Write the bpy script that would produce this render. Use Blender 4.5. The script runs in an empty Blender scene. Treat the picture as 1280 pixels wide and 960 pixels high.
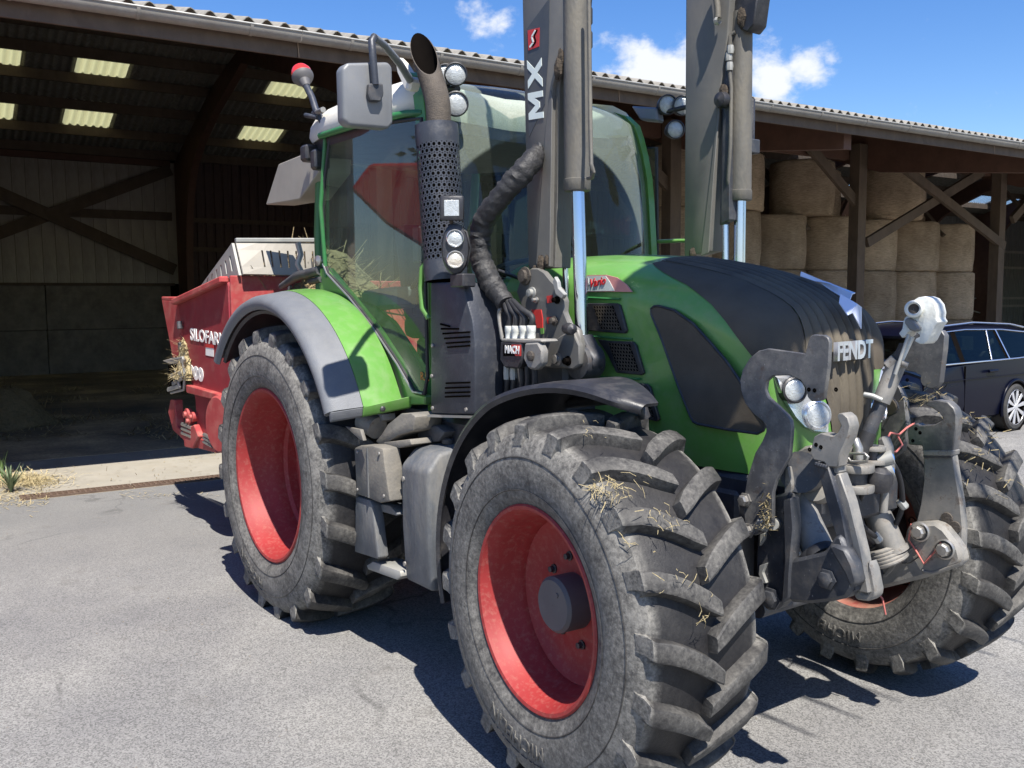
import bpy, bmesh, math, random
from mathutils import Vector, Matrix, noise as mnoise
random.seed(7)
SC = bpy.context.scene
COL = SC.collection
RAD = math.radians

# ------------------------------------------------------------------ camera
CAM_LOC = Vector((5.1613, -3.1585, 1.8387))
CAM_R = Vector((0.58644773, 0.80995706, -0.00697262))
CAM_D = Vector((0.06929476, -0.05874576, -0.99586504))
CAM_F = Vector((-0.80701753, 0.58353962, -0.0905771))
FPX = 1155.5
cam = bpy.data.cameras.new('camera')
cam.sensor_width = 36.0
cam.lens = FPX / 1280 * 36
cam.clip_start = 0.05
cam.clip_end = 3000
camo = bpy.data.objects.new('camera', cam)
COL.objects.link(camo)
_u = -CAM_D
camo.matrix_world = Matrix(((CAM_R.x, _u.x, -CAM_F.x, CAM_LOC.x), (CAM_R.y, _u.y, -CAM_F.y, CAM_LOC.y),
                            (CAM_R.z, _u.z, -CAM_F.z, CAM_LOC.z), (0, 0, 0, 1)))
SC.camera = camo

# ------------------------------------------------------------------ world, sun, exposure
SUN_TO = Vector((0.57, -0.18, 1.0)).normalized()
SUN_EL = math.asin(SUN_TO.z)
SUN_AZ = math.atan2(SUN_TO.x, SUN_TO.y)          # clockwise from +Y
world = bpy.data.worlds.new('World')
SC.world = world
world.use_nodes = True
wn = world.node_tree.nodes; wl = world.node_tree.links
wn.clear()
w_out = wn.new('ShaderNodeOutputWorld')
w_bg = wn.new('ShaderNodeBackground'); w_bg.inputs['Strength'].default_value = 0.085
sky = wn.new('ShaderNodeTexSky'); sky.sky_type = 'NISHITA'; sky.sun_disc = False
sky.sun_elevation = SUN_EL; sky.sun_rotation = SUN_AZ
sky.air_density = 1.0; sky.dust_density = 0.25; sky.ozone_density = 2.2
hs = wn.new('ShaderNodeHueSaturation'); hs.inputs['Saturation'].default_value = 1.33; hs.inputs['Hue'].default_value = 0.512
wl.new(sky.outputs['Color'], hs.inputs['Color'])
tc = wn.new('ShaderNodeTexCoord')
sep = wn.new('ShaderNodeSeparateXYZ'); wl.new(tc.outputs['Generated'], sep.inputs[0])
def wmath(op, a, b=None, clamp=False):
    n = wn.new('ShaderNodeMath'); n.operation = op; n.use_clamp = clamp
    for i, q in enumerate((a, b)):
        if q is None: continue
        if isinstance(q, (int, float)): n.inputs[i].default_value = q
        else: wl.new(q, n.inputs[i])
    return n.outputs[0]
# small fair weather cumulus: noise on the dome, gathered round a few centres
nz = wn.new('ShaderNodeTexNoise'); nz.inputs['Scale'].default_value = 17; nz.inputs['Detail'].default_value = 9; nz.inputs['Roughness'].default_value = 0.60
nmp = wn.new('ShaderNodeMapping'); nmp.inputs['Scale'].default_value = (1, 1, 1.5); wl.new(tc.outputs['Generated'], nmp.inputs[0]); wl.new(nmp.outputs[0], nz.inputs['Vector'])
def cdir(u, v):
    d = CAM_R * ((u - 640) / FPX) + CAM_D * ((v - 480) / FPX) + CAM_F
    return d.normalized()
blob = None
for u, v, rad, amp in ((800, 98, 0.075, 1.0), (755, 105, 0.05, .9), (850, 100, 0.07, 1.0), (905, 112, 0.08, 1.0), (960, 100, 0.075, 1.0), (1010, 82, 0.055, 1.0), (1040, 76, 0.035, 0.9), (630, 30, 0.035, 0.75),
                       (598, 3, 0.05, 0.66), (860, -10, 0.05, 0.5), (510, 18, 0.04, 0.42), (700, -250, 0.22, 1.0), (1500, 60, 0.14, 1.0), (-500, 60, 0.2, 1.0), (1900, -300, 0.3, 1.0)):
    d = cdir(u, v)
    dn = wn.new('ShaderNodeVectorMath'); dn.operation = 'DISTANCE'; dn.inputs[1].default_value = d
    nrm = wn.new('ShaderNodeVectorMath'); nrm.operation = 'NORMALIZE'; wl.new(tc.outputs['Generated'], nrm.inputs[0])
    wl.new(nrm.outputs[0], dn.inputs[0])
    q = wmath('MULTIPLY', wmath('SUBTRACT', 1.0, wmath('DIVIDE', dn.outputs['Value'], rad), True), amp)
    blob = q if blob is None else wmath('MAXIMUM', blob, q)
cl = wmath('ADD', wmath('MULTIPLY', blob, 0.60), wmath('MULTIPLY', wmath('SUBTRACT', nz.outputs['Fac'], 0.5), 1.35))
cr = wn.new('ShaderNodeMapRange'); cr.interpolation_type = 'SMOOTHSTEP'
cr.inputs['From Min'].default_value = 0.22; cr.inputs['From Max'].default_value = 0.58
wl.new(cl, cr.inputs['Value'])
cmix = wn.new('ShaderNodeMix'); cmix.data_type = 'RGBA'
cmix.inputs['B'].default_value = (5.4, 5.6, 6.0, 1)
wl.new(cr.outputs[0], cmix.inputs['Factor']); wl.new(hs.outputs[0], cmix.inputs['A'])
wl.new(cmix.outputs['Result'], w_bg.inputs['Color']); wl.new(w_bg.outputs[0], w_out.inputs[0])

sun = bpy.data.lights.new('sun', 'SUN'); sun.energy = 4.6; sun.angle = RAD(0.53); sun.color = (1.0, 0.95, 0.87)
suno = bpy.data.objects.new('sun', sun); COL.objects.link(suno)
suno.rotation_euler = SUN_TO.to_track_quat('Z', 'Y').to_euler()
suno.location = (0, 0, 30)
SC.view_settings.view_transform = 'Standard'; SC.view_settings.look = 'None'
SC.view_settings.exposure = 1.08; SC.view_settings.gamma = 1.0

# ------------------------------------------------------------------ points measured on known planes of the place
def _ray(u, v): return CAM_R * ((u - 640) / FPX) + CAM_D * ((v - 480) / FPX) + CAM_F
def PX(u, v, x): d = _ray(u, v); return CAM_LOC + d * ((x - CAM_LOC.x) / d.x)
def PY(u, v, y): d = _ray(u, v); return CAM_LOC + d * ((y - CAM_LOC.y) / d.y)
def PZ(u, v, z): d = _ray(u, v); return CAM_LOC + d * ((z - CAM_LOC.z) / d.z)

# ------------------------------------------------------------------ object helpers
WLOC = {}
def thing(name, loc, label, cat, group=None, kind=None):
    o = bpy.data.objects.new(name, None); COL.objects.link(o)
    o.location = loc; o.empty_display_size = 0.2
    WLOC[o.name] = Vector(loc)
    o['label'] = label; o['category'] = cat
    if group: o['group'] = group
    if kind: o['kind'] = kind
    return o
def tag(o, label=None, cat=None, group=None, kind=None):
    if label: o['label'] = label
    if cat: o['category'] = cat
    if group: o['group'] = group
    if kind: o['kind'] = kind
    return o
def link_mesh(name, me, parent=None, loc=(0, 0, 0), rot=None):
    o = bpy.data.objects.new(name, me); COL.objects.link(o)
    if parent: o.parent = parent; o.location = Vector(loc) - WLOC[parent.name]
    else: o.location = loc
    if rot: o.rotation_euler = rot
    WLOC[o.name] = Vector(loc)
    return o
def copy_tree(o, parent=None):
    c = o.copy(); COL.objects.link(c); c.parent = parent
    for ch in o.children: copy_tree(ch, c)
    return c

def frame(d, up=None):
    d = d.normalized()
    up = Vector((0, 0, 1)) if up is None else up
    if abs(d.dot(up)) > 0.98: up = Vector((1, 0, 0)) if abs(d.x) < 0.9 else Vector((0, 1, 0))
    a = up.cross(d).normalized(); b = d.cross(a).normalized()
    return a, b
class MB:
    def __init__(s): s.v = []; s.f = []; s.m = []
    def add(s, vs, fs, mi=0):
        o = len(s.v); s.v += [tuple(q) for q in vs]
        for q in fs: s.f.append([i + o for i in q]); s.m.append(mi)
    def box(s, x0, x1, y0, y1, z0, z1, mi=0):
        s.add([(x0, y0, z0), (x1, y0, z0), (x1, y1, z0), (x0, y1, z0), (x0, y0, z1), (x1, y0, z1), (x1, y1, z1), (x0, y1, z1)],
              [(0, 3, 2, 1), (4, 5, 6, 7), (0, 1, 5, 4), (1, 2, 6, 5), (2, 3, 7, 6), (3, 0, 4, 7)], mi)
        return s
    def obox(s, c, a, b, d, mi=0):
        c = Vector(c); a = Vector(a); b = Vector(b); d = Vector(d)
        vs = [c - a - b - d, c + a - b - d, c + a + b - d, c - a + b - d, c - a - b + d, c + a - b + d, c + a + b + d, c - a + b + d]
        s.add(vs, [(0, 3, 2, 1), (4, 5, 6, 7), (0, 1, 5, 4), (1, 2, 6, 5), (2, 3, 7, 6), (3, 0, 4, 7)], mi)
        return s
    def beam(s, p0, p1, w, h, up=None, mi=0):
        p0 = Vector(p0); p1 = Vector(p1); a, b = frame(p1 - p0, up)
        s.obox((p0 + p1) / 2, a * (w / 2), b * (h / 2), (p1 - p0) / 2, mi); return s
    def prism(s, pts, off, mi=0):
        pts = [Vector(p) for p in pts]; off = Vector(off); n = len(pts)
        # orient so that the first cap faces away from the offset
        nn = Vector((0, 0, 0))
        for i in range(n): nn += pts[i].cross(pts[(i + 1) % n])
        if nn.dot(off) > 0: pts.reverse()
        s.add(pts + [p + off for p in pts], [tuple(range(n)), tuple(range(2 * n - 1, n - 1, -1))] +
              [(i, n + i, n + (i + 1) % n, (i + 1) % n) for i in range(n)], mi); return s
    def poly(s, pts, mi=0): s.add(pts, [tuple(range(len(pts)))], mi); return s
    def tube(s, pts, r, n=10, cap=True, mi=0):
        pts = [Vector(p) for p in pts]; k = len(pts)
        rs = r if isinstance(r, (list, tuple)) else [r] * k
        vs = []; a = None
        for i in range(k):
            d = (pts[min(i + 1, k - 1)] - pts[max(i - 1, 0)]).normalized()
            if a is None: a, b = frame(d)
            else:
                a = (a - d * a.dot(d)).normalized(); b = d.cross(a)
            for j in range(n):
                t = 2 * math.pi * j / n
                vs.append(pts[i] + a * (rs[i] * math.cos(t)) + b * (rs[i] * math.sin(t)))
        fs = [(i * n + j, i * n + (j + 1) % n, (i + 1) * n + (j + 1) % n, (i + 1) * n + j) for i in range(k - 1) for j in range(n)]
        if cap: fs += [tuple(range(n - 1, -1, -1)), tuple(range((k - 1) * n, k * n))]
        s.add(vs, fs, mi); return s
    def cyl(s, p0, p1, r, n=16, r2=None, mi=0): return s.tube([p0, p1], [r, r if r2 is None else r2], n, True, mi)
    def lathe(s, prof, cen, axis, n=48, a0=0.0, a1=None, mi=0, ref=None):
        cen = Vector(cen); axis = Vector(axis).normalized(); a, b = frame(axis, ref)
        full = a1 is None; m = n if full else n + 1; a1 = 2 * math.pi if full else a1
        vs = []
        for i in range(m):
            t = a0 + (a1 - a0) * i / n
            for r, h in prof: vs.append(cen + axis * h + a * (r * math.cos(t)) + b * (r * math.sin(t)))
        k = len(prof)
        fs = [(i * k + j, ((i + 1) % m) * k + j, ((i + 1) % m) * k + j + 1, i * k + j + 1) for i in range(n) for j in range(k - 1)]
        s.add(vs, fs, mi); return s
    def loft(s, rings, closed=True, caps=False, mi=0):
        n = len(rings[0]); vs = [p for r in rings for p in r]
        fs = []
        for i in range(len(rings) - 1):
            for j in range(n if closed else n - 1):
                fs.append((i * n + j, i * n + (j + 1) % n, (i + 1) * n + (j + 1) % n, (i + 1) * n + j))
        if caps: fs += [tuple(range(n - 1, -1, -1)), tuple(range((len(rings) - 1) * n, len(rings) * n))]
        s.add(vs, fs, mi); return s
    def build(s, name, mats, parent=None, bevel=0.0, smooth=30, seg=1, origin=None, thick=0.0, weld=True, fixn=False):
        if not isinstance(mats, (list, tuple)): mats = [mats]
        vs = [Vector(q) for q in s.v]
        if origin is None:
            lo = Vector((min(q.x for q in vs), min(q.y for q in vs), min(q.z for q in vs)))
            hi = Vector((max(q.x for q in vs), max(q.y for q in vs), max(q.z for q in vs)))
            origin = (lo + hi) / 2
        origin = Vector(origin)
        me = bpy.data.meshes.new(name)
        me.from_pydata([tuple(q - origin) for q in vs], [], s.f)
        for m in mats: me.materials.append(m)
        for p, mi in zip(me.polygons, s.m): p.material_index = mi
        bm = bmesh.new(); bm.from_mesh(me)
        if weld: bmesh.ops.remove_doubles(bm, verts=bm.verts, dist=1e-5)
        if fixn or thick: bmesh.ops.recalc_face_normals(bm, faces=bm.faces)
        if thick: bmesh.ops.solidify(bm, geom=bm.faces[:], thickness=thick)
        if bevel:
            es = [e for e in bm.edges if len(e.link_faces) == 2 and e.calc_face_angle(0) > 0.5]
            bmesh.ops.bevel(bm, geom=es, offset=bevel, segments=seg, affect='EDGES', profile=0.5, clamp_overlap=True)
        bm.to_mesh(me); bm.free()
        if smooth:
            for p in me.polygons: p.use_smooth = True
            me.set_sharp_from_angle(angle=RAD(smooth))
        return link_mesh(name, me, parent, origin)

# ------------------------------------------------------------------ material helpers
def newmat(name):
    m = bpy.data.materials.new(name); m.use_nodes = True
    nt = m.node_tree; nt.nodes.clear()
    return m, nt.nodes, nt.links
def ramp(N, stops):
    r = N.new('ShaderNodeValToRGB'); e = r.color_ramp.elements
    while len(e) < len(stops): e.new(0.5)
    for q, (p, c) in zip(e, stops): q.position = p; q.color = (*c, 1) if len(c) == 3 else c
    return r
def col(c): return (*c, 1)
def surf(name, c, rough=0.5, metal=0.0, var=0.15, vscale=6.0, dirt=0.0, dirtc=(0.30, 0.26, 0.20), dscale=9.0, dlo=0.45, dhi=0.7,
         bump=0.0, bscale=80.0, up=0.0, coat=0.0, stretch=None, spec=0.5, rust=0.0):
    """painted, plastic or bare surface with uneven colour, clinging dust and fine relief"""
    m, N, L = newmat(name)
    out = N.new('ShaderNodeOutputMaterial'); b = N.new('ShaderNodeBsdfPrincipled'); L.new(b.outputs[0], out.inputs[0])
    t = N.new('ShaderNodeTexCoord'); vec = t.outputs['Object']
    if stretch:
        mp = N.new('ShaderNodeMapping'); mp.inputs['Scale'].default_value = stretch; L.new(vec, mp.inputs[0]); vec = mp.outputs[0]
    n1 = N.new('ShaderNodeTexNoise'); n1.inputs['Scale'].default_value = vscale; n1.inputs['Detail'].default_value = 6; n1.inputs['Roughness'].default_value = 0.6
    L.new(vec, n1.inputs['Vector'])
    r1 = ramp(N, [(0.25, tuple(q * (1 - var) for q in c)), (0.75, tuple(min(1, q * (1 + var)) for q in c))]); L.new(n1.outputs['Fac'], r1.inputs[0])
    cur = r1.outputs[0]; b.inputs['Roughness'].default_value = rough
    if dirt > 0:
        n2 = N.new('ShaderNodeTexNoise'); n2.inputs['Scale'].default_value = dscale; n2.inputs['Detail'].default_value = 9; n2.inputs['Roughness'].default_value = 0.7
        L.new(vec, n2.inputs['Vector'])
        mr = N.new('ShaderNodeMapRange'); mr.inputs['From Min'].default_value = dlo; mr.inputs['From Max'].default_value = dhi; mr.inputs['To Max'].default_value = dirt
        L.new(n2.outputs['Fac'], mr.inputs['Value']); f = mr.outputs[0]
        if up > 0:
            g = N.new('ShaderNodeNewGeometry'); s = N.new('ShaderNodeSeparateXYZ'); L.new(g.outputs['Normal'], s.inputs[0])
            ma = N.new('ShaderNodeMath'); ma.operation = 'MULTIPLY_ADD'; ma.use_clamp = True; ma.inputs[1].default_value = up
            L.new(s.outputs['Z'], ma.inputs[0]); L.new(f, ma.inputs[2]); f = ma.outputs[0]
        mx = N.new('ShaderNodeMix'); mx.data_type = 'RGBA'; mx.inputs['B'].default_value = col(dirtc)
        L.new(f, mx.inputs['Factor']); L.new(cur, mx.inputs['A']); cur = mx.outputs['Result']
        mrr = N.new('ShaderNodeMapRange'); mrr.inputs['To Min'].default_value = rough; mrr.inputs['To Max'].default_value = 0.9
        L.new(f, mrr.inputs['Value']); L.new(mrr.outputs[0], b.inputs['Roughness'])
    if rust > 0:                                       # rusty patches and small chips down to pale bare metal
        for sc_, lo_, hi_, am_, cc_ in ((17, 0.57, 0.66, rust, (0.085, 0.048, 0.028, 1)), (75, 0.64, 0.69, 0.75, (0.34, 0.33, 0.31, 1))):
            n4 = N.new('ShaderNodeTexNoise'); n4.inputs['Scale'].default_value = sc_; n4.inputs['Detail'].default_value = 8; n4.inputs['Roughness'].default_value = 0.7; L.new(t.outputs['Object'], n4.inputs['Vector'])
            m5 = N.new('ShaderNodeMapRange'); m5.inputs['From Min'].default_value = lo_; m5.inputs['From Max'].default_value = hi_; m5.inputs['To Max'].default_value = am_; L.new(n4.outputs['Fac'], m5.inputs['Value'])
            x5 = N.new('ShaderNodeMix'); x5.data_type = 'RGBA'; x5.inputs['B'].default_value = cc_; L.new(m5.outputs[0], x5.inputs['Factor']); L.new(cur, x5.inputs['A']); cur = x5.outputs['Result']
    L.new(cur, b.inputs['Base Color'])
    b.inputs['Metallic'].default_value = metal; b.inputs['Specular IOR Level'].default_value = spec
    if coat: b.inputs['Coat Weight'].default_value = coat; b.inputs['Coat Roughness'].default_value = 0.08
    if bump:
        n3 = N.new('ShaderNodeTexNoise'); n3.inputs['Scale'].default_value = bscale; n3.inputs['Detail'].default_value = 4; L.new(vec, n3.inputs['Vector'])
        bp = N.new('ShaderNodeBump'); bp.inputs['Strength'].default_value = bump; bp.inputs['Distance'].default_value = 0.01
        L.new(n3.outputs['Fac'], bp.inputs['Height']); L.new(bp.outputs[0], b.inputs['Normal'])
    return m
# ------------------------------------------------------------------ materials
M = {}
DUST = (0.34, 0.30, 0.24)
M['green'] = surf('green_paint', (0.108, 0.265, 0.052), 0.33, 0, 0.10, 5, 0.36, (0.25, 0.28, 0.18), 14, 0.45, 0.8, 0, coat=0.35)
M['green_dark'] = surf('green_panel', (0.030, 0.15, 0.045), 0.36, 0, 0.10, 5, 0.25, (0.20, 0.23, 0.15), 12, 0.5, 0.8)
M['red'] = surf('red_rim_paint', (0.26, 0.020, 0.019), 0.6, 0, 0.12, 5, 0.5, (0.34, 0.16, 0.12), 42, 0.50, 0.74)
M['red_feeder'] = surf('faded_red_paint', (0.24, 0.022, 0.03), 0.5, 0, 0.16, 4, 0.45, (0.30, 0.13, 0.10), 7, 0.5, 0.8)
M['red_bright'] = surf('dusty_sunlit_red_paint', (0.34, 0.045, 0.045), 0.55, 0, 0.18, 5, 0.5, (0.42, 0.23, 0.17), 9, 0.45, 0.75)  # lighter copy of the feeder red: dust, and sunlight put into lit panels
M['grey_plastic'] = surf('grey_plastic', (0.125, 0.132, 0.145), 0.55, 0, 0.10, 10, 0.3, (0.22, 0.215, 0.20), 18, 0.45, 0.8, 0.25, 260)
M['grey_tank'] = surf('scuffed_grey_plastic', (0.085, 0.093, 0.105), 0.5, 0, 0.25, 9, 0.6, (0.26, 0.235, 0.19), 6, 0.42, 0.75, 0.3, 60, stretch=(1, 1, 0.35))
M['grey_dusty'] = surf('dust_covered_panel', (0.125, 0.118, 0.106), 0.65, 0, 0.2, 6, 0.6, (0.26, 0.23, 0.18), 7, 0.4, 0.7, 0.2, 70)
M['black_plastic'] = surf('black_plastic', (0.022, 0.022, 0.026), 0.42, 0, 0.2, 8, 0.35, (0.17, 0.155, 0.135), 12, 0.48, 0.8, 0.12, 120)
M['dark_navy'] = surf('dark_shield_steel', (0.040, 0.044, 0.056), 0.45, 0.2, 0.2, 8, 0.28, (0.2, 0.19, 0.17), 16, 0.52, 0.8, 0.1, 90)
M['mesh_dark'] = surf('dark_grille_skin', (0.080, 0.066, 0.050), 0.7, 0, 0.18, 6, 0.5, (0.12, 0.105, 0.08), 5, 0.38, 0.75, 0.2, 330, spec=0.22)
M['rib_dark'] = surf('dusty_grille_ribs', (0.070, 0.060, 0.048), 0.7, 0, 0.2, 6, 0.7, (0.17, 0.145, 0.105), 4, 0.40, 0.75, 0.12, 200, stretch=(1, 1, 0.4), spec=0.22)
M['hook_grey'] = surf('weathered_grey_steel', (0.098, 0.098, 0.102), 0.45, 0.3, 0.2, 9, 0.55, (0.33, 0.31, 0.27), 12, 0.46, 0.74, 0.07, 260, rust=0.55)
M['link_grey'] = surf('worn_grey_casting', (0.19, 0.185, 0.175), 0.55, 0.25, 0.2, 9, 0.6, (0.40, 0.36, 0.30), 8, 0.42, 0.72, 0.08, 220, rust=0.6)
M['link_dark'] = surf('dark_painted_steel', (0.045, 0.048, 0.056), 0.5, 0.2, 0.2, 9, 0.4, (0.22, 0.20, 0.17), 11, 0.46, 0.75, 0.07, 220, rust=0.35)
M['loader'] = surf('loader_grey_paint', (0.135, 0.130, 0.120), 0.48, 0.1, 0.08, 3, 0.35, (0.26, 0.235, 0.19), 5, 0.45, 0.8)
M['cyl_dusty'] = surf('dusty_cylinder_paint', (0.108, 0.102, 0.090), 0.6, 0.1, 0.28, 7, 0.6, (0.185, 0.162, 0.12), 9, 0.42, 0.7, 0.2, 90, stretch=(1, 1, 0.4))
M['chrome'] = surf('chrome_rod', (0.55, 0.57, 0.66), 0.16, 1.0, 0.03, 5)
M['steel'] = surf('bare_steel', (0.42, 0.40, 0.37), 0.4, 0.8, 0.2, 9, 0.3, (0.3, 0.24, 0.17), 12, 0.5, 0.8)
M['zinc'] = surf('galvanised_steel', (0.34, 0.34, 0.32), 0.5, 0.4, 0.15, 9, 0.35, (0.42, 0.37, 0.28), 7, 0.48, 0.75)
M['rust'] = surf('rusty_exhaust_steel', (0.072, 0.061, 0.052), 0.75, 0.3, 0.25, 14, 0.5, (0.15, 0.125, 0.10), 22, 0.42, 0.7, 0.4, 160)
M['soot_shade_black'] = surf('soot_shade_black', (0.005, 0.004, 0.0035), 0.95, 0, 0.2, 9, spec=0.02)  # soot, black trim, and shade painted into vents, slots, holes and wheel wells
M['cream'] = surf('cream_painted_metal', (0.29, 0.268, 0.23), 0.5, 0, 0.1, 6, 0.3, (0.40, 0.34, 0.26), 9, 0.5, 0.8)
M['roof_white'] = surf('off_white_cab_roof', (0.66, 0.63, 0.56), 0.45, 0, 0.08, 6, 0.5, (0.42, 0.37, 0.28), 12, 0.48, 0.75)
M['mirror_back'] = surf('silver_grey_mirror_shell', (0.165, 0.17, 0.178), 0.42, 0.1, 0.08, 10, 0.4, (0.2, 0.195, 0.175), 16, 0.5, 0.8, 0.08, 200)
M['rubber_black'] = surf('black_rubber', (0.02, 0.02, 0.022), 0.6, 0, 0.2, 10, 0.3, (0.14, 0.13, 0.11), 12, 0.5, 0.8)
M['hose_cloth'] = surf('black_nylon_sleeve', (0.020, 0.0195, 0.021), 0.62, 0, 0.3, 14, 0.5, (0.12, 0.11, 0.095), 10, 0.5, 0.75, 0.5, 60)
M['hub'] = surf('dark_grey_hub', (0.085, 0.082, 0.086), 0.6, 0, 0.12, 8, 0.2, (0.17, 0.15, 0.13), 9)
M['white_paint'] = surf('chipped_white_paint', (0.66, 0.67, 0.62), 0.5, 0.0, 0.08, 8, 0.55, (0.40, 0.36, 0.28), 16, 0.5, 0.68, 0.15, 60)
M['lens'] = surf('lamp_lens', (0.46, 0.48, 0.48), 0.22, 0.25, 0.25, 60, 0, bump=0.35, bscale=160)
M['lens_warm'] = surf('dusty_lamp_lens', (0.66, 0.60, 0.50), 0.2, 0.4, 0.2, 30, 0, bump=0.25, bscale=120)
M['reflector'] = surf('silver_reflector', (0.70, 0.71, 0.72), 0.22, 0.75, 0.08, 12, 0.3, (0.4, 0.36, 0.3), 14, 0.5, 0.8)
M['badge'] = surf('silver_badge', (0.62, 0.62, 0.63), 0.3, 0.7, 0.05, 9)
M['text_white'] = surf('white_lettering', (0.74, 0.72, 0.68), 0.6, 0, 0.12, 20, 0.35, (0.4, 0.25, 0.2), 30, 0.5, 0.75)
M['text_grey'] = surf('grey_lettering', (0.30, 0.30, 0.30), 0.6, 0, 0.05, 20)
M['text_red'] = surf('red_lettering', (0.50, 0.02, 0.025), 0.5, 0, 0.05, 20)
M['decal_dark'] = surf('dark_grey_decal', (0.055, 0.060, 0.066), 0.45, 0, 0.06, 6, 0.15, (0.2, 0.19, 0.16), 9)
M['decal_mint'] = surf('pale_decal_lettering', (0.64, 0.70, 0.66), 0.5, 0, 0.05, 9)
M['decal_red'] = surf('red_decal', (0.50, 0.035, 0.03), 0.45, 0, 0.06, 9)
M['decal_pink'] = surf('faded_pink_decal', (0.52, 0.22, 0.20), 0.5, 0, 0.1, 12)
M['decal_silver'] = surf('pale_grey_decal', (0.50, 0.54, 0.50), 0.5, 0, 0.08, 12)
M['red_light'] = surf('red_beacon_lens', (0.55, 0.03, 0.02), 0.25, 0, 0.1, 9, coat=0.5)
M['seat'] = surf('dark_seat_fabric', (0.040, 0.042, 0.050), 0.85, 0, 0.2, 20)
M['interior'] = surf('grey_cab_interior', (0.12, 0.125, 0.13), 0.7, 0, 0.15, 6)
M['orange_red'] = surf('red_sheet_metal', (0.50, 0.03, 0.035), 0.5, 0, 0.1, 5)
M['wood'] = surf('weathered_timber', (0.095, 0.066, 0.045), 0.8, 0, 0.28, 5, 0.4, (0.145, 0.11, 0.08), 9, 0.45, 0.75, 0.3, 40, stretch=(1, 1, 0.5))
M['glulam'] = surf('red_brown_glulam', (0.105, 0.050, 0.032), 0.75, 0, 0.25, 4, 0.3, (0.14, 0.08, 0.055), 9, 0.45, 0.75, 0.2, 40)
M['board'] = surf('grey_boarding', (0.36, 0.32, 0.275), 0.85, 0, 0.3, 4, 0.4, (0.17, 0.145, 0.12), 7, 0.45, 0.75, 0.3, 60, stretch=(1, 1, 0.25))
M['board_red'] = surf('brown_metal_cladding', (0.060, 0.030, 0.024), 0.6, 0, 0.2, 4, 0.3, (0.09, 0.06, 0.05), 7)
M['clad'] = surf('grey_metal_cladding', (0.20, 0.195, 0.180), 0.55, 0.1, 0.15, 3, 0.3, (0.16, 0.14, 0.115), 6)
M['concrete'] = surf('stained_concrete', (0.215, 0.188, 0.155), 0.9, 0, 0.22, 3, 0.6, (0.09, 0.075, 0.06), 2.2, 0.42, 0.65, 0.3, 60)
M['fibre'] = surf('fibre_cement_sheet', (0.25, 0.235, 0.205), 0.9, 0, 0.2, 6, 0.6, (0.12, 0.11, 0.09), 9, 0.42, 0.7, 0.3, 60)
M['gutter'] = surf('weathered_zinc_gutter', (0.25, 0.235, 0.205), 0.6, 0.15, 0.15, 3, 0.55, (0.17, 0.14, 0.11), 5, 0.42, 0.7, 0.1, 60)
M['cast'] = surf('rusty_cast_iron', (0.115, 0.075, 0.055), 0.8, 0.3, 0.25, 12, 0.4, (0.2, 0.15, 0.11), 14, 0.45, 0.7, 0.3, 90)
M['car_blue'] = surf('dark_blue_car_paint', (0.002, 0.0028, 0.010), 0.3, 0.0, 0.05, 3, spec=0.14)
M['car_trim'] = surf('car_chrome_trim', (0.72, 0.73, 0.76), 0.15, 0.9, 0.03, 5)
M['alloy'] = surf('silver_alloy', (0.66, 0.66, 0.68), 0.3, 0.6, 0.05, 9)
M['tyre_plain'] = surf('car_tyre_rubber', (0.028, 0.027, 0.026), 0.75, 0, 0.2, 9, 0.3, (0.1, 0.09, 0.08), 12)
M['plastic_film'] = surf('bluish_plastic_sheet', (0.60, 0.66, 0.82), 0.35, 0, 0.06, 5, 0.15, (0.5, 0.5, 0.5), 12, coat=0.3)
M['blue_plug'] = surf('blue_coupling_cap', (0.05, 0.16, 0.42), 0.4)
M['cable_red'] = surf('faded_red_cord', (0.45, 0.13, 0.11), 0.7)
M['orange_text'] = surf('orange_lettering', (0.50, 0.15, 0.03), 0.6)
M['brown_pile'] = surf('brown_fodder', (0.14, 0.105, 0.065), 0.95, 0, 0.4, 12, 0.5, (0.26, 0.2, 0.11), 22, 0.42, 0.65, 0.8, 60)

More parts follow.
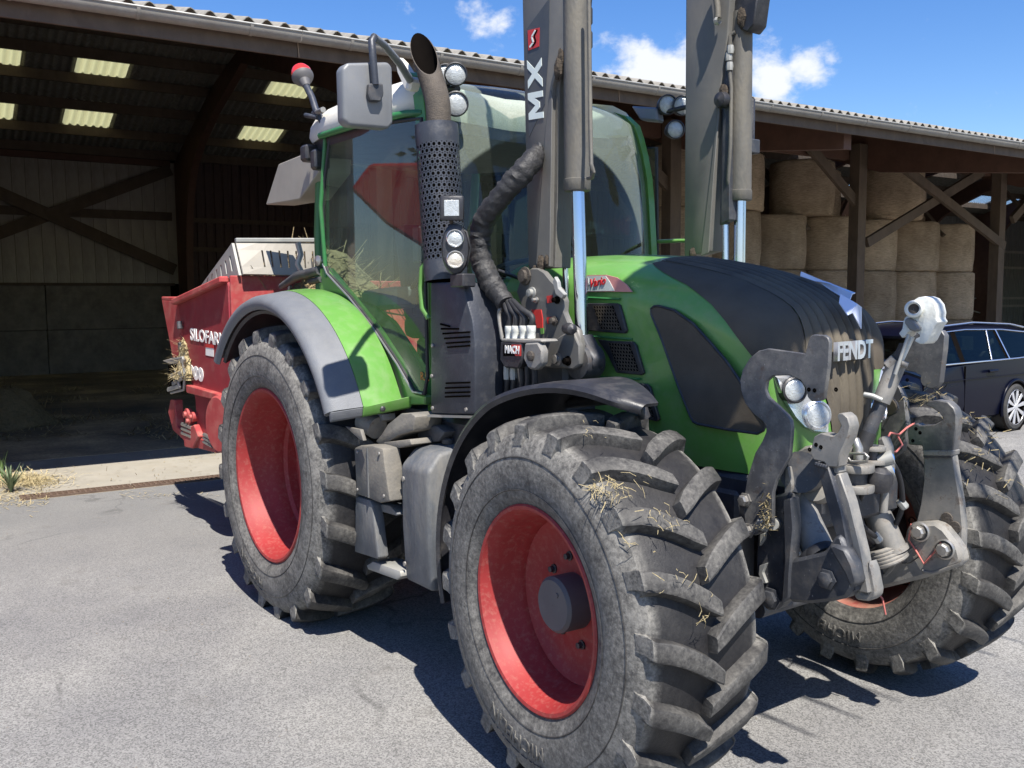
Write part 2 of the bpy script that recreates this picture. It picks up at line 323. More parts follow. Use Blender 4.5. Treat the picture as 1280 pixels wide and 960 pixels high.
def tyre_mat(name, axis_y):
    """black rubber, pale dust on side walls and lug faces, sunlit lug tops and dark gaps put in"""
    m, N, L = newmat(name)
    out = N.new('ShaderNodeOutputMaterial'); b = N.new('ShaderNodeBsdfPrincipled'); L.new(b.outputs[0], out.inputs[0])
    t = N.new('ShaderNodeTexCoord')
    at = N.new('ShaderNodeAttribute'); at.attribute_name = 'dust'
    n = N.new('ShaderNodeTexNoise'); n.inputs['Scale'].default_value = 60; n.inputs['Detail'].default_value = 9; n.inputs['Roughness'].default_value = 0.75
    L.new(t.outputs['Object'], n.inputs['Vector'])
    n2 = N.new('ShaderNodeTexNoise'); n2.inputs['Scale'].default_value = 11; n2.inputs['Detail'].default_value = 9; n2.inputs['Roughness'].default_value = 0.7; L.new(t.outputs['Object'], n2.inputs['Vector'])
    av = N.new('ShaderNodeMath'); av.operation = 'ADD'; L.new(n.outputs['Fac'], av.inputs[0]); L.new(n2.outputs['Fac'], av.inputs[1])
    mr = N.new('ShaderNodeMapRange'); mr.inputs['From Min'].default_value = 0.72; mr.inputs['From Max'].default_value = 1.2; mr.inputs['To Min'].default_value = 0.12; mr.inputs['To Max'].default_value = 1.15
    L.new(av.outputs[0], mr.inputs['Value'])
    mu = N.new('ShaderNodeMath'); mu.operation = 'MULTIPLY'; mu.use_clamp = True; L.new(mr.outputs[0], mu.inputs[0]); L.new(at.outputs['Fac'], mu.inputs[1])
    rb = ramp(N, [(0.3, (0.010, 0.010, 0.012)), (0.7, (0.021, 0.020, 0.021))]); L.new(n2.outputs['Fac'], rb.inputs[0])
    rd = ramp(N, [(0.3, (0.145, 0.139, 0.127)), (0.7, (0.245, 0.233, 0.210))]); L.new(n.outputs['Fac'], rd.inputs[0])
    mx = N.new('ShaderNodeMix'); mx.data_type = 'RGBA'; L.new(mu.outputs[0], mx.inputs['Factor']); L.new(rb.outputs[0], mx.inputs['A']); L.new(rd.outputs[0], mx.inputs['B'])
    L.new(mx.outputs['Result'], b.inputs['Base Color'])
    rr = N.new('ShaderNodeMapRange'); rr.inputs['To Min'].default_value = 0.5; rr.inputs['To Max'].default_value = 0.92; b.inputs['Specular IOR Level'].default_value = 0.3; L.new(mu.outputs[0], rr.inputs['Value']); L.new(rr.outputs[0], b.inputs['Roughness'])
    bp = N.new('ShaderNodeBump'); bp.inputs['Strength'].default_value = 0.35; bp.inputs['Distance'].default_value = 0.008; L.new(n.outputs['Fac'], bp.inputs['Height']); L.new(bp.outputs[0], b.inputs['Normal'])
    return m
M['tyre'] = tyre_mat('dusty_tractor_tyre', True)

def glass(name, tint, dustamt=0.0, dustc=(0.42, 0.43, 0.36), wipe=None, refl=1.0, dscale=60):
    """thin pane: tinted see-through, fresnel mirror, film of dust (wipe = centre and radius of the arc a wiper keeps clean)"""
    m, N, L = newmat(name)
    out = N.new('ShaderNodeOutputMaterial')
    tr = N.new('ShaderNodeBsdfTransparent'); tr.inputs[0].default_value = col(tint)
    gl = N.new('ShaderNodeBsdfGlossy'); gl.inputs['Roughness'].default_value = 0.02
    ge = N.new('ShaderNodeNewGeometry'); dt = N.new('ShaderNodeVectorMath'); dt.operation = 'DOT_PRODUCT'; L.new(ge.outputs['Incoming'], dt.inputs[0]); L.new(ge.outputs['Normal'], dt.inputs[1])
    def mt(op, a, b_=None):
        n_ = N.new('ShaderNodeMath'); n_.operation = op
        for i_, q_ in enumerate((a, b_)):
            if q_ is None: continue
            if isinstance(q_, (int, float)): n_.inputs[i_].default_value = q_
            else: L.new(q_, n_.inputs[i_])
        return n_.outputs[0]
    om = mt('SUBTRACT', 1.0, mt('ABSOLUTE', dt.outputs['Value']))
    fm = N.new('ShaderNodeMath'); fm.operation = 'MULTIPLY'; fm.inputs[1].default_value = refl; fm.use_clamp = True
    L.new(mt('ADD', 0.045, mt('MULTIPLY', mt('POWER', om, 5.0), 0.95)), fm.inputs[0])
    mx = N.new('ShaderNodeMixShader'); L.new(fm.outputs[0], mx.inputs[0]); L.new(tr.outputs[0], mx.inputs[1]); L.new(gl.outputs[0], mx.inputs[2])
    cur = mx.outputs[0]
    if dustamt > 0:
        t = N.new('ShaderNodeTexCoord'); g = N.new('ShaderNodeNewGeometry')
        n = N.new('ShaderNodeTexNoise'); n.inputs['Scale'].default_value = dscale; n.inputs['Detail'].default_value = 8; n.inputs['Roughness'].default_value = 0.75; L.new(t.outputs['Object'], n.inputs['Vector'])
        mr = N.new('ShaderNodeMapRange'); mr.inputs['From Min'].default_value = 0.3; mr.inputs['From Max'].default_value = 0.7
        mr.inputs['To Min'].default_value = dustamt * 0.45; mr.inputs['To Max'].default_value = dustamt; L.new(n.outputs['Fac'], mr.inputs['Value'])
        f = mr.outputs[0]
        if wipe:
            d = N.new('ShaderNodeVectorMath'); d.operation = 'DISTANCE'; d.inputs[1].default_value = wipe[0]; L.new(g.outputs['Position'], d.inputs[0])
            w = N.new('ShaderNodeMapRange'); w.interpolation_type = 'SMOOTHSTEP'; w.inputs['From Min'].default_value = wipe[1] - 0.012; w.inputs['From Max'].default_value = wipe[1] + 0.012
            w.inputs['To Min'].default_value = 0.07; L.new(d.outputs['Value'], w.inputs['Value'])
            mm = N.new('ShaderNodeMath'); mm.operation = 'MULTIPLY'; L.new(f, mm.inputs[0]); L.new(w.outputs[0], mm.inputs[1]); f = mm.outputs[0]
        df = N.new('ShaderNodeBsdfDiffuse'); df.inputs[0].default_value = col(dustc)
        m2 = N.new('ShaderNodeMixShader'); L.new(f, m2.inputs[0]); L.new(cur, m2.inputs[1]); L.new(df.outputs[0], m2.inputs[2]); cur = m2.outputs[0]
    L.new(cur, out.inputs[0])
    return m
M['glass_door'] = glass('dusty_door_glass', (0.76, 0.90, 0.85), 0.09, (0.30, 0.34, 0.27), None, 1.5)
M['glass_plain'] = glass('tinted_cab_glass', (0.66, 0.78, 0.76), 0.10, (0.34, 0.36, 0.30))
M['glass_car'] = glass('tinted_car_glass', (0.42, 0.50, 0.46), 0.0, refl=0.6)
M['clear_sheet'] = glass('clear_roof_sheet', (0.85, 0.90, 0.95), 0.12, (0.6, 0.62, 0.62))

def translucent(name, c):
    m, N, L = newmat(name)
    out = N.new('ShaderNodeOutputMaterial'); a = N.new('ShaderNodeBsdfTranslucent'); a.inputs[0].default_value = col(c)
    d = N.new('ShaderNodeBsdfDiffuse'); d.inputs[0].default_value = col(c); mx = N.new('ShaderNodeMixShader'); mx.inputs[0].default_value = 0.3
    L.new(a.outputs[0], mx.inputs[1]); L.new(d.outputs[0], mx.inputs[2]); L.new(mx.outputs[0], out.inputs[0])
    return m
M['skylight'] = translucent('yellowed_translucent_sheet', (0.74, 0.73, 0.54))

def hay_mat(name, a, b_, scale=1.0, wrap=True):
    m, N, L = newmat(name)
    out = N.new('ShaderNodeOutputMaterial'); b = N.new('ShaderNodeBsdfPrincipled'); L.new(b.outputs[0], out.inputs[0]); b.inputs['Roughness'].default_value = 0.95
    b.inputs['Specular IOR Level'].default_value = 0.1
    t = N.new('ShaderNodeTexCoord'); mp = N.new('ShaderNodeMapping'); mp.inputs['Scale'].default_value = (1, 1, 6 if wrap else 1); L.new(t.outputs['Object'], mp.inputs[0])
    n = N.new('ShaderNodeTexNoise'); n.inputs['Scale'].default_value = 9 * scale; n.inputs['Detail'].default_value = 9; n.inputs['Roughness'].default_value = 0.75; L.new(mp.outputs[0], n.inputs['Vector'])
    n2 = N.new('ShaderNodeTexNoise'); n2.inputs['Scale'].default_value = 2.2; L.new(t.outputs['Object'], n2.inputs['Vector'])
    ad = N.new('ShaderNodeMath'); ad.operation = 'MULTIPLY_ADD'; ad.inputs[1].default_value = 0.5; L.new(n2.outputs['Fac'], ad.inputs[0]); L.new(n.outputs['Fac'], ad.inputs[2])
    r = ramp(N, [(0.45, a), (1.0, b_)]); L.new(ad.outputs[0], r.inputs[0]); oi = N.new('ShaderNodeObjectInfo'); hv = N.new('ShaderNodeHueSaturation'); mv = N.new('ShaderNodeMapRange'); mv.inputs['To Min'].default_value = 0.78; mv.inputs['To Max'].default_value = 1.18; L.new(oi.outputs['Random'], mv.inputs['Value']); L.new(mv.outputs[0], hv.inputs['Value']); L.new(r.outputs[0], hv.inputs['Color']); L.new(hv.outputs[0], b.inputs['Base Color'])
    bp = N.new('ShaderNodeBump'); bp.inputs['Strength'].default_value = 0.9; bp.inputs['Distance'].default_value = 0.06; L.new(n.outputs['Fac'], bp.inputs['Height']); L.new(bp.outputs[0], b.inputs['Normal'])
    return m
M['hay'] = hay_mat('hay_bale_straw', (0.20, 0.142, 0.094), (0.68, 0.53, 0.38))
M['straw'] = hay_mat('loose_straw', (0.36, 0.28, 0.13), (0.70, 0.59, 0.36), 3, False)
M['hay_dark'] = hay_mat('old_hay', (0.12, 0.09, 0.05), (0.40, 0.31, 0.17), 2, False)

def asphalt():
    m, N, L = newmat('worn_asphalt')
    out = N.new('ShaderNodeOutputMaterial'); b = N.new('ShaderNodeBsdfPrincipled'); L.new(b.outputs[0], out.inputs[0]); b.inputs['Roughness'].default_value = 0.9
    b.inputs['Specular IOR Level'].default_value = 0.25
    t = N.new('ShaderNodeTexCoord'); v = t.outputs['Object']
    vo = N.new('ShaderNodeTexVoronoi'); vo.inputs['Scale'].default_value = 150; vo.inputs['Randomness'].default_value = 1; L.new(v, vo.inputs['Vector'])
    n0 = N.new('ShaderNodeTexNoise'); n0.inputs['Scale'].default_value = 170; n0.inputs['Detail'].default_value = 4; n0.inputs['Roughness'].default_value = 0.7; L.new(v, n0.inputs['Vector'])
    s = N.new('ShaderNodeSeparateColor'); L.new(vo.outputs['Color'], s.inputs[0])
    a = N.new('ShaderNodeMath'); a.operation = 'MULTIPLY_ADD'; a.inputs[1].default_value = 0.55; L.new(s.outputs[0], a.inputs[0]); L.new(n0.outputs['Fac'], a.inputs[2])
    r = ramp(N, [(0.36, (0.085, 0.084, 0.083)), (0.62, (0.160, 0.158, 0.155)), (0.95, (0.28, 0.275, 0.268))]); L.new(a.outputs[0], r.inputs[0])
    # worn, dark and dusty patches
    n1 = N.new('ShaderNodeTexNoise'); n1.inputs['Scale'].default_value = 0.8; n1.inputs['Detail'].default_value = 8; n1.inputs['Roughness'].default_value = 0.6; L.new(v, n1.inputs['Vector'])
    r1 = ramp(N, [(0.3, (0.68, 0.68, 0.70)), (0.7, (1.10, 1.09, 1.05))]); L.new(n1.outputs['Fac'], r1.inputs[0])
    mx = N.new('ShaderNodeMix'); mx.data_type = 'RGBA'; mx.blend_type = 'MULTIPLY'; mx.inputs['Factor'].default_value = 1; L.new(r.outputs[0], mx.inputs['A']); L.new(r1.outputs[0], mx.inputs['B'])
    # smoother darker run near the barn
    g = N.new('ShaderNodeSeparateXYZ'); L.new(v, g.inputs[0])
    n2 = N.new('ShaderNodeTexNoise'); n2.inputs['Scale'].default_value = 1.1; n2.inputs['Detail'].default_value = 5; L.new(v, n2.inputs['Vector'])
    sx = N.new('ShaderNodeMath'); sx.operation = 'MULTIPLY_ADD'; sx.inputs[1].default_value = 1.6; L.new(n2.outputs['Fac'], sx.inputs[0]); L.new(g.outputs['X'], sx.inputs[2])
    mr = N.new('ShaderNodeMapRange'); mr.inputs['From Min'].default_value = -2.4; mr.inputs['From Max'].default_value = 0.6; mr.inputs['To Min'].default_value = 0.6; mr.inputs['To Max'].default_value = 0.0; L.new(sx.outputs[0], mr.inputs['Value'])
    m2 = N.new('ShaderNodeMix'); m2.data_type = 'RGBA'; m2.inputs['B'].default_value = (0.155, 0.155, 0.155, 1); L.new(mr.outputs[0], m2.inputs['Factor']); L.new(mx.outputs['Result'], m2.inputs['A'])
    # small stains and dropped soil
    n3 = N.new('ShaderNodeTexNoise'); n3.inputs['Scale'].default_value = 3.3; n3.inputs['Detail'].default_value = 10; n3.inputs['Roughness'].default_value = 0.7; L.new(v, n3.inputs['Vector'])
    mr3 = N.new('ShaderNodeMapRange'); mr3.inputs['From Min'].default_value = 0.58; mr3.inputs['From Max'].default_value = 0.72; mr3.inputs['To Max'].default_value = 0.6; L.new(n3.outputs['Fac'], mr3.inputs['Value'])
    m3 = N.new('ShaderNodeMix'); m3.data_type = 'RGBA'; m3.inputs['B'].default_value = (0.115, 0.108, 0.10, 1); L.new(mr3.outputs[0], m3.inputs['Factor']); L.new(m2.outputs['Result'], m3.inputs['A'])
    wv = N.new('ShaderNodeTexNoise'); wv.inputs['Scale'].default_value = 2.5; wv.inputs['Detail'].default_value = 6; L.new(v, wv.inputs['Vector'])
    wa = N.new('ShaderNodeMix'); wa.data_type = 'RGBA'; wa.inputs['Factor'].default_value = 0.25; L.new(v, wa.inputs['A']); L.new(wv.outputs['Color'], wa.inputs['B'])
    ve = N.new('ShaderNodeTexVoronoi'); ve.feature = 'DISTANCE_TO_EDGE'; ve.inputs['Scale'].default_value = 0.75; L.new(wa.outputs['Result'], ve.inputs['Vector'])
    n5 = N.new('ShaderNodeTexNoise'); n5.inputs['Scale'].default_value = 0.9; n5.inputs['Detail'].default_value = 3; L.new(v, n5.inputs['Vector'])
    e1 = N.new('ShaderNodeMapRange'); e1.inputs['From Min'].default_value = 0.003; e1.inputs['From Max'].default_value = 0.010; e1.inputs['To Min'].default_value = 0.5; e1.inputs['To Max'].default_value = 0.0; L.new(ve.outputs['Distance'], e1.inputs['Value'])
    e2 = N.new('ShaderNodeMapRange'); e2.inputs['From Min'].default_value = 0.52; e2.inputs['From Max'].default_value = 0.62; L.new(n5.outputs['Fac'], e2.inputs['Value'])
    e3 = N.new('ShaderNodeMath'); e3.operation = 'MULTIPLY'; L.new(e1.outputs[0], e3.inputs[0]); L.new(e2.outputs[0], e3.inputs[1])
    m4 = N.new('ShaderNodeMix'); m4.data_type = 'RGBA'; m4.inputs['B'].default_value = (0.05, 0.049, 0.048, 1); L.new(e3.outputs[0], m4.inputs['Factor']); L.new(m3.outputs['Result'], m4.inputs['A'])
    L.new(m4.outputs['Result'], b.inputs['Base Color'])
    bp = N.new('ShaderNodeBump'); bp.inputs['Strength'].default_value = 0.55; bp.inputs['Distance'].default_value = 0.006; L.new(a.outputs[0], bp.inputs['Height']); L.new(bp.outputs[0], b.inputs['Normal'])
    return m
M['asphalt'] = asphalt()
def barn_floor():
    m, N, L = newmat('littered_barn_floor')
    out = N.new('ShaderNodeOutputMaterial'); b = N.new('ShaderNodeBsdfPrincipled'); L.new(b.outputs[0], out.inputs[0]); b.inputs['Roughness'].default_value = 0.95
    t = N.new('ShaderNodeTexCoord'); v = t.outputs['Object']
    n = N.new('ShaderNodeTexNoise'); n.inputs['Scale'].default_value = 0.55; n.inputs['Detail'].default_value = 9; n.inputs['Roughness'].default_value = 0.65; L.new(v, n.inputs['Vector'])
    r = ramp(N, [(0.36, (0.14, 0.118, 0.09)), (0.50, (0.28, 0.225, 0.15)), (0.62, (0.52, 0.41, 0.25))]); L.new(n.outputs['Fac'], r.inputs[0])
    n2 = N.new('ShaderNodeTexNoise'); n2.inputs['Scale'].default_value = 30; n2.inputs['Detail'].default_value = 6; L.new(v, n2.inputs['Vector'])
    r2 = ramp(N, [(0.3, (0.7, 0.7, 0.7)), (0.7, (1.2, 1.2, 1.15))]); L.new(n2.outputs['Fac'], r2.inputs[0])
    mx = N.new('ShaderNodeMix'); mx.data_type = 'RGBA'; mx.blend_type = 'MULTIPLY'; mx.inputs['Factor'].default_value = 1; L.new(r.outputs[0], mx.inputs['A']); L.new(r2.outputs[0], mx.inputs['B'])
    L.new(mx.outputs['Result'], b.inputs['Base Color'])
    return m
M['barn_floor'] = barn_floor()
M['apron'] = surf('concrete_apron', (0.27, 0.25, 0.212), 0.9, 0, 0.14, 2.5, 0.5, (0.24, 0.21, 0.16), 3.2, 0.45, 0.7, 0.4, 120)
M['leaf'] = surf('green_leaf', (0.085, 0.15, 0.035), 0.55, 0, 0.3, 12)
M['leaf_grey'] = surf('grey_green_blade', (0.14, 0.19, 0.10), 0.55, 0, 0.3, 12)
M['bark'] = surf('bark', (0.10, 0.08, 0.06), 0.9, 0, 0.3, 12)
M['dirt'] = surf('packed_dark_dirt', (0.045, 0.034, 0.024), 0.95, 0, 0.3, 20, 0.4, (0.12, 0.09, 0.06), 30, 0.5, 0.7, 0.6, 90)
M['red_dusty'] = surf('dust_covered_red_rim', (0.24, 0.03, 0.026), 0.7, 0, 0.2, 6, 0.85, (0.30, 0.17, 0.12), 8, 0.30, 0.6)
M['silt'] = surf('dry_silt_and_straw', (0.36, 0.29, 0.18), 0.95, 0, 0.3, 14, 0.5, (0.16, 0.12, 0.08), 9, 0.45, 0.65)
# ------------------------------------------------------------------ building frame: U along the eaves, W into the barn
UA = RAD(86.5)
BU = Vector((math.cos(UA), math.sin(UA), 0)); BW = Vector((-math.sin(UA), math.cos(UA), 0)); BO = Vector((-4.40, 0, 0))
def B(u, w, z): return BO + BU * u + BW * w + Vector((0, 0, z))
def bbox_b(mb, u0, u1, w0, w1, z0, z1, mi=0):
    c = B((u0 + u1) / 2, (w0 + w1) / 2, (z0 + z1) / 2)
    mb.obox(c, BU * ((u1 - u0) / 2), BW * ((w1 - w0) / 2), Vector((0, 0, (z1 - z0) / 2)), mi); return mb
ROT_B = (0, 0, UA)

# ground sheets
g = MB(); g.box(-400, 400, -400, 400, -0.5, 0.0)
tag(g.build('ground', M['asphalt'], smooth=0, origin=(0, 0, 0)), kind='structure')
g = MB(); bbox_b(g, -4.2, 47.5, 0.14, 2.3, -0.3, 0.004)
tag(g.build('concrete_apron', M['apron'], smooth=0), kind='structure')
g = MB(); bbox_b(g, -3.4, 47, 2.3, 17, -0.3, 0.008)
tag(g.build('barn_floor', M['barn_floor'], smooth=0), kind='structure')

# drain channel along the eaves
drain = thing('drain_channel', B(-1.9, 0, 0), 'rusty slotted drain grating set in the ground along the barn apron', 'drain grating')
mb = MB(); bbox_b(mb, -1.9, 14, -0.095, 0.095, -0.2, 0.0025)
mb.build('channel_bed', M['silt'], drain, smooth=0)
first = None
for i in range(15):
    u0 = -1.9 + i * 1.0
    if first is None:
        mb = MB()
        for w in (-0.095, -0.004, 0.082): bbox_b(mb, u0 + .004, u0 + .996, w, w + 0.013, 0.003, 0.022)
        for k in range(20): bbox_b(mb, u0 + 0.008 + k * 0.05, u0 + 0.026 + k * 0.05, -0.094, 0.094, 0.004, 0.0205)
        first = mb.build('grating', M['cast'], drain, smooth=0)
    else:
        o = first.copy(); COL.objects.link(o); o.parent = drain; o.location = first.location + BU * i

# ------------------------------------------------------------------ barn
ZE, WE, SL, WR = 4.43, -0.80, 0.27, 10.76
def zroof(w): return ZE + SL * (min(w, WR) - WE) - 0.30 * max(0, w - WR)
WBK = 16.9
U0, U1 = -3.35, 47.0
barn = thing('barn', B(0, 2, 0), 'long open fronted timber barn with corrugated roof and gutter behind the tractor', 'barn')
PORT = [-3.2, 3.45, 9.15, 14.36, 19.6, 24.8, 30.0, 35.2, 40.6, 46.0]

# corrugated sheets, six waves each
NW, PITCH = 6, 0.177
def sheet(name, u0, wa, wb, mat, lift=0.0, amp=0.033):
    mb = MB(); n = NW * 8; L = NW * PITCH
    rings = []
    for i in range(n + 1):
        uu = u0 + L * i / n + (0.012 if i == n else 0)
        h = amp * math.cos(2 * math.pi * i / 8) + lift
        rings.append([B(uu, wa, zroof(wa) + 0.05 + h), B(uu, wb, zroof(wb) + 0.05 + h)])
    mb.loft(rings, closed=False)
    return mb.build(name, mat, barn, smooth=60, thick=0.007)
LS = NW * PITCH
base_u = 0.52                                     # grid line of the sheets
i0 = int(math.floor((U0 - base_u) / LS)); i1 = int(math.ceil((U1 - base_u) / LS))
near = None
for i in range(i0, i1):
    if near is None: near = sheet('roof_sheet', base_u + i * LS, WE - 0.04, WR, M['fibre']); near_i = i
    else:
        o = near.copy(); COL.objects.link(o); o.parent = barn; o.location = near.location + BU * (LS * (i - near_i)) + Vector((0, 0, 0.004 * (i % 2)))
rows = [(10.76, 11.2), (11.2, 12.1), (12.1, 13.1), (13.1, 14.3), (14.3, 15.5), (15.5, 17.3)]
sky_y = {2: {-2, 0, 4, -5, 7}, 4: {-2, 0, 4, -5, 7}}
sky_c = {2: {22, 24, 25, 27, 29, 30, 33, 35}, 4: {24, 27, 29, 34, 35, 36, 38}}
for r, (wa, wb) in enumerate(rows):
    protos = {}
    for i in range(i0, i1):
        kind = 'skylight' if i in sky_y.get(r, ()) else ('clear_sheet' if i in sky_c.get(r, ()) else 'fibre')
        if False: continue
        if kind not in protos:
            protos[kind] = (sheet({'fibre': 'roof_sheet', 'skylight': 'skylight_sheet', 'clear_sheet': 'clear_roof_sheet'}[kind], base_u + i * LS, wa, wb + 0.1, M[kind], lift=0.006 * (r % 2)), i)
        else:
            p, pi = protos[kind]; o = p.copy(); COL.objects.link(o); o.parent = barn; o.location = p.location + BU * (LS * (i - pi)) + Vector((0, 0, 0.003 * (i % 2)))
mb = MB(); bbox_b(mb, U0 - .4, U1, WR - 0.25, WR + 0.25, zroof(WR) + 0.05, zroof(WR) + 0.12)
mb.build('ridge_cap', M['fibre'], barn, smooth=0)

# gutter in lengths with brackets, fascia board under it
pu = U0
while pu < U1:
    ln = 4.0
    mb = MB(); rings = []
    for e in (0, 1):
        uu = pu + e * (ln - 0.004)
        rings.append([B(uu, WE - 0.075 - 0.068 * math.cos(t), ZE - 0.015 - 0.085 * math.sin(t)) for t in [math.pi * k / 10 for k in range(11)]])
    mb.loft(rings, closed=False)
    gu = mb.build('gutter_length', M['gutter'], barn, smooth=60, thick=0.006)
    for k in range(4):
        uu = pu + 0.5 + k * 1.0
        m2 = MB(); m2.loft([[B(uu + s, WE - 0.075 - 0.076 * math.cos(t), ZE - 0.013 - 0.093 * math.sin(t)) for t in [math.pi * j / 8 for j in range(9)]] for s in (0, 0.03)], closed=False)
        m2.build('gutter_bracket', M['gutter'], gu, smooth=60, thick=0.004)
    mb = MB(); mb.tube([B(pu, WE - 0.145, ZE - 0.008), B(pu + ln - 0.004, WE - 0.145, ZE - 0.008)], 0.010, 8); mb.build('gutter_bead', M['zinc'], gu)
    mb = MB(); bbox_b(mb, pu, pu + ln - 0.006, WE + 0.004, WE + 0.035, ZE - 0.22, ZE - 0.02); mb.build('fascia_board', M['wood'], barn, smooth=0)
    pu += ln
# purlins
for w in [0.6, 1.8, 3.05, 4.2, 5.4, 6.6, 7.8, 9.0, 10.1, 11.05, 11.97, 13.02, 14.19, 15.44, 16.45]:
    for k in range(len(PORT) - 1):
        mb = MB(); zz_ = zroof(w) + 0.006
        bbox_b(mb, PORT[k] + 0.0015, PORT[k + 1] - 0.0015, w - 0.04, w + 0.04, zz_ - 0.22, zz_)
        mb.build('purlin', M['wood'], barn, smooth=0)

# portals: tapered rafters out to the eaves, curved knee at the back
for pu in PORT:
    hw = 0.085
    mb = MB()
    # split into convex quads along the span
    def zt(w): return zroof(w) - 0.20
    segs = [(-0.6, 4.03), (2.6, 4.42), (3.6, 4.75), (6.5, 5.80), (10.2, 6.85), (12.6, 6.22), (13.9, 5.72), (14.7, 5.25), (15.2, 4.6), (15.5, 3.9), (15.62, 2.9)]
    ringsL = []
    for w, zb in segs:
        ringsL.append([B(pu - hw, w, zb), B(pu + hw, w, zb), B(pu + hw, w, zt(w)), B(pu - hw, w, zt(w))])
    ringsL[-3:] = []
    mb.loft(ringsL, closed=True, caps=True)
    mb.build('rafter', M['glulam'], barn, smooth=0)
    mb = MB()
    pr = [(16.62, zroof(16.6) - .22), (14.7, zt(14.7) - 0.0), (14.7, 5.25), (14.95, 4.95), (15.2, 4.55), (15.38, 4.15), (15.5, 3.7), (15.62, 2.9), (15.68, 0.0), (16.62, 0.0)]
    mb.prism([B(pu - hw, w, z) for w, z in pr], BU * (2 * hw))
    mb.build('curved_column', M['glulam'], barn, smooth=0)
    if pu > 0:
        mb = MB(); bbox_b(mb, pu - 0.34, pu - 0.09, 2.88, 3.12, 0.0, 5.02)
        mb.build('post', M['wood'], barn, smooth=0)
# plate beam along the post heads
for k in range(1, len(PORT) - 1):
    mb = MB(); bbox_b(mb, PORT[k] + .1, PORT[k + 1] - .345, 3.14, 3.26, 4.72, 4.98); mb.build('plate_beam', M['glulam'], barn, smooth=0)
# braces between the posts at the right
def brace(p, q, w=0.20, t=0.09, name='brace', m='wood'):
    mb = MB(); mb.beam(B(*p), B(*q), t, w, up=BW.cross((Vector(B(*q)) - Vector(B(*p))).normalized())); return mb.build(name, M[m], barn, smooth=0)
brace((15.0, 2.92, 4.86), (19.55, 2.92, 3.05)); brace((14.5, 3.02, 3.0), (18.7, 3.02, 4.78))
brace((12.6, 3.0, 4.86), (14.2, 3.0, 3.75)); brace((7.5, 3.0, 4.86), (9.0, 3.0, 3.75))
brace((20.0, 3.0, 3.7), (21.6, 3.0, 4.86)); brace((25.2, 3.0, 3.7), (26.8, 3.0, 4.86)); brace((24.6, 3.0, 3.7), (23.0, 3.0, 4.86))
for pu in PORT[2:7]: brace((pu + 0.15, 4.6, 3.4), (pu + 0.15, 6.6, 5.6), 0.16, 0.08)

# back wall: boards above concrete panels in the left bay
bd = None; k = 0; uu = -3.3
while uu < 3.45:
    mb = MB(); o = None
    if bd is None:
        bbox_b(mb, uu, uu + 0.300, WBK, WBK + 0.025, 2.34, 5.62); bd = mb.build('wall_board', M['board'], barn, smooth=0); bd0 = uu
    else:
        o = bd.copy(); COL.objects.link(o); o.parent = barn; o.location = bd.location + BU * (uu - bd0) + BW * random.uniform(-.006, .006)
    uu += 0.309; k += 1
mb = MB(); bbox_b(mb, -3.3, 3.52, WBK + 0.05, WBK + 0.1, 0.0, 6.0); mb.build('light_leak_backing', M['soot_shade_black'], barn, smooth=0)  # black sheet added behind the boards against leaking light
cp = None
for i in range(2):
    for j in range(2):
        u0_ = -3.0 + i * 3.1
        mb = MB()
        bbox_b(mb, u0_, u0_ + 3.085, WBK - 0.12, WBK + 0.03, 0.0 + j * 1.15, 1.138 + j * 1.15); mb.build('concrete_panel', M['concrete'], barn, bevel=0.012, smooth=0)
mb = MB(); bbox_b(mb, -3.3, 3.3, WBK - 0.15, WBK - 0.005, 2.29, 2.36); mb.build('wall_sill', M['wood'], barn, smooth=0)
mb = MB(); bbox_b(mb, -3.3, 3.3, WBK - 0.14, WBK - 0.004, 5.50, 5.66); mb.build('wall_plate', M['glulam'], barn, smooth=0)
for a, b_ in ((-3.3, 0.0), (0.3, 3.3)):
    mb = MB(); bbox_b(mb, a, b_, WBK - 0.10, WBK - 0.008, 4.06, 4.28); mb.build('wall_rail', M['wood'], barn, smooth=0)
brace((3.3, WBK - 0.15, 5.42), (-3.0, WBK - 0.15, 2.65), 0.30, 0.07, 'cross_brace')
brace((3.3, WBK - 0.215, 2.72), (-3.0, WBK - 0.215, 5.55), 0.30, 0.058, 'cross_brace')
# cladding sheets further right
def clad(u0, u1, z0, z1, m):
    mb = MB(); pts = []; n = int((u1 - u0) / 0.25)
    for i in range(n):
        a = u0 + i * 0.25
        pts += [(a, 0), (a + 0.15, 0), (a + 0.175, 0.032), (a + 0.225, 0.032)]
    pts.append((u1, 0))
    mb.loft([[B(a, WBK + d, z0), B(a, WBK + d, z1)] for a, d in pts], closed=False)
    return mb.build('cladding_sheet', M[m], barn, smooth=0, thick=0.002)
pr_, pr2 = None, None
for i in range(43):
    ua = 3.5 + i
    if i == 17:                                     # a sheet is missing here, daylight behind
        clad(ua, ua + 1, 0.05, 2.7, 'board_red'); clad(ua, ua + 1, 4.7, 5.75, 'board_red'); continue
    if i < 20:
        if pr_ is None: pr_ = clad(ua, ua + 1, 0.05, 5.75, 'board_red'); p0_ = ua
        else: o = pr_.copy(); COL.objects.link(o); o.parent = barn; o.location = pr_.location + BU * (ua - p0_)
    else:
        if pr2 is None: pr2 = clad(ua, ua + 1, 0.05, 5.75, 'clad'); p2_ = ua
        else: o = pr2.copy(); COL.objects.link(o); o.parent = barn; o.location = pr2.location + BU * (ua - p2_)
for z in (1.35, 1.75, 3.3, 4.1):
    for k in range(1, len(PORT) - 1):
        mb = MB(); bbox_b(mb, PORT[k] + 0.09, PORT[k + 1] - 0.09, WBK - 0.10, WBK - 0.004, z - 0.06, z + 0.06); mb.build('wall_rail', M['wood' if k < 4 else 'board'], barn, smooth=0)
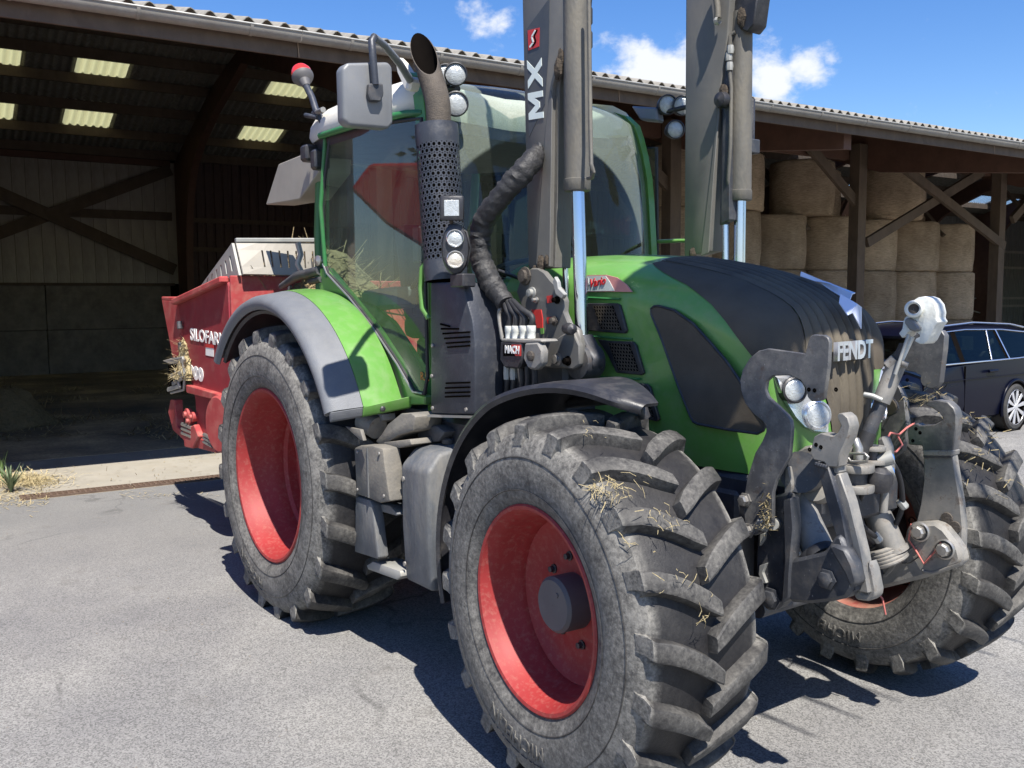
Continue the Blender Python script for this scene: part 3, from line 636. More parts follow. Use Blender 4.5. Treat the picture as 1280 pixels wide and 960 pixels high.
# end walls
for ue in (U0 - 0.1, U1):
    mb = MB(); mb.prism([B(ue, w, z) for w, z in ((0.3, 0), (17, 0), (17, zroof(17) - .02), (WR, zroof(WR) - .02), (0.3, zroof(.3) - .02))], BU * 0.1)
    mb.build('end_wall', M['board'], barn, smooth=0)

# trees and a hedge beyond the barn, seen through the missing sheet
def leaf_cloud(mb, c, r, n, s, squash=1.0):
    for _ in range(n):
        d = Vector((random.gauss(0, 1), random.gauss(0, 1), random.gauss(0, 1))).normalized() * (r * random.random() ** 0.4)
        d.z *= squash
        p = Vector(c) + d
        a = Vector((random.gauss(0, 1), random.gauss(0, 1), random.gauss(0, .6))).normalized(); b = a.orthogonal().normalized()
        q = s * random.uniform(0.6, 1.3)
        mb.add([p - a * q, p + b * q * .5, p + a * q, p - b * q * .5], [(0, 1, 2, 3)])
tr = thing('leafy_bush', B(22.0, 21.5, 0), 'sunlit green bush seen through the gap in the barn back wall', 'bush')
mb = MB()
for k in range(9): leaf_cloud(mb, B(22.0 + random.uniform(-1.3, 1.3), 21.5 + random.uniform(-.8, .8), 1.2 + k * 0.42), 0.85, 330, 0.075)
mb.build('crown', M['leaf'], tr, smooth=0)
mb = MB(); mb.tube([B(22, 21.5, 0), B(22.1, 21.5, 1.5), B(22.0, 21.6, 3.6)], [0.14, 0.1, 0.04], 8); mb.build('trunk', M['bark'], tr)

# trees at the far side of the yard, mirrored in the cab glass
def yard_tree(loc, h, r, lab, seed):
    random.seed(seed); t = thing('yard_tree', loc, lab, 'tree', 'trees across the yard'); loc = Vector(loc)
    mb = MB(); mb.tube([loc, loc + Vector((.1, 0, h * .35)), loc + Vector((0, .1, h * .75))], [0.28, 0.2, 0.06], 8); mb.build('trunk', M['bark'], t)
    mb = MB()
    for _ in range(14): leaf_cloud(mb, loc + Vector((random.uniform(-r, r) * .6, random.uniform(-r, r) * .6, h * random.uniform(.4, .92))), r * .55, 110, 0.22)
    mb.build('crown', M['leaf'], t, smooth=0)
yard_tree((-14, -17, 0), 7, 3.0, 'broad leafy tree far left across the yard beside the second tree', 11)
yard_tree((-22, -18, 0), 8, 3.4, 'tallest leafy tree far left across the yard', 12)
yard_tree((26, 16, 0), 8, 3.6, 'leafy tree on the far right across the yard', 13)
yard_tree((30, 9, 0), 7, 3.2, 'smaller leafy tree on the far right nearer the road', 14)
random.seed(7)

# ------------------------------------------------------------------ round bales stacked on end under the right bays
def make_bale(seed):
    rnd = random.Random(seed); mb = MB(); rings = []; R_, H_ = 0.76, 1.23; n = 36
    prof = [(0.0, 0.0), (0.5, 0.0), (0.69, 0.004), (0.735, 0.02), (0.752, 0.06), (0.758, 0.16), (0.768, 0.38), (0.772, 0.62), (0.768, 0.86), (0.758, 1.07), (0.752, 1.17), (0.740, 1.212), (0.70, 1.232), (0.5, 1.24), (0.0, 1.24)]
    off = rnd.uniform(0, 50)
    for r, z in prof:
        ring = []
        for j in range(n):
            t = 2 * math.pi * j / n
            q = r + (0.03 * mnoise.noise(Vector((math.cos(t) * 2 + off, math.sin(t) * 2, z * 3))) if r > .5 else 0)
            ring.append(Vector((q * math.cos(t), q * math.sin(t), z + 0.015 * mnoise.noise(Vector((math.cos(t) * 3, math.sin(t) * 3 + off, r))))))
        rings.append(ring)
    mb.loft(rings)
    # loose ends of hay standing off the rim
    for _ in range(260):
        t = rnd.uniform(0, 6.283); z = rnd.choice((rnd.uniform(1.12, 1.24), rnd.uniform(0.0, .12), rnd.uniform(.1, 1.2))); r = 0.75
        p = Vector((r * math.cos(t), r * math.sin(t), z)); d = Vector((math.cos(t) * .6 + rnd.gauss(0, .5), math.sin(t) * .6 + rnd.gauss(0, .5), rnd.gauss(0, .5))).normalized() * rnd.uniform(.05, .14)
        s = d.cross(Vector((0, 0, 1))).normalized() * 0.006
        mb.add([p - s, p + s, p + d], [(0, 1, 2)])
    b = mb
    b.v = b.v
    return b
WLOC_B = []
bale_src = None
bale_list = []
colsU = [(20.35, 5.0, 3), (18.78, 5.0, 3), (17.2, 5.05, 3), (15.62, 5.0, 3), (14.1, 5.2, 3), (12.5, 5.1, 4), (10.9, 5.0, 4)]
names = ['rightmost column nearest the open bay', 'column right of the crossed braces', 'column just right of the timber post', 'column behind the timber post', 'column left of the timber post', 'second column left of the post', 'column beside the raised loader arm']
tiers = ['bottom', 'second', 'third', 'top']
k = 0
for (u, w, nt), nm in zip(colsU, names):
    for t in range(nt):
        bale_list.append((u + random.uniform(-.04, .04), w + random.uniform(-.05, .05), 1.235 * t, 'round straw bale, %s tier of the %s' % (tiers[t], nm)))
bale_list += [(17.72, 4.75, 3.705, 'round straw bale perched on top at the middle of the crossed braces'),
              (14.75, 5.0, 3.705, 'wide round straw bale on top left of the timber post'),
              (19.8, 6.1, 3.705, 'shaded round straw bale on top behind the crossed braces'),
              (16.25, 6.0, 3.705, 'dark shaded round straw bale on top behind the timber post')]
for t in range(4):
    bale_list.append((13.2, 6.8, 1.235 * t, 'shaded round straw bale, %s tier of the rear column near the loader' % tiers[t]))
for i, (u, w, z, lab) in enumerate(bale_list):
    if bale_src is None:
        mbb = make_bale(3); bale_src = mbb.build('hay_bale', M['hay'], smooth=50, origin=(0, 0, 0)); o = bale_src
    else:
        o = bale_src.copy(); COL.objects.link(o)
    o.location = B(u, w, z + 0.008); o.rotation_euler = (0, 0, random.uniform(0, 6.28)); s = random.uniform(0.925, 0.99); o.scale = (s, s, 1)
    tag(o, lab, 'hay bale', 'round bales stacked in the barn')

# heap of old hay on the barn floor at the left, scattered hay
def heap(name, c, rx, ry, h, n, m, L=0.16, seed=1, parent=None, wdt=0.005):
    rnd = random.Random(seed); mb = MB(); rings = []
    for i in range(9):
        q = i / 8; r = q; ring = []
        for j in range(28):
            t = 2 * math.pi * j / 28
            e = 1 + 0.18 * mnoise.noise(Vector((math.cos(t) * 1.5 + seed, math.sin(t) * 1.5, q * 2)))
            zz2 = h * (math.cos(q * math.pi / 2) ** 1.2) * (1 + 0.25 * mnoise.noise(Vector((math.cos(t) * r * 3, math.sin(t) * r * 3, seed)))) if q < 1 else -0.01
            ring.append(Vector(c) + Vector((rx * r * e * math.cos(t), ry * r * e * math.sin(t), max(zz2, -0.01))))
        rings.append(ring)
    mb.loft(rings)
    for _ in range(n):
        t = rnd.uniform(0, 6.283); q = math.sqrt(rnd.random()) * 1.05
        p = Vector(c) + Vector((rx * q * math.cos(t), ry * q * math.sin(t), max(0.0, h * (math.cos(min(q, 1) * math.pi / 2) ** 1.2)) + 0.01))
        d = Vector((rnd.gauss(0, 1), rnd.gauss(0, 1), rnd.gauss(0, .35) + .1)).normalized() * L * rnd.uniform(.4, 1)
        s = d.cross(Vector((0, 0, 1))).normalized() * wdt
        mb.add([p - s, p + s, p + s * .6 + d, p - s * .6 + d], [(0, 1, 2, 3)])
    return mb.build(name, M[m], parent, smooth=60)
tag(heap('hay_heap', B(-1.75, 6.2, 0.008), 0.9, 0.95, 0.62, 900, 'hay_dark', 0.3, 2), 'low heap of old hay on the barn floor at the left edge', 'hay heap')
def scatter(name, fn, n, L, m, kind='stuff', w=0.004, seed=5, z=0.01, lift=0.2):
    rnd = random.Random(seed); mb = MB()
    for _ in range(n):
        p = fn(rnd)
        d = Vector((rnd.gauss(0, 1), rnd.gauss(0, 1), abs(rnd.gauss(0, lift)))).normalized() * L * rnd.uniform(.35, 1)
        s = d.cross(Vector((0, 0, 1))).normalized() * w
        p = p + Vector((0, 0, rnd.uniform(0.002, z)))
        mb.add([p - s, p + s, p + s + d, p - s + d], [(0, 1, 2, 3)])
    o = mb.build(name, M[m], smooth=0); tag(o, kind=kind); return o
def floor_pt(rnd):
    while True:
        u, w = rnd.uniform(-6, 7), rnd.uniform(3.0, 13)
        if mnoise.noise(Vector((u * .45, w * .45, 3))) > 0.02: return B(u, w, 0.01)
scatter('scattered_hay', floor_pt, 5200, 0.2, 'hay_dark', w=0.007)
scatter('scattered_straw', floor_pt, 5000, 0.16, 'straw', w=0.006, seed=8)
scatter('loose_straw', lambda r: PZ(r.gauss(30, 24), r.gauss(602, 5), 0.004), 1400, 0.10, 'straw', w=0.0035, z=0.035)
scatter('straw_on_asphalt', lambda r: PZ(r.uniform(-10, 60) , r.gauss(622, 7), 0.001), 420, 0.07, 'straw', w=0.003)
scatter('straw_by_drain', lambda r: PZ(r.uniform(150, 270), r.choice((r.gauss(619, 3), r.gauss(568, 4))), 0.006), 160, 0.06, 'straw', w=0.003)
scatter('straw_on_apron', lambda r: B(r.uniform(-2.2, 6), r.uniform(0.2, 2.2), 0.006), 420, 0.06, 'hay_dark', w=0.003)

# weeds at the left edge
def weed(name, loc, n, h, lab, m, spread=0.5, seed=1, w=0.008):
    rnd = random.Random(seed); t = thing(name, loc, lab, 'weed'); loc = Vector(loc)
    for half in range(2):
        mb = MB()
        for _ in range(n // 2):
            a = rnd.uniform(0, 6.283); le = h * rnd.uniform(.5, 1); q = rnd.uniform(.1, spread)
            pts = [loc + Vector((math.cos(a) * q * le * s ** 1.6, math.sin(a) * q * le * s ** 1.6, le * s * (1 - .25 * s * q))) for s in (0, .35, .7, 1)]
            sd = Vector((-math.sin(a), math.cos(a), 0))
            vs = []
            for p, ww in zip(pts, (w, w * 1.1, w * .7, .001)): vs += [p - sd * ww, p + sd * ww]
            mb.add(vs, [(0, 1, 3, 2), (2, 3, 5, 4), (4, 5, 7, 6)])
        mb.build('leaf_tuft', M[m], t, smooth=60)
    return t
weed('weed_tuft', PZ(14, 616, 0), 60, 0.34, 'tuft of grey green grass blades growing at the drain end', 'leaf_grey', 0.75, 3)
weed('tall_weed', PZ(3, 600, 0.004), 10, 0.34, 'thin upright green weed at the very left edge behind the straw', 'leaf', 0.25, 5, 0.006)

# bent tubular frame and boards leaning against the barn back wall at the right
fr = thing('tube_frame', B(39.5, 15.6, 0), 'pale bent tubular frame leaning by the grey barn cladding behind the car', 'metal frame')
fr_mb = MB(); fr_mb.tube([B(38.6, 15.6, 0), B(39.2, 15.9, 1.1), B(40.3, 16.2, 1.75), B(41.2, 16.2, 1.8), B(40.6, 15.9, 0)], 0.05, 8); fr_mb.build('tube', M['cream'], fr)
fr_mb = MB(); fr_mb.tube([B(39.6, 15.9, 1.2), B(40.9, 16.0, 1.0)], 0.035, 8); fr_mb.build('crossbar', M['cream'], fr)
st = thing('pallet_stack', B(36.0, 14.5, 0), 'small stack of wooden pallets beside the rightmost bales', 'pallets')
for k in range(5):
    mb = MB()
    for j in range(5): bbox_b(mb, 35.4 + .005 * k, 36.6, 14.0 + j * .27, 14.16 + j * .27, 0.02 + k * .16, 0.045 + k * .16)
    for j in range(3): bbox_b(mb, 35.4 + j * .55, 35.5 + j * .55, 14.0, 15.25, 0.047 + k * .16, 0.147 + k * .16)
    mb.build('pallet', M['wood'], st, smooth=0)

# loose grit on the asphalt
rnd_g = random.Random(21); mb = MB()
for _ in range(2200):
    x, y = rnd_g.uniform(-3.8, 4.6), rnd_g.uniform(-3.6, 3.0)
    if rnd_g.random() < 0.5: x = rnd_g.uniform(-3.9, 0.5)
    q = 0.0018 + 0.0055 * rnd_g.random() ** 3; a = rnd_g.uniform(0, 6.28)
    p = [Vector((x + q * math.cos(a + k * 2.09) * rnd_g.uniform(.7, 1.3), y + q * math.sin(a + k * 2.09) * rnd_g.uniform(.7, 1.3), 0.0006)) for k in range(3)] + [Vector((x + q * .2, y, q * rnd_g.uniform(.7, 1.2)))]
    mb.add(p, [(0, 1, 3), (1, 2, 3), (2, 0, 3)])
tag(mb.build('loose_grit', M['concrete'], smooth=0), kind='stuff')
# ------------------------------------------------------------------ tractor (front towards +X, its right side towards the camera)
tractor = thing('tractor', (0, 0, 0), 'big green farm tractor with red wheels and black ribbed hood parked on asphalt', 'tractor')
XF, ZF, XR, ZR = 2.56, 0.715, 0.0, 0.828

def set_dust(o, fn):
    me = o.data; at = me.attributes.new('dust', 'FLOAT', 'POINT')
    for i, v in enumerate(me.vertices): at.data[i].value = fn(v.co)

def text_mesh(s, size, shear=0.0, ext=0.004, bold=0.0, spacing=1.0):
    cu = bpy.data.curves.new('lettering', 'FONT'); cu.body = s; cu.size = size; cu.shear = shear; cu.extrude = ext
    cu.offset = bold; cu.align_x = 'CENTER'; cu.align_y = 'CENTER'; cu.space_character = spacing; cu.resolution_u = 3
    o = bpy.data.objects.new('lettering', cu); COL.objects.link(o)
    bpy.context.view_layer.update()
    me = bpy.data.meshes.new_from_object(o.evaluated_get(bpy.context.evaluated_depsgraph_get()))
    bpy.data.objects.remove(o); bpy.data.curves.remove(cu)
    return me
def lettering(name, s, size, center, xdir, ydir, mat, parent, shear=0.0, ext=0.003, bold=0.0, bend=None, spacing=1.0, width=None):
    me = text_mesh(s, size, shear, ext, bold, spacing)
    xd = Vector(xdir).normalized(); yd = Vector(ydir).normalized(); nd = xd.cross(yd).normalized()
    if width:
        xs = [v.co.x for v in me.vertices]; k = width / (max(xs) - min(xs)); mid = (max(xs) + min(xs)) / 2
        for v in me.vertices: v.co.x = (v.co.x - mid) * k
    for v in me.vertices:
        v.co = bend(v.co) if bend else xd * v.co.x + yd * v.co.y + nd * v.co.z
    me.materials.clear(); me.materials.append(mat)
    return link_mesh(name, me, parent, center)

# ---- wheels
def make_wheel(name, cx, cy, cz, side, R, prof_half, rimprof, nl, steer=0.0, lug_h=0.045, hub=None, word=None, label=None, rot0=0.0, fl=None, rimmat='red'):
    """side -1: outer face to -Y. prof_half: (r, y>0) from bead to crown"""
    w = bpy.data.objects.new(name, None); COL.objects.link(w); w.parent = tractor; w.location = (cx, cy, cz); w.rotation_euler = (0, 0, steer)
    WLOC[w.name] = Vector((0, 0, 0))
    if label: w['label'] = label
    # tyre carcass; the axis runs along Y
    full = prof_half + [(r, -y) for r, y in reversed(prof_half[:-1])]
    mb = MB(); n = 96; k = len(full)
    vs = []
    for i in range(n):
        t = 2 * math.pi * i / n
        for r, y in full: vs.append((r * math.cos(t), y, r * math.sin(t)))
    fs = [(i * k + j, i * k + j + 1, ((i + 1) % n) * k + j + 1, ((i + 1) % n) * k + j) for i in range(n) for j in range(k - 1)]
    mb.add(vs, fs)
    ymax = max(y for r, y in prof_half); rb = prof_half[-1][0]
    def ybody(rad):
        for (ra, ya), (rc, yc) in zip(prof_half, prof_half[1:]):
            if ra <= rad <= rc: return ya + (yc - ya) * (rad - ra) / (rc - ra)
        return prof_half[-1][1]
    rsh = [r for r, y in prof_half if y > ymax * 0.8][-1]
    yl = ymax * 0.93; Rt = R
    st = []
    for q in range(7):
        u = q / 6; y = -0.018 + (yl - 0.012 + 0.018) * u
        st.append((y, Rt - 0.006 * u * u - 0.022 * u ** 5, rb - 0.02 - (rb - rsh) * u * u, 0.50 * yl / 0.262 * 0.262 / rb * 1.02 * (1 - (1 - u) ** 1.45) / 1.0 * 1.9 * 0.5))
    thE = st[-1][3]
    for dr, dth in ((0.038, 0.012), (0.072, 0.022), (0.105, 0.030), (0.135, 0.036)):
        rad = Rt - dr; st.append((max(ybody(rad), yl * .95) + (0.010 if dr < .08 else (0.006 if dr < .12 else -0.012)), rad, rad - 0.05, thE + dth))
    wt, wb = 0.026 * R / 0.71 + .004, 0.046 * R / 0.71
    for s in (1, -1):
        for i in range(nl):
            th0 = 2 * math.pi * (i + (0.5 if s < 0 else 0)) / nl + rot0
            rings = []
            for qi, (y, rt, rbb, th) in enumerate(st):
                t = th0 + th; e = 0.75 if qi == 0 else 1.0
                ring = []
                yb = y if qi < 7 else y - 0.014 * (qi - 6)
                for rr, ww, yy in ((rbb, -wb * e, yb), (rt - .004, -wt * e * 1.12, y), (rt, -wt * e * 0.85, y), (rt, wt * e * 0.85, y), (rt - .004, wt * e * 1.12, y), (rbb, wb * e, yb)):
                    tt = t + ww / R
                    ring.append(Vector((rr * math.cos(tt), yy * s, rr * math.sin(tt))))
                if s < 0: ring.reverse()
                rings.append(ring)
            mb.loft(rings, closed=True, caps=True)
    ty = mb.build('tyre', M['tyre'], w, smooth=32, origin=(0, 0, 0), fixn=False)
    def dust(c):  # dust, plus sunlit lug tops and darker gaps put into it
        r = math.hypot(c.x, c.z); ay = abs(c.y)
        if r > R - 0.012: return 0.5
        if r > R - 0.03: return 0.3
        if ay > ymax * 0.80 and r < R - 0.035: return (0.85 if r < rsh - .09 else 1.0) if r > prof_half[1][0] + .03 else 0.45
        if ay > ymax * 0.6: return 0.09
        return 0.04
    set_dust(ty, dust)
    # moulded rings and lettering on the outer wall
    mb = MB()
    yw = ymax * 0.985
    rr_ = (prof_half[0][0] + rsh) / 2
    for rad in (rr_ + 0.055, rr_ - 0.065):
        for s in (1, -1):
            yy = None
            for (ra, ya), (rc, yc) in zip(prof_half, prof_half[1:]):
                if ra <= rad <= rc: yy = ya + (yc - ya) * (rad - ra) / (rc - ra)
            if yy is None: continue
            a = [Vector((rad * math.cos(2 * math.pi * i / 72), s * (yy + 0.0005), rad * math.sin(2 * math.pi * i / 72))) for i in range(73)]
            mb.tube(a, 0.0028, 5, cap=False)
    ring = mb.build('moulded_ring', M['tyre'], w, smooth=60, origin=(0, 0, 0)); set_dust(ring, lambda c: 0.25)
    if word:
        for s in (1, -1):
            for ang in word[1]:
                def bend(c, s=s, ang=ang):
                    a = ang - s * c.x / rr_ * (-1 if s < 0 else 1) * (1 if s < 0 else 1)
                    a = ang + (c.x / rr_ if s < 0 else -c.x / rr_) * -1
                    rad = rr_ + c.y
                    yy = ymax
                    for (ra, ya), (rc, yc) in zip(prof_half, prof_half[1:]):
                        if ra <= rad <= rc: yy = ya + (yc - ya) * (rad - ra) / (rc - ra)
                    return Vector((rad * math.cos(a), s * (yy + c.z + 0.001), rad * math.sin(a)))
                lo = lettering('lettering', word[0], 0.075, (0, 0, 0), (1, 0, 0), (0, 1, 0), M['tyre'], w, ext=0.003, bend=bend, spacing=1.15)
                set_dust(lo, lambda c: 0.6)
    # rim: flange, stepped barrel and dished disc; rimprof = (r, h) with h outward
    mb = MB(); n = 72; vs = []; k = len(rimprof)
    for i in range(n):
        t = 2 * math.pi * i / n
        for r, h in rimprof: vs.append((r * math.cos(t), side * h, r * math.sin(t)))
    fs = [(i * k + j, ((i + 1) % n) * k + j, ((i + 1) % n) * k + j + 1, i * k + j + 1) for i in range(n) for j in range(k - 1)]
    mb.add(vs, fs)
    # back of the barrel (seen from inside)
    bk = [(rimprof[1][0], -rimprof[1][1]), (rimprof[3][0] - .005, -rimprof[1][1] + 0.01), (rimprof[5][0], -rimprof[5][1] * .7), (rimprof[7][0], -rimprof[7][1] * .2), (rimprof[8][0] - 0.002, rimprof[9][1])]
    vs = []; k = len(bk)
    for i in range(n):
        t = 2 * math.pi * i / n
        for r, h in bk: vs.append((r * math.cos(t), side * h, r * math.sin(t)))
    mb.add(vs, [(i * k + j, ((i + 1) % n) * k + j, ((i + 1) % n) * k + j + 1, i * k + j + 1) for i in range(n) for j in range(k - 1)])
    mb.build('rim', M[rimmat], w, smooth=35, origin=(0, 0, 0), fixn=True)
    hr, h0, h1, nb, rbolt, hb = hub
    mb = MB(); mb.lathe([(hr, h0 - 0.05), (hr, h1 - 0.012), (hr - 0.012, h1), (0.001, h1)], (0, 0, 0), (0, side, 0), 40)
    mb.lathe([(0.001, h1 + 0.004), (0.009, h1 + 0.004), (0.010, h1 - .002)], (0.03, 0, 0.045), (0, side, 0), 10)
    mb.build('hub_cap', M['hub'], w, smooth=40, origin=(0, 0, 0), fixn=True)
    bolt = None
    for i in range(nb):
        t = 2 * math.pi * (i + .3) / nb
        c = Vector((rbolt * math.cos(t), side * hb, rbolt * math.sin(t)))
        if bolt is None:
            mb = MB(); mb.lathe([(0.019, -0.01), (0.019, 0.006), (0.012, 0.008), (0.012, 0.024), (0.001, 0.026)], (0, 0, 0), (0, side, 0), 8)
            bolt = mb.build('wheel_bolt', M['black_plastic'], w, smooth=30, origin=(0, 0, 0), fixn=True); bolt.location = c
        else:
            o = bolt.copy(); COL.objects.link(o); o.parent = w; o.location = c
    # axle flange behind the disc
    mb = MB(); mb.lathe([(0.001, 0), (hr + .04, 0), (hr + .05, -0.12), (hr + .01, -0.2), (hr, -0.34)], (0, side * (h0 - 0.03), 0), (0, side, 0), 24)
    mb.build('axle_flange', M['link_dark'], w, smooth=40, origin=(0, 0, 0), fixn=True)
    return w
fprof = [(0.372, 0.212), (0.383, 0.236), (0.415, 0.256), (0.465, 0.268), (0.52, 0.270), (0.57, 0.262), (0.61, 0.250), (0.640, 0.228), (0.655, 0.19), (0.664, 0.11), (0.668, 0.0)]
frim = [(0.374, 0.215), (0.384, 0.230), (0.386, 0.240), (0.379, 0.246), (0.366, 0.243), (0.352, 0.215), (0.337, 0.185), (0.330, 0.115), (0.318, 0.095), (0.312, 0.062), (0.285, 0.050), (0.275, 0.042), (0.20, 0.036), (0.13, 0.044), (0.001, 0.044)]
rprof = [(0.50, 0.245), (0.512, 0.270), (0.545, 0.292), (0.60, 0.305), (0.66, 0.306), (0.72, 0.296), (0.765, 0.280), (0.798, 0.250), (0.815, 0.21), (0.826, 0.12), (0.830, 0.0)]
rrim = [(0.500, 0.248), (0.510, 0.262), (0.513, 0.272), (0.505, 0.279), (0.490, 0.276), (0.474, 0.245), (0.458, 0.205), (0.448, 0.10), (0.430, 0.075), (0.424, 0.00), (0.405, -0.02), (0.398, -0.075), (0.36, -0.088), (0.25, -0.075), (0.16, -0.05), (0.001, -0.05)]
ST = RAD(-3.3)
KF = 0.945
make_wheel('front_wheel', XF, -KF, ZF, -1, 0.712, fprof, frim, 20, ST, hub=(0.105, 0.044, 0.150, 8, 0.165, 0.04), word=('MICHELIN', (RAD(262),)), label='front wheel nearest the camera with straw on its tread', rot0=0.06)
make_wheel('front_wheel', XF, KF + .03, ZF, 1, 0.712, fprof, frim, 20, ST, hub=(0.105, 0.044, 0.150, 8, 0.165, 0.04), word=('MICHELIN', (RAD(262),)), label='far front wheel behind the front linkage', rot0=0.12, rimmat='red_dusty')
make_wheel('rear_wheel', XR, -0.925, ZR, -1, 0.878, rprof, rrim, 20, 0, hub=(0.13, -0.05, 0.02, 8, 0.21, -0.06), word=('MICHELIN', (RAD(250),)), label='large rear wheel under the grey and green mudguard', rot0=0.10)
make_wheel('rear_wheel', XR, 0.925, ZR, 1, 0.878, rprof, rrim, 20, 0, hub=(0.13, -0.05, 0.02, 8, 0.21, -0.06), label='far rear wheel', rot0=0.2)

# ---- chassis, axles, engine underside
mb = MB(); mb.box(-0.55, 1.3, -0.34, 0.34, 0.55, 1.30); mb.box(1.2, 2.95, -0.30, 0.30, 0.62, 1.17)
mb.build('chassis', M['black_plastic'], tractor, bevel=0.03)
mb = MB(); mb.tube([(0, -0.72, ZR), (0, 0.72, ZR)], 0.15, 16); mb.build('rear_axle', M['link_dark'], tractor)
mb = MB(); mb.tube([(XF, -0.72, ZF), (XF, -0.4, ZF - .01), (XF, 0.4, ZF - .01), (XF, 0.72, ZF)], [0.10, 0.085, 0.085, 0.10], 12); mb.box(XF - .16, XF + .16, -.2, .2, 0.55, 0.86); mb.build('front_axle', M['link_dark'], tractor, bevel=0.01)
mb = MB(); mb.box(1.95, 2.90, -0.405, -0.33, 0.97, 1.165); mb.build('frame_skirt', M['link_dark'], tractor, bevel=0.02)
mb = MB(); mb.box(1.95, 2.90, 0.33, 0.405, 0.97, 1.165); mb.build('frame_skirt', M['link_dark'], tractor, bevel=0.02)

# ---- hood
HW = 0.425
def interp(tab, x):
    if x <= tab[0][0]: return tab[0][1]
    for (a, p), (b, q) in zip(tab, tab[1:]):
        if x <= b: return p + (q - p) * (x - a) / (b - a)
    return tab[-1][1]
ZT = [(1.30, 2.055), (1.6, 2.06), (1.9, 2.055), (2.2, 2.03), (2.45, 1.985), (2.65, 1.94), (2.8, 1.885), (2.9, 1.835), (2.96, 1.775), (3.0, 1.70)]
HWX = [(1.3, 0.44), (1.9, 0.43), (2.5, 0.415), (2.75, 0.405), (2.88, 0.385), (2.95, 0.36)]
def ztop(x): return interp(ZT, x)
def hwx(x): return interp(HWX, x)
def crown(x, y): return ztop(x) - 0.42 * y * y
YR = 0.215                                            # the ribbed strip of the cover ends here
bpx = [(818, 331), (833, 342), (860, 356), (887, 376), (907, 400), (927, 427), (938, 441), (962, 470), (985, 482)]
def surf_hit(u, v):
    """where a measured point lies on the near flank of the hood"""
    best = None
    for k in range(120):
        y = -0.445 + 0.24 * k / 119; p = PY(u, v, y)
        if p.x < 1.2 or p.x > 3.0: continue
        e = abs(side_y(p.x, min(p.z, ztop(p.x) - .022)) + y)
        if best is None or e < best[0] - 1e-4: best = (e, p)
    return best[1]
XD = 2.20
def side_y(x, z):
    zt = ztop(x); zs = zt - 0.20; h = hwx(x)
    if z <= zs: return h - 0.012 * max(0, (1.45 - z))
    q = min(1, (z - zs) / 0.178)
    return h - (h - YR) * (1 - max(0, 1 - q ** 2.2) ** 0.62)
BD = [(lambda p: (p.x, p.z))(surf_hit(u, v)) for u, v in bpx]
BD = sorted(BD); print('BOUND', [(round(a, 3), round(b_, 3)) for a, b_ in BD])
XD = max(2.0, BD[0][0] - 0.02)
BD = [(XD, crown(XD, YR) - 0.012)] + [q for q in BD if q[0] > XD + .01 and q[0] < 2.94]
def zbd(x): return interp(BD, x)
def gx(z, y): return interp([(1.16, 3.035), (1.35, 3.05), (1.5, 3.045), (1.65, 3.02), (1.73, 2.985)], z) - 0.75 * y * y
def ylim(z): return interp([(1.16, 0.085), (1.30, 0.11), (1.45, 0.145), (1.56, 0.19), (1.63, YR)], z)
XS1 = [1.30, 1.5, 1.7, 1.85, XD - .12, XD - .05, XD]
XS2 = sorted(set([XD, XD + .03, XD + .07] + [q for q in (2.20, 2.27, 2.31, 2.35) if q > XD + .09])) + [2.43, 2.51, 2.59, 2.67, 2.75, 2.81, 2.87, 2.91, 2.945]
def zbot(x): return 1.38 if x < 1.75 else (1.17 if x > 1.9 else 1.38 - (x - 1.75) / .15 * .21)
mb = MB()
# crown of the green rear half
rings = []
for x in XS1:
    ring = [Vector((x, -side_y(x, z_), z_)) for z_ in [zbot(x) + (ztop(x) - 0.20 - zbot(x)) * k / 4 for k in range(5)]]
    for k in range(1, 7): z_ = ztop(x) - 0.20 + 0.178 * math.sin(math.pi / 2 * k / 6); ring.append(Vector((x, -side_y(x, z_), z_ - (0.0 if k < 6 else 0.0))))
    for k in range(1, 9): y = -YR + 2 * YR * k / 9 ; ring.append(Vector((x, y, min(crown(x, y), ztop(x)) )))
    ring += [Vector((q.x, -q.y, q.z)) for q in reversed(ring[:11])]
    rings.append(ring)
mb.loft(rings, closed=False)
# flanks below the dark cover
KF_ = [0, .2, .4, .55, .66, .72, .77, .81, .85, .88, .905, .925, .945, .96, .975, .988, 1.0]
for s in (-1, 1):
    rr = []
    for x in XS2:
        zb_ = zbd(x); z0 = zbot(x)
        rr.append([Vector((x, s * side_y(x, min(z0 + (zb_ - z0) * kf, ztop(x) - .022)), z0 + (zb_ - z0) * kf)) for kf in KF_])
    # nose: round to the grille edge
    zs_ = [z0 + (zb_ - z0) * kf for kf in KF_]
    for q in (0.25, 0.5, 0.75, 1.0):
        ring = []
        for z_ in zs_:
            ya = side_y(2.945, z_); yb = ylim(z_)
            y = ya + (yb - ya) * q; xx = 2.945 + (gx(z_, yb) - 2.945) * math.sin(q * math.pi / 2)
            ring.append(Vector((xx, s * y, z_)))
        rr.append(ring)
    mb.loft(rr, closed=False)
hood = mb.build('hood', M['green'], tractor, smooth=40, fixn=False)
# make the two halves' normals face outward
bm = bmesh.new(); bm.from_mesh(hood.data); bmesh.ops.recalc_face_normals(bm, faces=bm.faces); bm.to_mesh(hood.data); bm.free()
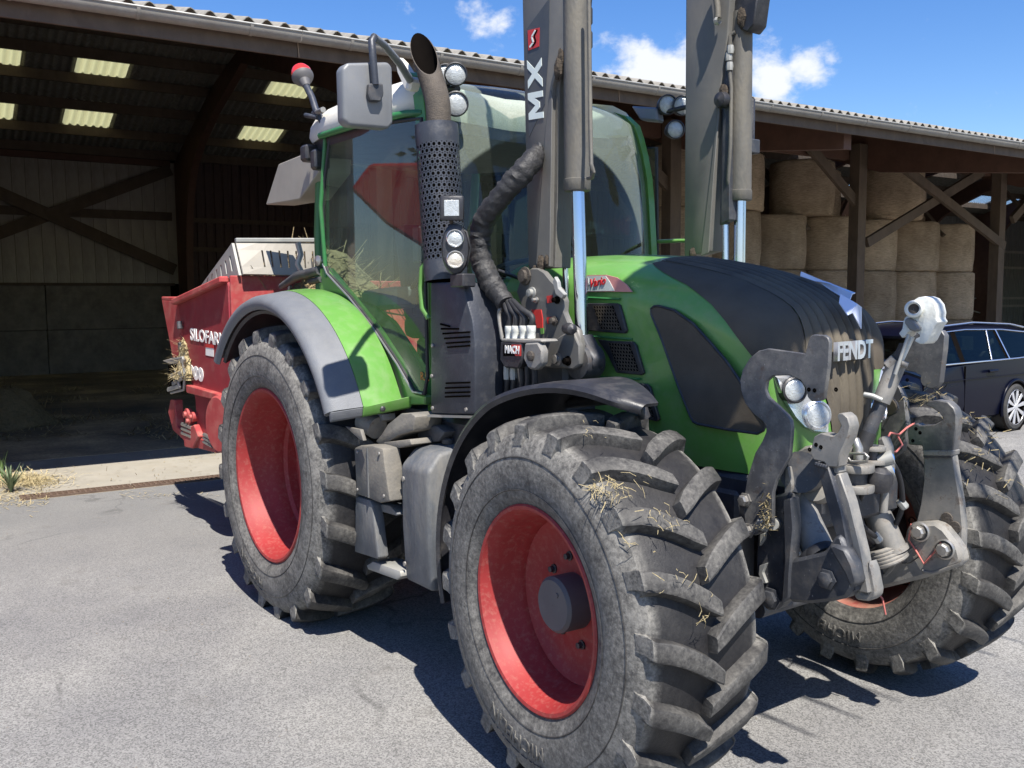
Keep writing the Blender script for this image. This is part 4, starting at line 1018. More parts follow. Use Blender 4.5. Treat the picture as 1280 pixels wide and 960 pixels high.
# dark cover: ribbed top and front
path = [(XD, ztop(XD) + .002), (2.3, 2.013), (2.4, 1.995), (2.5, 1.975), (2.6, 1.952), (2.7, 1.922), (2.8, 1.885), (2.87, 1.852), (2.92, 1.82), (2.96, 1.775), (2.99, 1.725), (3.012, 1.67), (3.03, 1.60), (3.042, 1.52), (3.05, 1.44), (3.05, 1.36), (3.045, 1.28), (3.035, 1.19)]
fine = []
for (a, b_) in zip(path, path[1:]):
    for k in range(3): fine.append((a[0] + (b_[0] - a[0]) * k / 3, a[1] + (b_[1] - a[1]) * k / 3))
fine.append(path[-1])
NY = 108; RP = 0.048
rings = []
for i, (x, z) in enumerate(fine):
    a = Vector((fine[min(i + 1, len(fine) - 1)][0] - fine[max(i - 1, 0)][0], 0, fine[min(i + 1, len(fine) - 1)][1] - fine[max(i - 1, 0)][1])).normalized()
    nrm = Vector((-a.z, 0, a.x)); fr_ = max(0, min(1, (1.80 - z) / 0.15))          # 0 on top, 1 on the front
    yl = YR if z > 1.62 else interp([(1.16, 0.085), (1.30, 0.11), (1.45, 0.145), (1.56, 0.19), (1.63, YR)], z)
    ring = []
    for j in range(NY + 1):
        y = -yl + 2 * yl * j / NY
        ph = (y / RP) % 1.0
        d = 0.017 * (abs(math.cos(math.pi * ph)) ** 0.4) - 0.011
        edge = min(1, (yl - abs(y)) / 0.03)
        startf = min(1, max(0, (x - XD) / 0.12)) if fr_ == 0 else 1
        p = Vector((x - fr_ * 0.75 * y * y, y, z - (1 - fr_) * 0.42 * y * y)) + nrm * (d * edge * startf + 0.004)
        ring.append(p)
    rings.append(ring)
mb = MB(); mb.loft(rings, closed=False); mb.build('hood_grille', M['rib_dark'], tractor, smooth=50)
# smooth dark flanks of the cover
def grid_x(z, y): return interp(sorted((b_, a_) for a_, b_ in path if b_ < 1.86), z) - max(0, min(1, (1.80 - z) / 0.15)) * 0.75 * y * y
for s in (-1, 1):
    mb = MB(); rr = []
    for x in XS2:
        zt_ = crown(x, YR); zb_ = zbd(x); ring = []
        for k in range(13):
            z_ = zb_ + (zt_ - zb_) * k / 12
            y = side_y(x, min(z_, ztop(x) - .022)) + 0.006 if k < 12 else YR - .002
            ring.append(Vector((x, s * y, z_ + (0.004 if k == 12 else 0))))
        rr.append(ring)
    last = rr[-1]; zb_ = zbd(2.945)
    for q in (0.3, 0.6, 0.85, 1.0):
        ring = []
        for k in range(13):
            z_ = last[k].z if k < 12 else crown(2.945, YR)
            z2 = z_ - (0.12 * q * q) * (k / 12) ** 3
            yb = max(YR - 0.012, interp([(1.16, 0.085), (1.30, 0.11), (1.45, 0.145), (1.56, 0.19), (1.63, YR)], z2) - .003)
            ya = abs(last[k].y); y = ya + (yb - ya) * q; xe = grid_x(z2, yb) + 0.001
            ring.append(Vector((2.945 + (xe - 2.945) * math.sin(q * math.pi / 2), s * y, z2)))
        rr.append(ring)
    mb.loft(rr, closed=False)
    mb.build('hood_cover_side', M['mesh_dark'], tractor, smooth=50, fixn=True)

def mirror_y(o, name=None):
    me = o.data.copy()
    for v in me.vertices: v.co.y = -v.co.y
    me.flip_normals()
    c = o.copy(); c.data = me; COL.objects.link(c); c.parent = o.parent; c.location = (o.location.x, -o.location.y, o.location.z)
    if name: c.name = name
    WLOC[c.name] = Vector((WLOC[o.name].x, -WLOC[o.name].y, WLOC[o.name].z))
    return c
def plate(pts, y, th, mat, name, parent, bevel=0.004, seg=1, both=False):
    """outline measured on the plane Y = y; th > 0 grows towards +Y"""
    mb = MB(); mb.prism([PY(u, v, y) for u, v in pts], (0, th, 0)); o = mb.build(name, mat, parent, bevel=bevel, seg=seg, smooth=35)
    if both: mirror_y(o)
    return o
def plate_x(pts, x, th, mat, name, parent, bevel=0.003):
    mb = MB(); mb.prism([PX(u, v, x) for u, v in pts], (th, 0, 0)); return mb.build(name, mat, parent, bevel=bevel, smooth=35)

# dark mesh panel on the hood side, recess shade put in as a black bead
mesh_px = [(814, 392), (814, 386), (818, 383), (823, 382.5), (843, 388), (867, 405), (887, 427), (907, 450), (923, 473), (938, 500), (955, 525), (957, 532), (954, 538), (947, 542), (910, 537), (873, 530), (867, 527), (863, 520), (847, 480), (827, 423)]
YS = -0.4255
plate(mesh_px, YS - 0.006, 0.012, M['mesh_dark'], 'side_screen', tractor, bevel=0.003, both=True)
mb = MB(); mb.tube([PY(u, v, YS - 0.004) for u, v in mesh_px + mesh_px[:1]], 0.006, 6, cap=False); o = mb.build('screen_rim_shade', M['black_plastic'], tractor); mirror_y(o)

def hexplate(fn, nu, nv, hole=0.62, wrap=False):
    """perforated sheet: nu x nv staggered cells with hexagonal holes, fn(a, b) places it"""
    mb = MB()
    for j in range(nv):
        for i in range(nu):
            off = 0.5 if j % 2 else 0.0
            cx_, cy_ = i + 0.5 + off, j + 0.5
            outer = []; inner = []
            for k in range(12):
                t = 2 * math.pi * k / 12
                c, s = math.cos(t), math.sin(t); m_ = max(abs(c), abs(s))
                outer.append((cx_ + 0.5 * c / m_, cy_ + 0.5 * s / m_)); inner.append((cx_ + 0.5 * hole * c, cy_ + 0.5 * hole * s))
            vs = [fn(a / (nu if wrap else nu + .5), b / nv) for a, b in outer + inner]
            mb.add(vs, [(k, (k + 1) % 12, 12 + (k + 1) % 12, 12 + k) for k in range(12)])
    return mb
def vent(q, inner, n, m):
    fr_o = plate(q, YS - 0.010, 0.016, M['black_plastic'], 'hood_vent', tractor, bevel=0.003)
    fr_o['label'] = 'dark hood vent with honeycomb mesh'
    ws = [PY(u, v, YS - 0.0125) for u, v in inner]
    def fn(a, b): return (ws[0] * (1 - a) + ws[1] * a) * (1 - b) + (ws[3] * (1 - a) + ws[2] * a) * b
    mb = MB(); mb.poly(list(reversed([w + Vector((0, .002, 0)) for w in ws]))); mb.build('vent_shadow_box', M['soot_shade_black'], fr_o, smooth=0)  # black sheet behind the mesh stands in for the shade inside
    hexplate(fn, n, m, 0.72).build('honeycomb', M['mesh_dark'], fr_o, smooth=0)
vent([(733, 379), (769, 379), (774, 381), (783, 413), (781, 417), (752, 415), (735, 413)], [(741, 382), (766, 382), (777, 413), (751, 412)], 7, 7)
vent([(746, 424), (760, 426), (790, 427), (794, 431), (804, 466), (801, 469), (770, 466), (757, 440)], [(760, 428), (787, 430), (799, 465), (772, 463)], 7, 8)
vent([(775, 477), (808, 480), (812, 484), (823, 524), (820, 527), (794, 520)], [(781, 480), (806, 483), (818, 523), (796, 518)], 6, 8)
# horizontal creases between the vents
for a, b_ in (((733, 372), (775, 374)), ((733, 420), (790, 424)), ((728, 470), (800, 474))):
    mb = MB(); mb.tube([PY(*a, YS - 0.002), PY(*b_, YS - 0.002)], 0.006, 6); mb.build('body_crease', M['green_dark'], tractor)
# model decal
plate([(733, 344), (757, 343.5), (771, 347), (783, 356), (790, 365), (760, 364.5), (733, 365)], YS - 0.004, 0.006, M['decal_pink'], 'model_decal', tractor, bevel=0)
plate([(733, 345), (757, 345), (762, 352), (768, 363.5), (733, 364)], YS - 0.0062, 0.002, M['decal_silver'], 'decal_field', tractor, bevel=0)
lettering('lettering', '514', 0.062, PY(728, 355, YS - 0.008), (1, 0, 0), (0, 0, 1), M['text_grey'], tractor, ext=0.0015, bold=0.002)
lettering('lettering', 'Vario', 0.050, PY(746, 353, YS - 0.008), (1, 0, 0.12), (-.12, 0, 1), M['text_red'], tractor, shear=0.4, ext=0.0015, bold=0.001)
# maker's name on the front of the hood
lettering('badge_lettering', 'FENDT', 0.095, PX(1067, 439, 3.062), (0.03, 1, 0.02), (-.12, 0, 1), M['badge'], tractor, shear=0.22, ext=0.010, bold=0.0035, width=0.228)

# headlights
def nose_x(y, z):
    y = abs(y); ya = side_y(2.945, z); yb = ylim(z); q = min(1, max(0, (ya - y) / (ya - yb)))
    return 2.945 + (gx(z, yb) - 2.945) * math.sin(q * math.pi / 2)
def on_nose(u, v, s=-1):
    p = PX(u, v, 3.0)
    for _ in range(6): p = PX(u, v, nose_x(p.y, p.z))
    return Vector((p.x, p.y if s < 0 else -p.y, p.z))
for s in (-1, 1):
    hl_px = [(966, 468), (985, 469), (1000, 472), (1013, 486), (1022, 500), (1033, 511), (1036, 530), (1036, 543), (1018, 541), (1004, 535), (992, 522), (982, 506), (972, 488)]
    pts = [on_nose(u, v, s) for u, v in hl_px]
    mid = on_nose(1002, 508, s)
    inner = [p + (mid - p) * 0.10 + Vector((0.016, s * 0.010, 0)) for p in pts]
    n = len(pts); mb = MB(); mb.add(pts + inner + [mid + Vector((0.006, s * .004, 0))], [(k, (k + 1) % n, n + (k + 1) % n, n + k) for k in range(n)] + [(n + k, n + (k + 1) % n, 2 * n) for k in range(n)])
    hl = mb.build('headlight', M['reflector'], tractor, smooth=30, fixn=True)
    for (u, v, r) in ((990.5, 487, 0.040), (1019, 518, 0.045)):
        c = on_nose(u, v, s) + Vector((0.018, s * .010, 0)); ax = Vector((1, s * 0.45, 0.10))
        mb = MB(); mb.lathe([(r + 0.012, -0.03), (r + 0.010, 0.004), (r + 0.003, 0.008), (r, 0.002)], c, ax, 28); mb.build('lamp_ring', M['black_plastic'] if v < 500 else M['reflector'], hl, fixn=True)
        mb = MB(); mb.lathe([(r, 0.002), (r * .8, 0.006), (r * .4, 0.008), (0.001, 0.0085)], c, ax, 28); mb.build('lamp_lens', M['lens'], hl, fixn=True)
# ------------------------------------------------------------------ cab
WSZ = [1.50, 1.75, 2.0, 2.2, 2.4, 2.55, 2.68, 2.78, 2.86, 2.92, 2.965, 2.995, 3.01]
SX = [(1.50, 1.22), (2.09, 1.175), (2.5, 1.14), (2.75, 1.09), (2.86, 1.05), (2.93, 0.98), (2.98, 0.86), (3.01, 0.72)]
CX = [(1.50, 1.45), (2.09, 1.40), (2.5, 1.34), (2.75, 1.26), (2.86, 1.20), (2.93, 1.12), (2.98, 1.00), (3.01, 0.88)]
SY = [(1.5, 0.735), (2.6, 0.735), (2.9, 0.705), (3.01, 0.60)]
rings = []
for z in WSZ:
    xs_, xc_, ys_ = interp(SX, z), interp(CX, z), interp(SY, z)
    rings.append([Vector((xc_ - (xc_ - xs_) * abs(k / 10) ** 2.2, ys_ * k / 10, z)) for k in range(-10, 11)])
mb = MB(); mb.loft(rings, closed=False)
wipe_c = PX(690, 352, 1.40)
M['glass_ws'] = glass('dusty_windshield', (0.66, 0.76, 0.72), 0.36, (0.32, 0.37, 0.31), (tuple(PX(700, 345, 1.38)), 0.74), 0.8, 120)
mb.build('windshield', M['glass_ws'], tractor, smooth=60)
def rod(name, pts, r, mat, parent, n=8): return MB().tube(pts, r, n).build(name, mat, parent, smooth=60)
def ws_edge(z, s): return Vector((interp(SX, z) - .005, s * (interp(SY, z) + 0.022), z))
for s in (-1, 1):
    mb = MB(); pts = [ws_edge(z, s) for z in WSZ[:11]]
    rings = []
    for p in pts: rings.append([p + Vector((0.03, -s * .028, 0)), p + Vector((0.034, s * 0.012, 0)), p + Vector((-0.03, s * .03, 0)), p + Vector((-0.045, -s * .01, 0))])
    mb.loft(rings, closed=True, caps=True); mb.build('front_pillar', M['green'], tractor, smooth=30, fixn=True)
# side doors: pane with curved lower edge
door_px = [(414, 172), (420, 164), (450, 158), (528, 148), (536, 470), (532, 492), (520, 490), (500, 455), (470, 410), (440, 372), (412, 342), (407, 330), (404, 250)]
dp = [PY(u, v, -0.795) for u, v in door_px]
for s in (-1, 1):
    pts = [Vector((p.x, p.y if s < 0 else -p.y, p.z)) for p in dp]
    mb = MB(); mb.poly(pts if s < 0 else list(reversed(pts))); mb.build('door_pane', M['glass_door'] if s < 0 else M['glass_plain'], tractor, smooth=0)
    lo = [Vector((q.x, (1 if s < 0 else -1) * (q.y - .006), q.z)) for q in dp]
    mb = MB(); mb.tube(lo + [lo[0]], 0.011, 6, cap=False); mb.build('door_seal', M['rubber_black'], tractor)
    mb = MB(); mb.tube([Vector((q.x, q.y - s * 0.0 + (0.012 * s), q.z)) for q in lo[5:12]], 0.0055, 6); mb.build('seal_bead', M['steel'], tractor)
sill_px = [(399, 335), (408, 335), (440, 374), (470, 412), (500, 458), (519, 492), (531, 495), (531, 506), (503, 506), (497, 485), (470, 435), (440, 393), (420, 372), (399, 362)]
plate(sill_px, -0.80, 0.05, M['green'], 'cab_sill', tractor, bevel=0.006, both=True)
for s in (-1, 1):
    rod('door_pillar', [(0.015, s * 0.80, 1.98), (-0.005, s * 0.815, 2.4), (0.06, s * 0.80, 2.83)], 0.013, M['green_dark'], tractor)
    rod('rear_pillar', [(-0.52, s * 0.60, 1.75), (-0.52, s * 0.60, 2.3), (-0.45, s * 0.60, 2.83)], 0.032, M['green_dark'], tractor)
    mb = MB(); mb.poly([(0.0, s * 0.80, 2.02), (-0.50, s * 0.61, 1.85), (-0.44, s * 0.61, 2.80), (0.04, s * 0.79, 2.80)]); mb.build('quarter_pane', M['glass_plain'], tractor, smooth=0)
mb = MB(); mb.poly([(-0.54, -0.58, 1.8), (-0.54, 0.58, 1.8), (-0.46, 0.58, 2.8), (-0.46, -0.58, 2.8)]); mb.build('rear_pane', M['glass_plain'], tractor, smooth=0)
# roof shell
def outline(e, z):
    P = [(0.80, 0.0), (0.88, 0.45), (0.93, 0.66), (1.03, 0.735), (0.98, 0.80), (0.60, 0.835), (0.10, 0.845), (-0.22, 0.78), (-0.46, 0.60), (-0.58, 0.30)]
    P = [(x, y) for x, y in P]; R_ = [(x, -y) for x, y in P[1:][::-1]]
    full = P + [(-0.60, 0.0)] + R_
    return [Vector((0.2 + (x - 0.2) * (1 + e * .6), y * (1 + e), z)) for x, y in full]
mb = MB(); mb.loft([outline(-0.10, 2.815), outline(-0.02, 2.80), outline(0.0, 2.83), outline(-0.01, 2.89), outline(-0.05, 2.945), outline(-0.14, 2.985), outline(-0.4, 3.005)], caps=True)
mb.build('cab_roof', M['roof_white'], tractor, smooth=45, fixn=True)
mb = MB(); mb.loft([outline(-0.05, 2.74), outline(-0.035, 2.81)], caps=True); mb.build('roof_lining', M['black_plastic'], tractor, smooth=45, fixn=True)
# dark green rim of the roof above the door
rod('roof_rim', [(0.05, -0.83, 2.80), (0.5, -0.84, 2.79), (1.0, -0.80, 2.775), (1.08, -0.745, 2.77)], 0.02, M['green_dark'], tractor)
rod('roof_rim', [(0.05, 0.83, 2.80), (0.5, 0.84, 2.79), (1.0, 0.80, 2.775), (1.08, 0.745, 2.77)], 0.02, M['green_dark'], tractor)
# inside the cab
mb = MB(); mb.box(-0.45, 1.15, -0.70, 0.70, 1.18, 1.26); mb.build('cab_floor', M['interior'], tractor, smooth=0)
for s in (-1, 1):
    mb = MB(); mb.prism([(-0.5, s * .76, 1.26), (0.75, s * .76, 1.26), (0.62, s * .76, 1.48), (0.30, s * .76, 1.72), (-0.1, s * .76, 1.86), (-0.5, s * .6, 1.86)], (0, -s * .30, 0)); mb.build('inner_mudguard', M['green_dark'], tractor, bevel=0.03, smooth=40)
seat = MB(); seat.box(-0.05, 0.46, -0.26, 0.26, 1.60, 1.75); so = seat.build('seat', M['seat'], tractor, bevel=0.05, seg=2)
mb = MB(); mb.prism([(-0.08, -.24, 1.70), (0.06, -.24, 1.72), (-0.06, -.24, 2.34), (-0.20, -.24, 2.30)], (0, .48, 0)); mb.build('backrest', M['seat'], so, bevel=0.05, seg=2)
mb = MB(); mb.box(0.02, 0.38, -0.2, 0.2, 1.26, 1.6); mb.build('seat_base', M['interior'], so, bevel=0.02)
mb = MB(); mb.prism([(1.28, -.30, 1.26), (1.30, -.30, 1.98), (1.02, -.30, 1.94), (0.95, -.30, 1.26)], (0, .6, 0)); mb.build('dashboard', M['interior'], tractor, bevel=0.03)
sw = rod('steering_column', [(1.02, 0, 1.5), (0.86, 0, 1.95)], 0.04, M['black_plastic'], tractor)
mb = MB(); ax = Vector((-0.35, 0, 0.94)).normalized(); a_, b_ = frame(ax)
mb.tube([Vector((0.84, 0, 1.99)) + a_ * (.2 * math.cos(2 * math.pi * i / 32)) + b_ * (.2 * math.sin(2 * math.pi * i / 32)) for i in range(33)], 0.014, 8, cap=False)
for k in range(3):
    t = 2 * math.pi * k / 3; mb.tube([Vector((0.84, 0, 1.985)), Vector((0.84, 0, 1.99)) + a_ * (.2 * math.cos(t)) + b_ * (.2 * math.sin(t))], 0.012, 6)
mb.build('steering_wheel', M['black_plastic'], tractor)
mb = MB(); mb.prism([(0.10, -0.62, 1.78), (0.52, -0.62, 1.80), (0.52, -0.62, 1.92), (0.10, -0.62, 1.90)], (0, .16, 0)); mb.build('armrest', M['interior'], tractor, bevel=0.02)
mb = MB(); mb.obox((0.72, -0.50, 2.14), (0.025, 0.01, 0), (-.05, .12, 0), (0, 0, 0.10)); mb.build('terminal_screen', M['black_plastic'], tractor, bevel=0.01)
rod('terminal_arm', [(0.5, -0.5, 1.9), (0.62, -0.5, 2.0), (0.70, -0.5, 2.1)], 0.012, M['black_plastic'], tractor)
mb = MB(); mb.obox((0.98, -0.62, 2.30), (0.012, 0.0, 0), (0, .06, 0), (0, 0, .09)); mb.build('phone_holder', M['decal_mint'], tractor, bevel=0.004)
# wiper on the windshield, green grab rail beside the exhaust
rod('wiper', [PX(622, 338, 1.42), PX(660, 352, 1.43), PX(700, 352, 1.42)], 0.010, M['black_plastic'], tractor)
rod('wiper_arm', [PX(700, 352, 1.43), PX(712, 300, 1.42), PX(726, 330, 1.40)], 0.008, M['black_plastic'], tractor)
rod('grab_rail', [PY(538, 322, -0.86), PY(528, 335, -0.88), PY(526, 360, -0.88), PY(528, 385, -0.88), PY(536, 398, -0.86)], 0.014, M['green'], tractor)
rod('grab_rail', [PY(822, 302, 0.80), PY(850, 301, 0.86), PY(870, 301, 0.86), PY(884, 305, .80)], 0.012, M['green'], tractor)
mb = MB(); mb.box(1.0, 1.28, 0.72, 0.98, 1.99, 2.07); mb.build('side_box', M['black_plastic'], tractor, bevel=0.02)
lettering('lettering', 'R.F.', 0.06, PY(531, 471, -0.80), (1, 0, 0), (0, 0, 1), M['orange_text'], tractor, ext=0.001)

# ------------------------------------------------------------------ rear mudguards
def guard(s, prof, t0, t1, mat, name, n=40, th=0.022):
    mb = MB(); rings = []
    for i in range(n + 1):
        t = RAD(t0 + (t1 - t0) * i / n)
        rings.append([Vector((r * math.cos(t), s * y, ZR + r * math.sin(t))) for y, r in prof])
    mb.loft(rings, closed=False)
    return mb.build(name, mat, tractor, smooth=40, thick=th if s > 0 else th)
gp = [(1.205, 0.965), (1.225, 0.98), (1.232, 1.005), (1.222, 1.030), (1.19, 1.048), (1.12, 1.060), (1.05, 1.072)]
gg = [(1.048, 1.0735), (0.98, 1.082), (0.92, 1.086), (0.86, 1.082), (0.82, 1.07)]
for s in (-1, 1):
    guard(s, gp, 26.5, 141, M['grey_plastic'], 'mudguard_edge')
    guard(s, gg, 26.5, 128, M['green'], 'rear_mudguard')
# folded lip across the front ends, bolts
for s in (-1, 1):
    t = RAD(26.5)
    mb = MB(); c0 = Vector((1.035 * math.cos(t), 0, ZR + 1.035 * math.sin(t)))
    mb.prism([c0 + Vector((0.02, s * 1.222, 0.0)), c0 + Vector((0.035, s * 1.05, 0.014)), c0 + Vector((0.028, s * 1.05, -0.03)), c0 + Vector((0.012, s * 1.215, -0.045))], (-0.02, 0, -.01)); mb.build('mudguard_lip', M['grey_plastic'], tractor, bevel=0.003)
    mb = MB(); mb.prism([c0 + Vector((0.036, s * 1.048, 0.016)), c0 + Vector((0.085, s * 0.79, 0.06)), c0 + Vector((0.070, s * 0.79, 0.0)), c0 + Vector((0.028, s * 1.048, -0.03))], (-0.02, 0, -.01)); mb.build('mudguard_lip', M['green'], tractor, bevel=0.003)
    mb = MB(); c = c0 + Vector((0.055, s * .95, 0.0)); mb.lathe([(0.014, -.005), (0.014, 0.005), (0.006, 0.010), (0.001, 0.010)], c, (1, s * .2, 0.2), 10); mb.build('mudguard_bolt', M['black_plastic'], tractor, fixn=True)
# inner liner under the guards
for s in (-1, 1):
    guard(s, [(1.19, 0.96), (1.12, 1.005), (1.05, 1.02), (0.80, 1.04), (0.62, 1.02), (0.52, 0.90)], 28, 139, M['black_plastic'], 'wheel_arch_liner')
# rear lamp and bent guard tube above the mudguard
rod('lamp_bracket', [PY(352, 358, -0.78), PY(372, 345, -0.80), PY(400, 338, -0.80)], [0.022, 0.03, 0.03], M['link_dark'], tractor)
rod('lamp_bracket', [PY(388, 352, -0.78), PY(402, 349, -0.80)], 0.02, M['link_dark'], tractor)

# ------------------------------------------------------------------ exhaust stack
p0 = PY(557.5, 351, -0.80); p1 = PY(545.5, 157, -0.80); RS = 0.103
ax = (p1 - p0).normalized(); a_, b_ = frame(ax, Vector((0, 1, 0))); Ls = (p1 - p0).length
def tubepos(fa, fb, r=RS): return p0 + ax * (Ls * fb) + a_ * (r * math.cos(2 * math.pi * fa)) + b_ * (r * math.sin(2 * math.pi * fa))
ex = hexplate(lambda a, b: tubepos(a * 1.0, 0.13 + 0.74 * b), 26, 20, 0.60, True).build('exhaust_shield', M['dark_navy'], tractor, smooth=40)
for f0, f1 in ((0.0, 0.131), (0.869, 1.0)):
    mb = MB(); mb.lathe([(RS, Ls * f0), (RS + .002, Ls * (f0 + f1) / 2), (RS, Ls * f1)], p0, ax, 40); mb.build('shield_band', M['dark_navy'], ex, fixn=True)
mb = MB(); mb.lathe([(0.085, 0), (0.085, Ls)], p0, ax, 24); mb.build('silencer', M['soot_shade_black'], ex)
mb = MB(); mb.lathe([(0.05, 0), (RS - .002, 0)], p1 - ax * .01, ax, 32); mb.build('shield_top', M['dark_navy'], ex, smooth=0)
pp = [PY(549, 168, -0.80), PY(548, 140, -0.80), PY(547, 128, -0.80), PY(545, 118, -0.80), PY(542, 108, -0.80)]
cutn = Vector((0.80, -0.45, 0.22)).normalized(); cutp = PY(528, 68, -0.80)
def pipe(rad, name, mat, flip=False, drop=0.0):
    n = 28; rings = []; a = None
    for i, p in enumerate(pp):
        d = (pp[min(i + 1, len(pp) - 1)] - pp[max(i - 1, 0)]).normalized()
        if a is None: a, b = frame(d)
        else: a = (a - d * a.dot(d)).normalized(); b = d.cross(a)
        rings.append([p + a * (rad * math.cos(2 * math.pi * j / n)) + b * (rad * math.sin(2 * math.pi * j / n)) for j in range(n)])
    dirn = (PY(523, 48, -0.80) - PY(536, 92, -0.80)).normalized()
    # the mouth is cut aslant: its upper lip stands behind, its lower lip in front
    ctr = pp[-1]; top = []
    for q in rings[-1]:
        h = (q - ctr).dot(Vector((-0.8, 0.45, 0)).normalized()) / rad        # -1 front lip, 1 back lip
        top.append(q + dirn * (0.004 + 0.185 * (h + 1)))
    rings.append(top)
    mb = MB(); mb.loft(rings); return mb.build(name, mat, tractor, smooth=50), top
po, ptop = pipe(0.060, 'exhaust_pipe', M['rust'])
pi_, _ = pipe(0.056, 'pipe_bore', M['soot_shade_black'])
n_ = len(ptop); rimm = MB(); inner_ = [q + (sum(ptop, Vector()) / n_ - q) * 0.055 for q in ptop]
rimm.add(ptop + inner_, [(k, (k + 1) % n_, n_ + (k + 1) % n_, n_ + k) for k in range(n_)]); rimm.build('pipe_rim', M['rust'], tractor, smooth=0)
# lower casing with louvres
fr_px = [(537.5, 353), (579, 353), (584, 378), (590, 400), (593, 428), (593.5, 518), (538, 517)]
mb = MB(); front = [PY(u, v, -0.885) for u, v in fr_px]
mb.prism(front, (0, 0.16, 0)); case = mb.build('exhaust_casing', M['dark_navy'], tractor, bevel=0.012, seg=2)
side = [front[2] + Vector((-.01, 0.004, 0)), front[3] + Vector((-.01, .004, 0)), front[4] + Vector((-.01, .004, 0)), front[5] + Vector((-.01, .004, 0)), PY(617, 520, -0.76), PY(615, 440, -0.76), PY(611, 428, -0.76), PY(596, 395, -0.76)]
mb = MB(); n = len(side); mb.poly(side); 
back = [p + Vector((-0.06, 0.03, 0)) for p in side]; mb.add(back, [tuple(range(n - 1, -1, -1))]); mb.add(side + back, [(i, n + i, n + (i + 1) % n, (i + 1) % n) for i in range(n)])
mb.build('casing_side', M['dark_navy'], case, bevel=0.006, fixn=True)
def slots(pairs, y, name='louvre'):
    for (u0, v0, u1, v1) in pairs:
        mb = MB(); mb.beam(PY(u0, v0, y), PY(u1, v1, y), 0.008, 0.010, up=Vector((0, 1, 0))); mb.build(name, M['soot_shade_black'], case, smooth=0)
slots([(551, 405, 563, 408), (552, 411, 574, 411), (554, 417, 588, 415), (556, 423, 588, 421), (558, 429, 588, 427), (560, 434, 588, 432)], -0.8855)
slots([(558, 479, 588, 478), (557, 485, 588, 484), (557, 491, 588, 490), (557, 496, 588, 495)], -0.8855)
for v in (428, 434, 440, 446, 452): 
    mb = MB(); mb.beam(PX(607, v, PY(606, v, -.80).x + .012), PX(616, v + .5, PY(606, v, -.80).x + .012), 0.008, 0.010); mb.build('louvre', M['soot_shade_black'], case, smooth=0)
mb = MB(); mb.beam(PY(537, 519.5, -0.89), PY(606, 521, -0.80), 0.03, 0.012); mb.build('casing_foot', M['steel'], case, smooth=0)
for u, v in ((541, 510), (583, 512), (540, 470), (541, 432)):
    mb = MB(); mb.lathe([(0.010, 0), (0.009, 0.006), (0.001, 0.008)], PY(u, v, -0.885), (0, -1, 0), 10); mb.build('casing_bolt', M['steel'], case, fixn=True)
mb = MB(); mb.box(1.15, 1.75, -0.80, -0.42, 1.10, 1.27); mb.build('casing_support', M['black_plastic'], tractor, bevel=0.02)
# hinged green side panel and frame between cab and loader bracket
mb = MB(); mb.prism([PY(u, v, -0.70) for u, v in ((538, 350), (548, 350), (548, 515), (534, 515), (531, 450))], (0, 0.05, 0)); mb.build('cab_side_panel', M['green'], tractor, bevel=0.01)

# lamps on the exhaust shield
def square_lamp(c, nx, w, h, name, label=None):
    nx = Vector(nx).normalized(); yv = Vector((0, 0, 1)); xv = nx.cross(yv).normalized()
    mb = MB(); mb.obox(c, xv * (w + .010), yv * (h + .010), nx * 0.028); o = mb.build(name, M['black_plastic'], tractor, bevel=0.012, seg=2)
    mb = MB(); mb.obox(Vector(c) + nx * 0.0285, xv * (w - .010), yv * (h - .010), nx * 0.002); mb.build('lamp_lens', M['lens'], o, bevel=0.004)
    return o
c = PY(565, 260, -0.94); square_lamp(c, (0.75, -0.55, -0.1), 0.043, 0.045, 'led_work_lamp')
rod('lamp_stay', [PY(564, 274, -0.93), PY(565, 282, -0.92), PY(573, 284, -.90)], 0.010, M['rust'], tractor)
def round_lamp(c, d, r, body, parent, name='work_lamp', lens='lens', depth=0.09):
    c = Vector(c); d = Vector(d).normalized()
    mb = MB(); mb.lathe([(0.001, -depth), (r * .55, -depth), (r * .92, -depth * .45), (r * 1.08, -0.01), (r * 1.10, 0.012), (r * 1.0, 0.016), (r * .95, 0.004)], c, d, 28); o = mb.build(name, M[body], parent, smooth=50, fixn=True)
    mb = MB(); mb.lathe([(r * .96, 0.004), (r * .7, 0.011), (r * .35, 0.014), (0.001, 0.015)], c, d, 28); mb.build('lamp_lens', M[lens], o, fixn=True)
    return o
tw = MB(); cc = PY(569, 311, -0.93); dd = Vector((0.80, -0.52, 0.0)).normalized(); tx = dd.cross(Vector((0, 0, 1))).normalized()
pts = [cc + tx * (0.062 * math.cos(t) * (1 if True else 1)) + Vector((0, 0, 0.115 * math.sin(t))) for t in [2 * math.pi * k / 28 for k in range(28)]]
tw.prism([p + dd * 0.0 for p in pts], -dd * 0.07); two = tw.build('indicator_housing', M['black_plastic'], tractor, bevel=0.018, seg=2)
round_lamp(cc + Vector((0, 0, 0.045)) + dd * .004, dd, 0.036, 'reflector', two, 'round_lamp', 'lens', 0.03); round_lamp(cc + Vector((0, 0, -0.048)) + dd * .004, dd, 0.036, 'reflector', two, 'round_lamp', 'lens_warm', 0.03)
mb = MB(); mb.box(cc.x - .05, cc.x + .06, cc.y, cc.y + .07, cc.z - 0.17, cc.z - 0.11); mb.build('indicator_bracket', M['black_plastic'], tractor, bevel=0.006)
rod('lamp_cable', [PY(573, 284, -.90), PY(583, 290, -.88), PY(588, 310, -.86), PY(584, 330, -.86), PY(578, 336, -.88)], 0.006, M['rubber_black'], tractor)

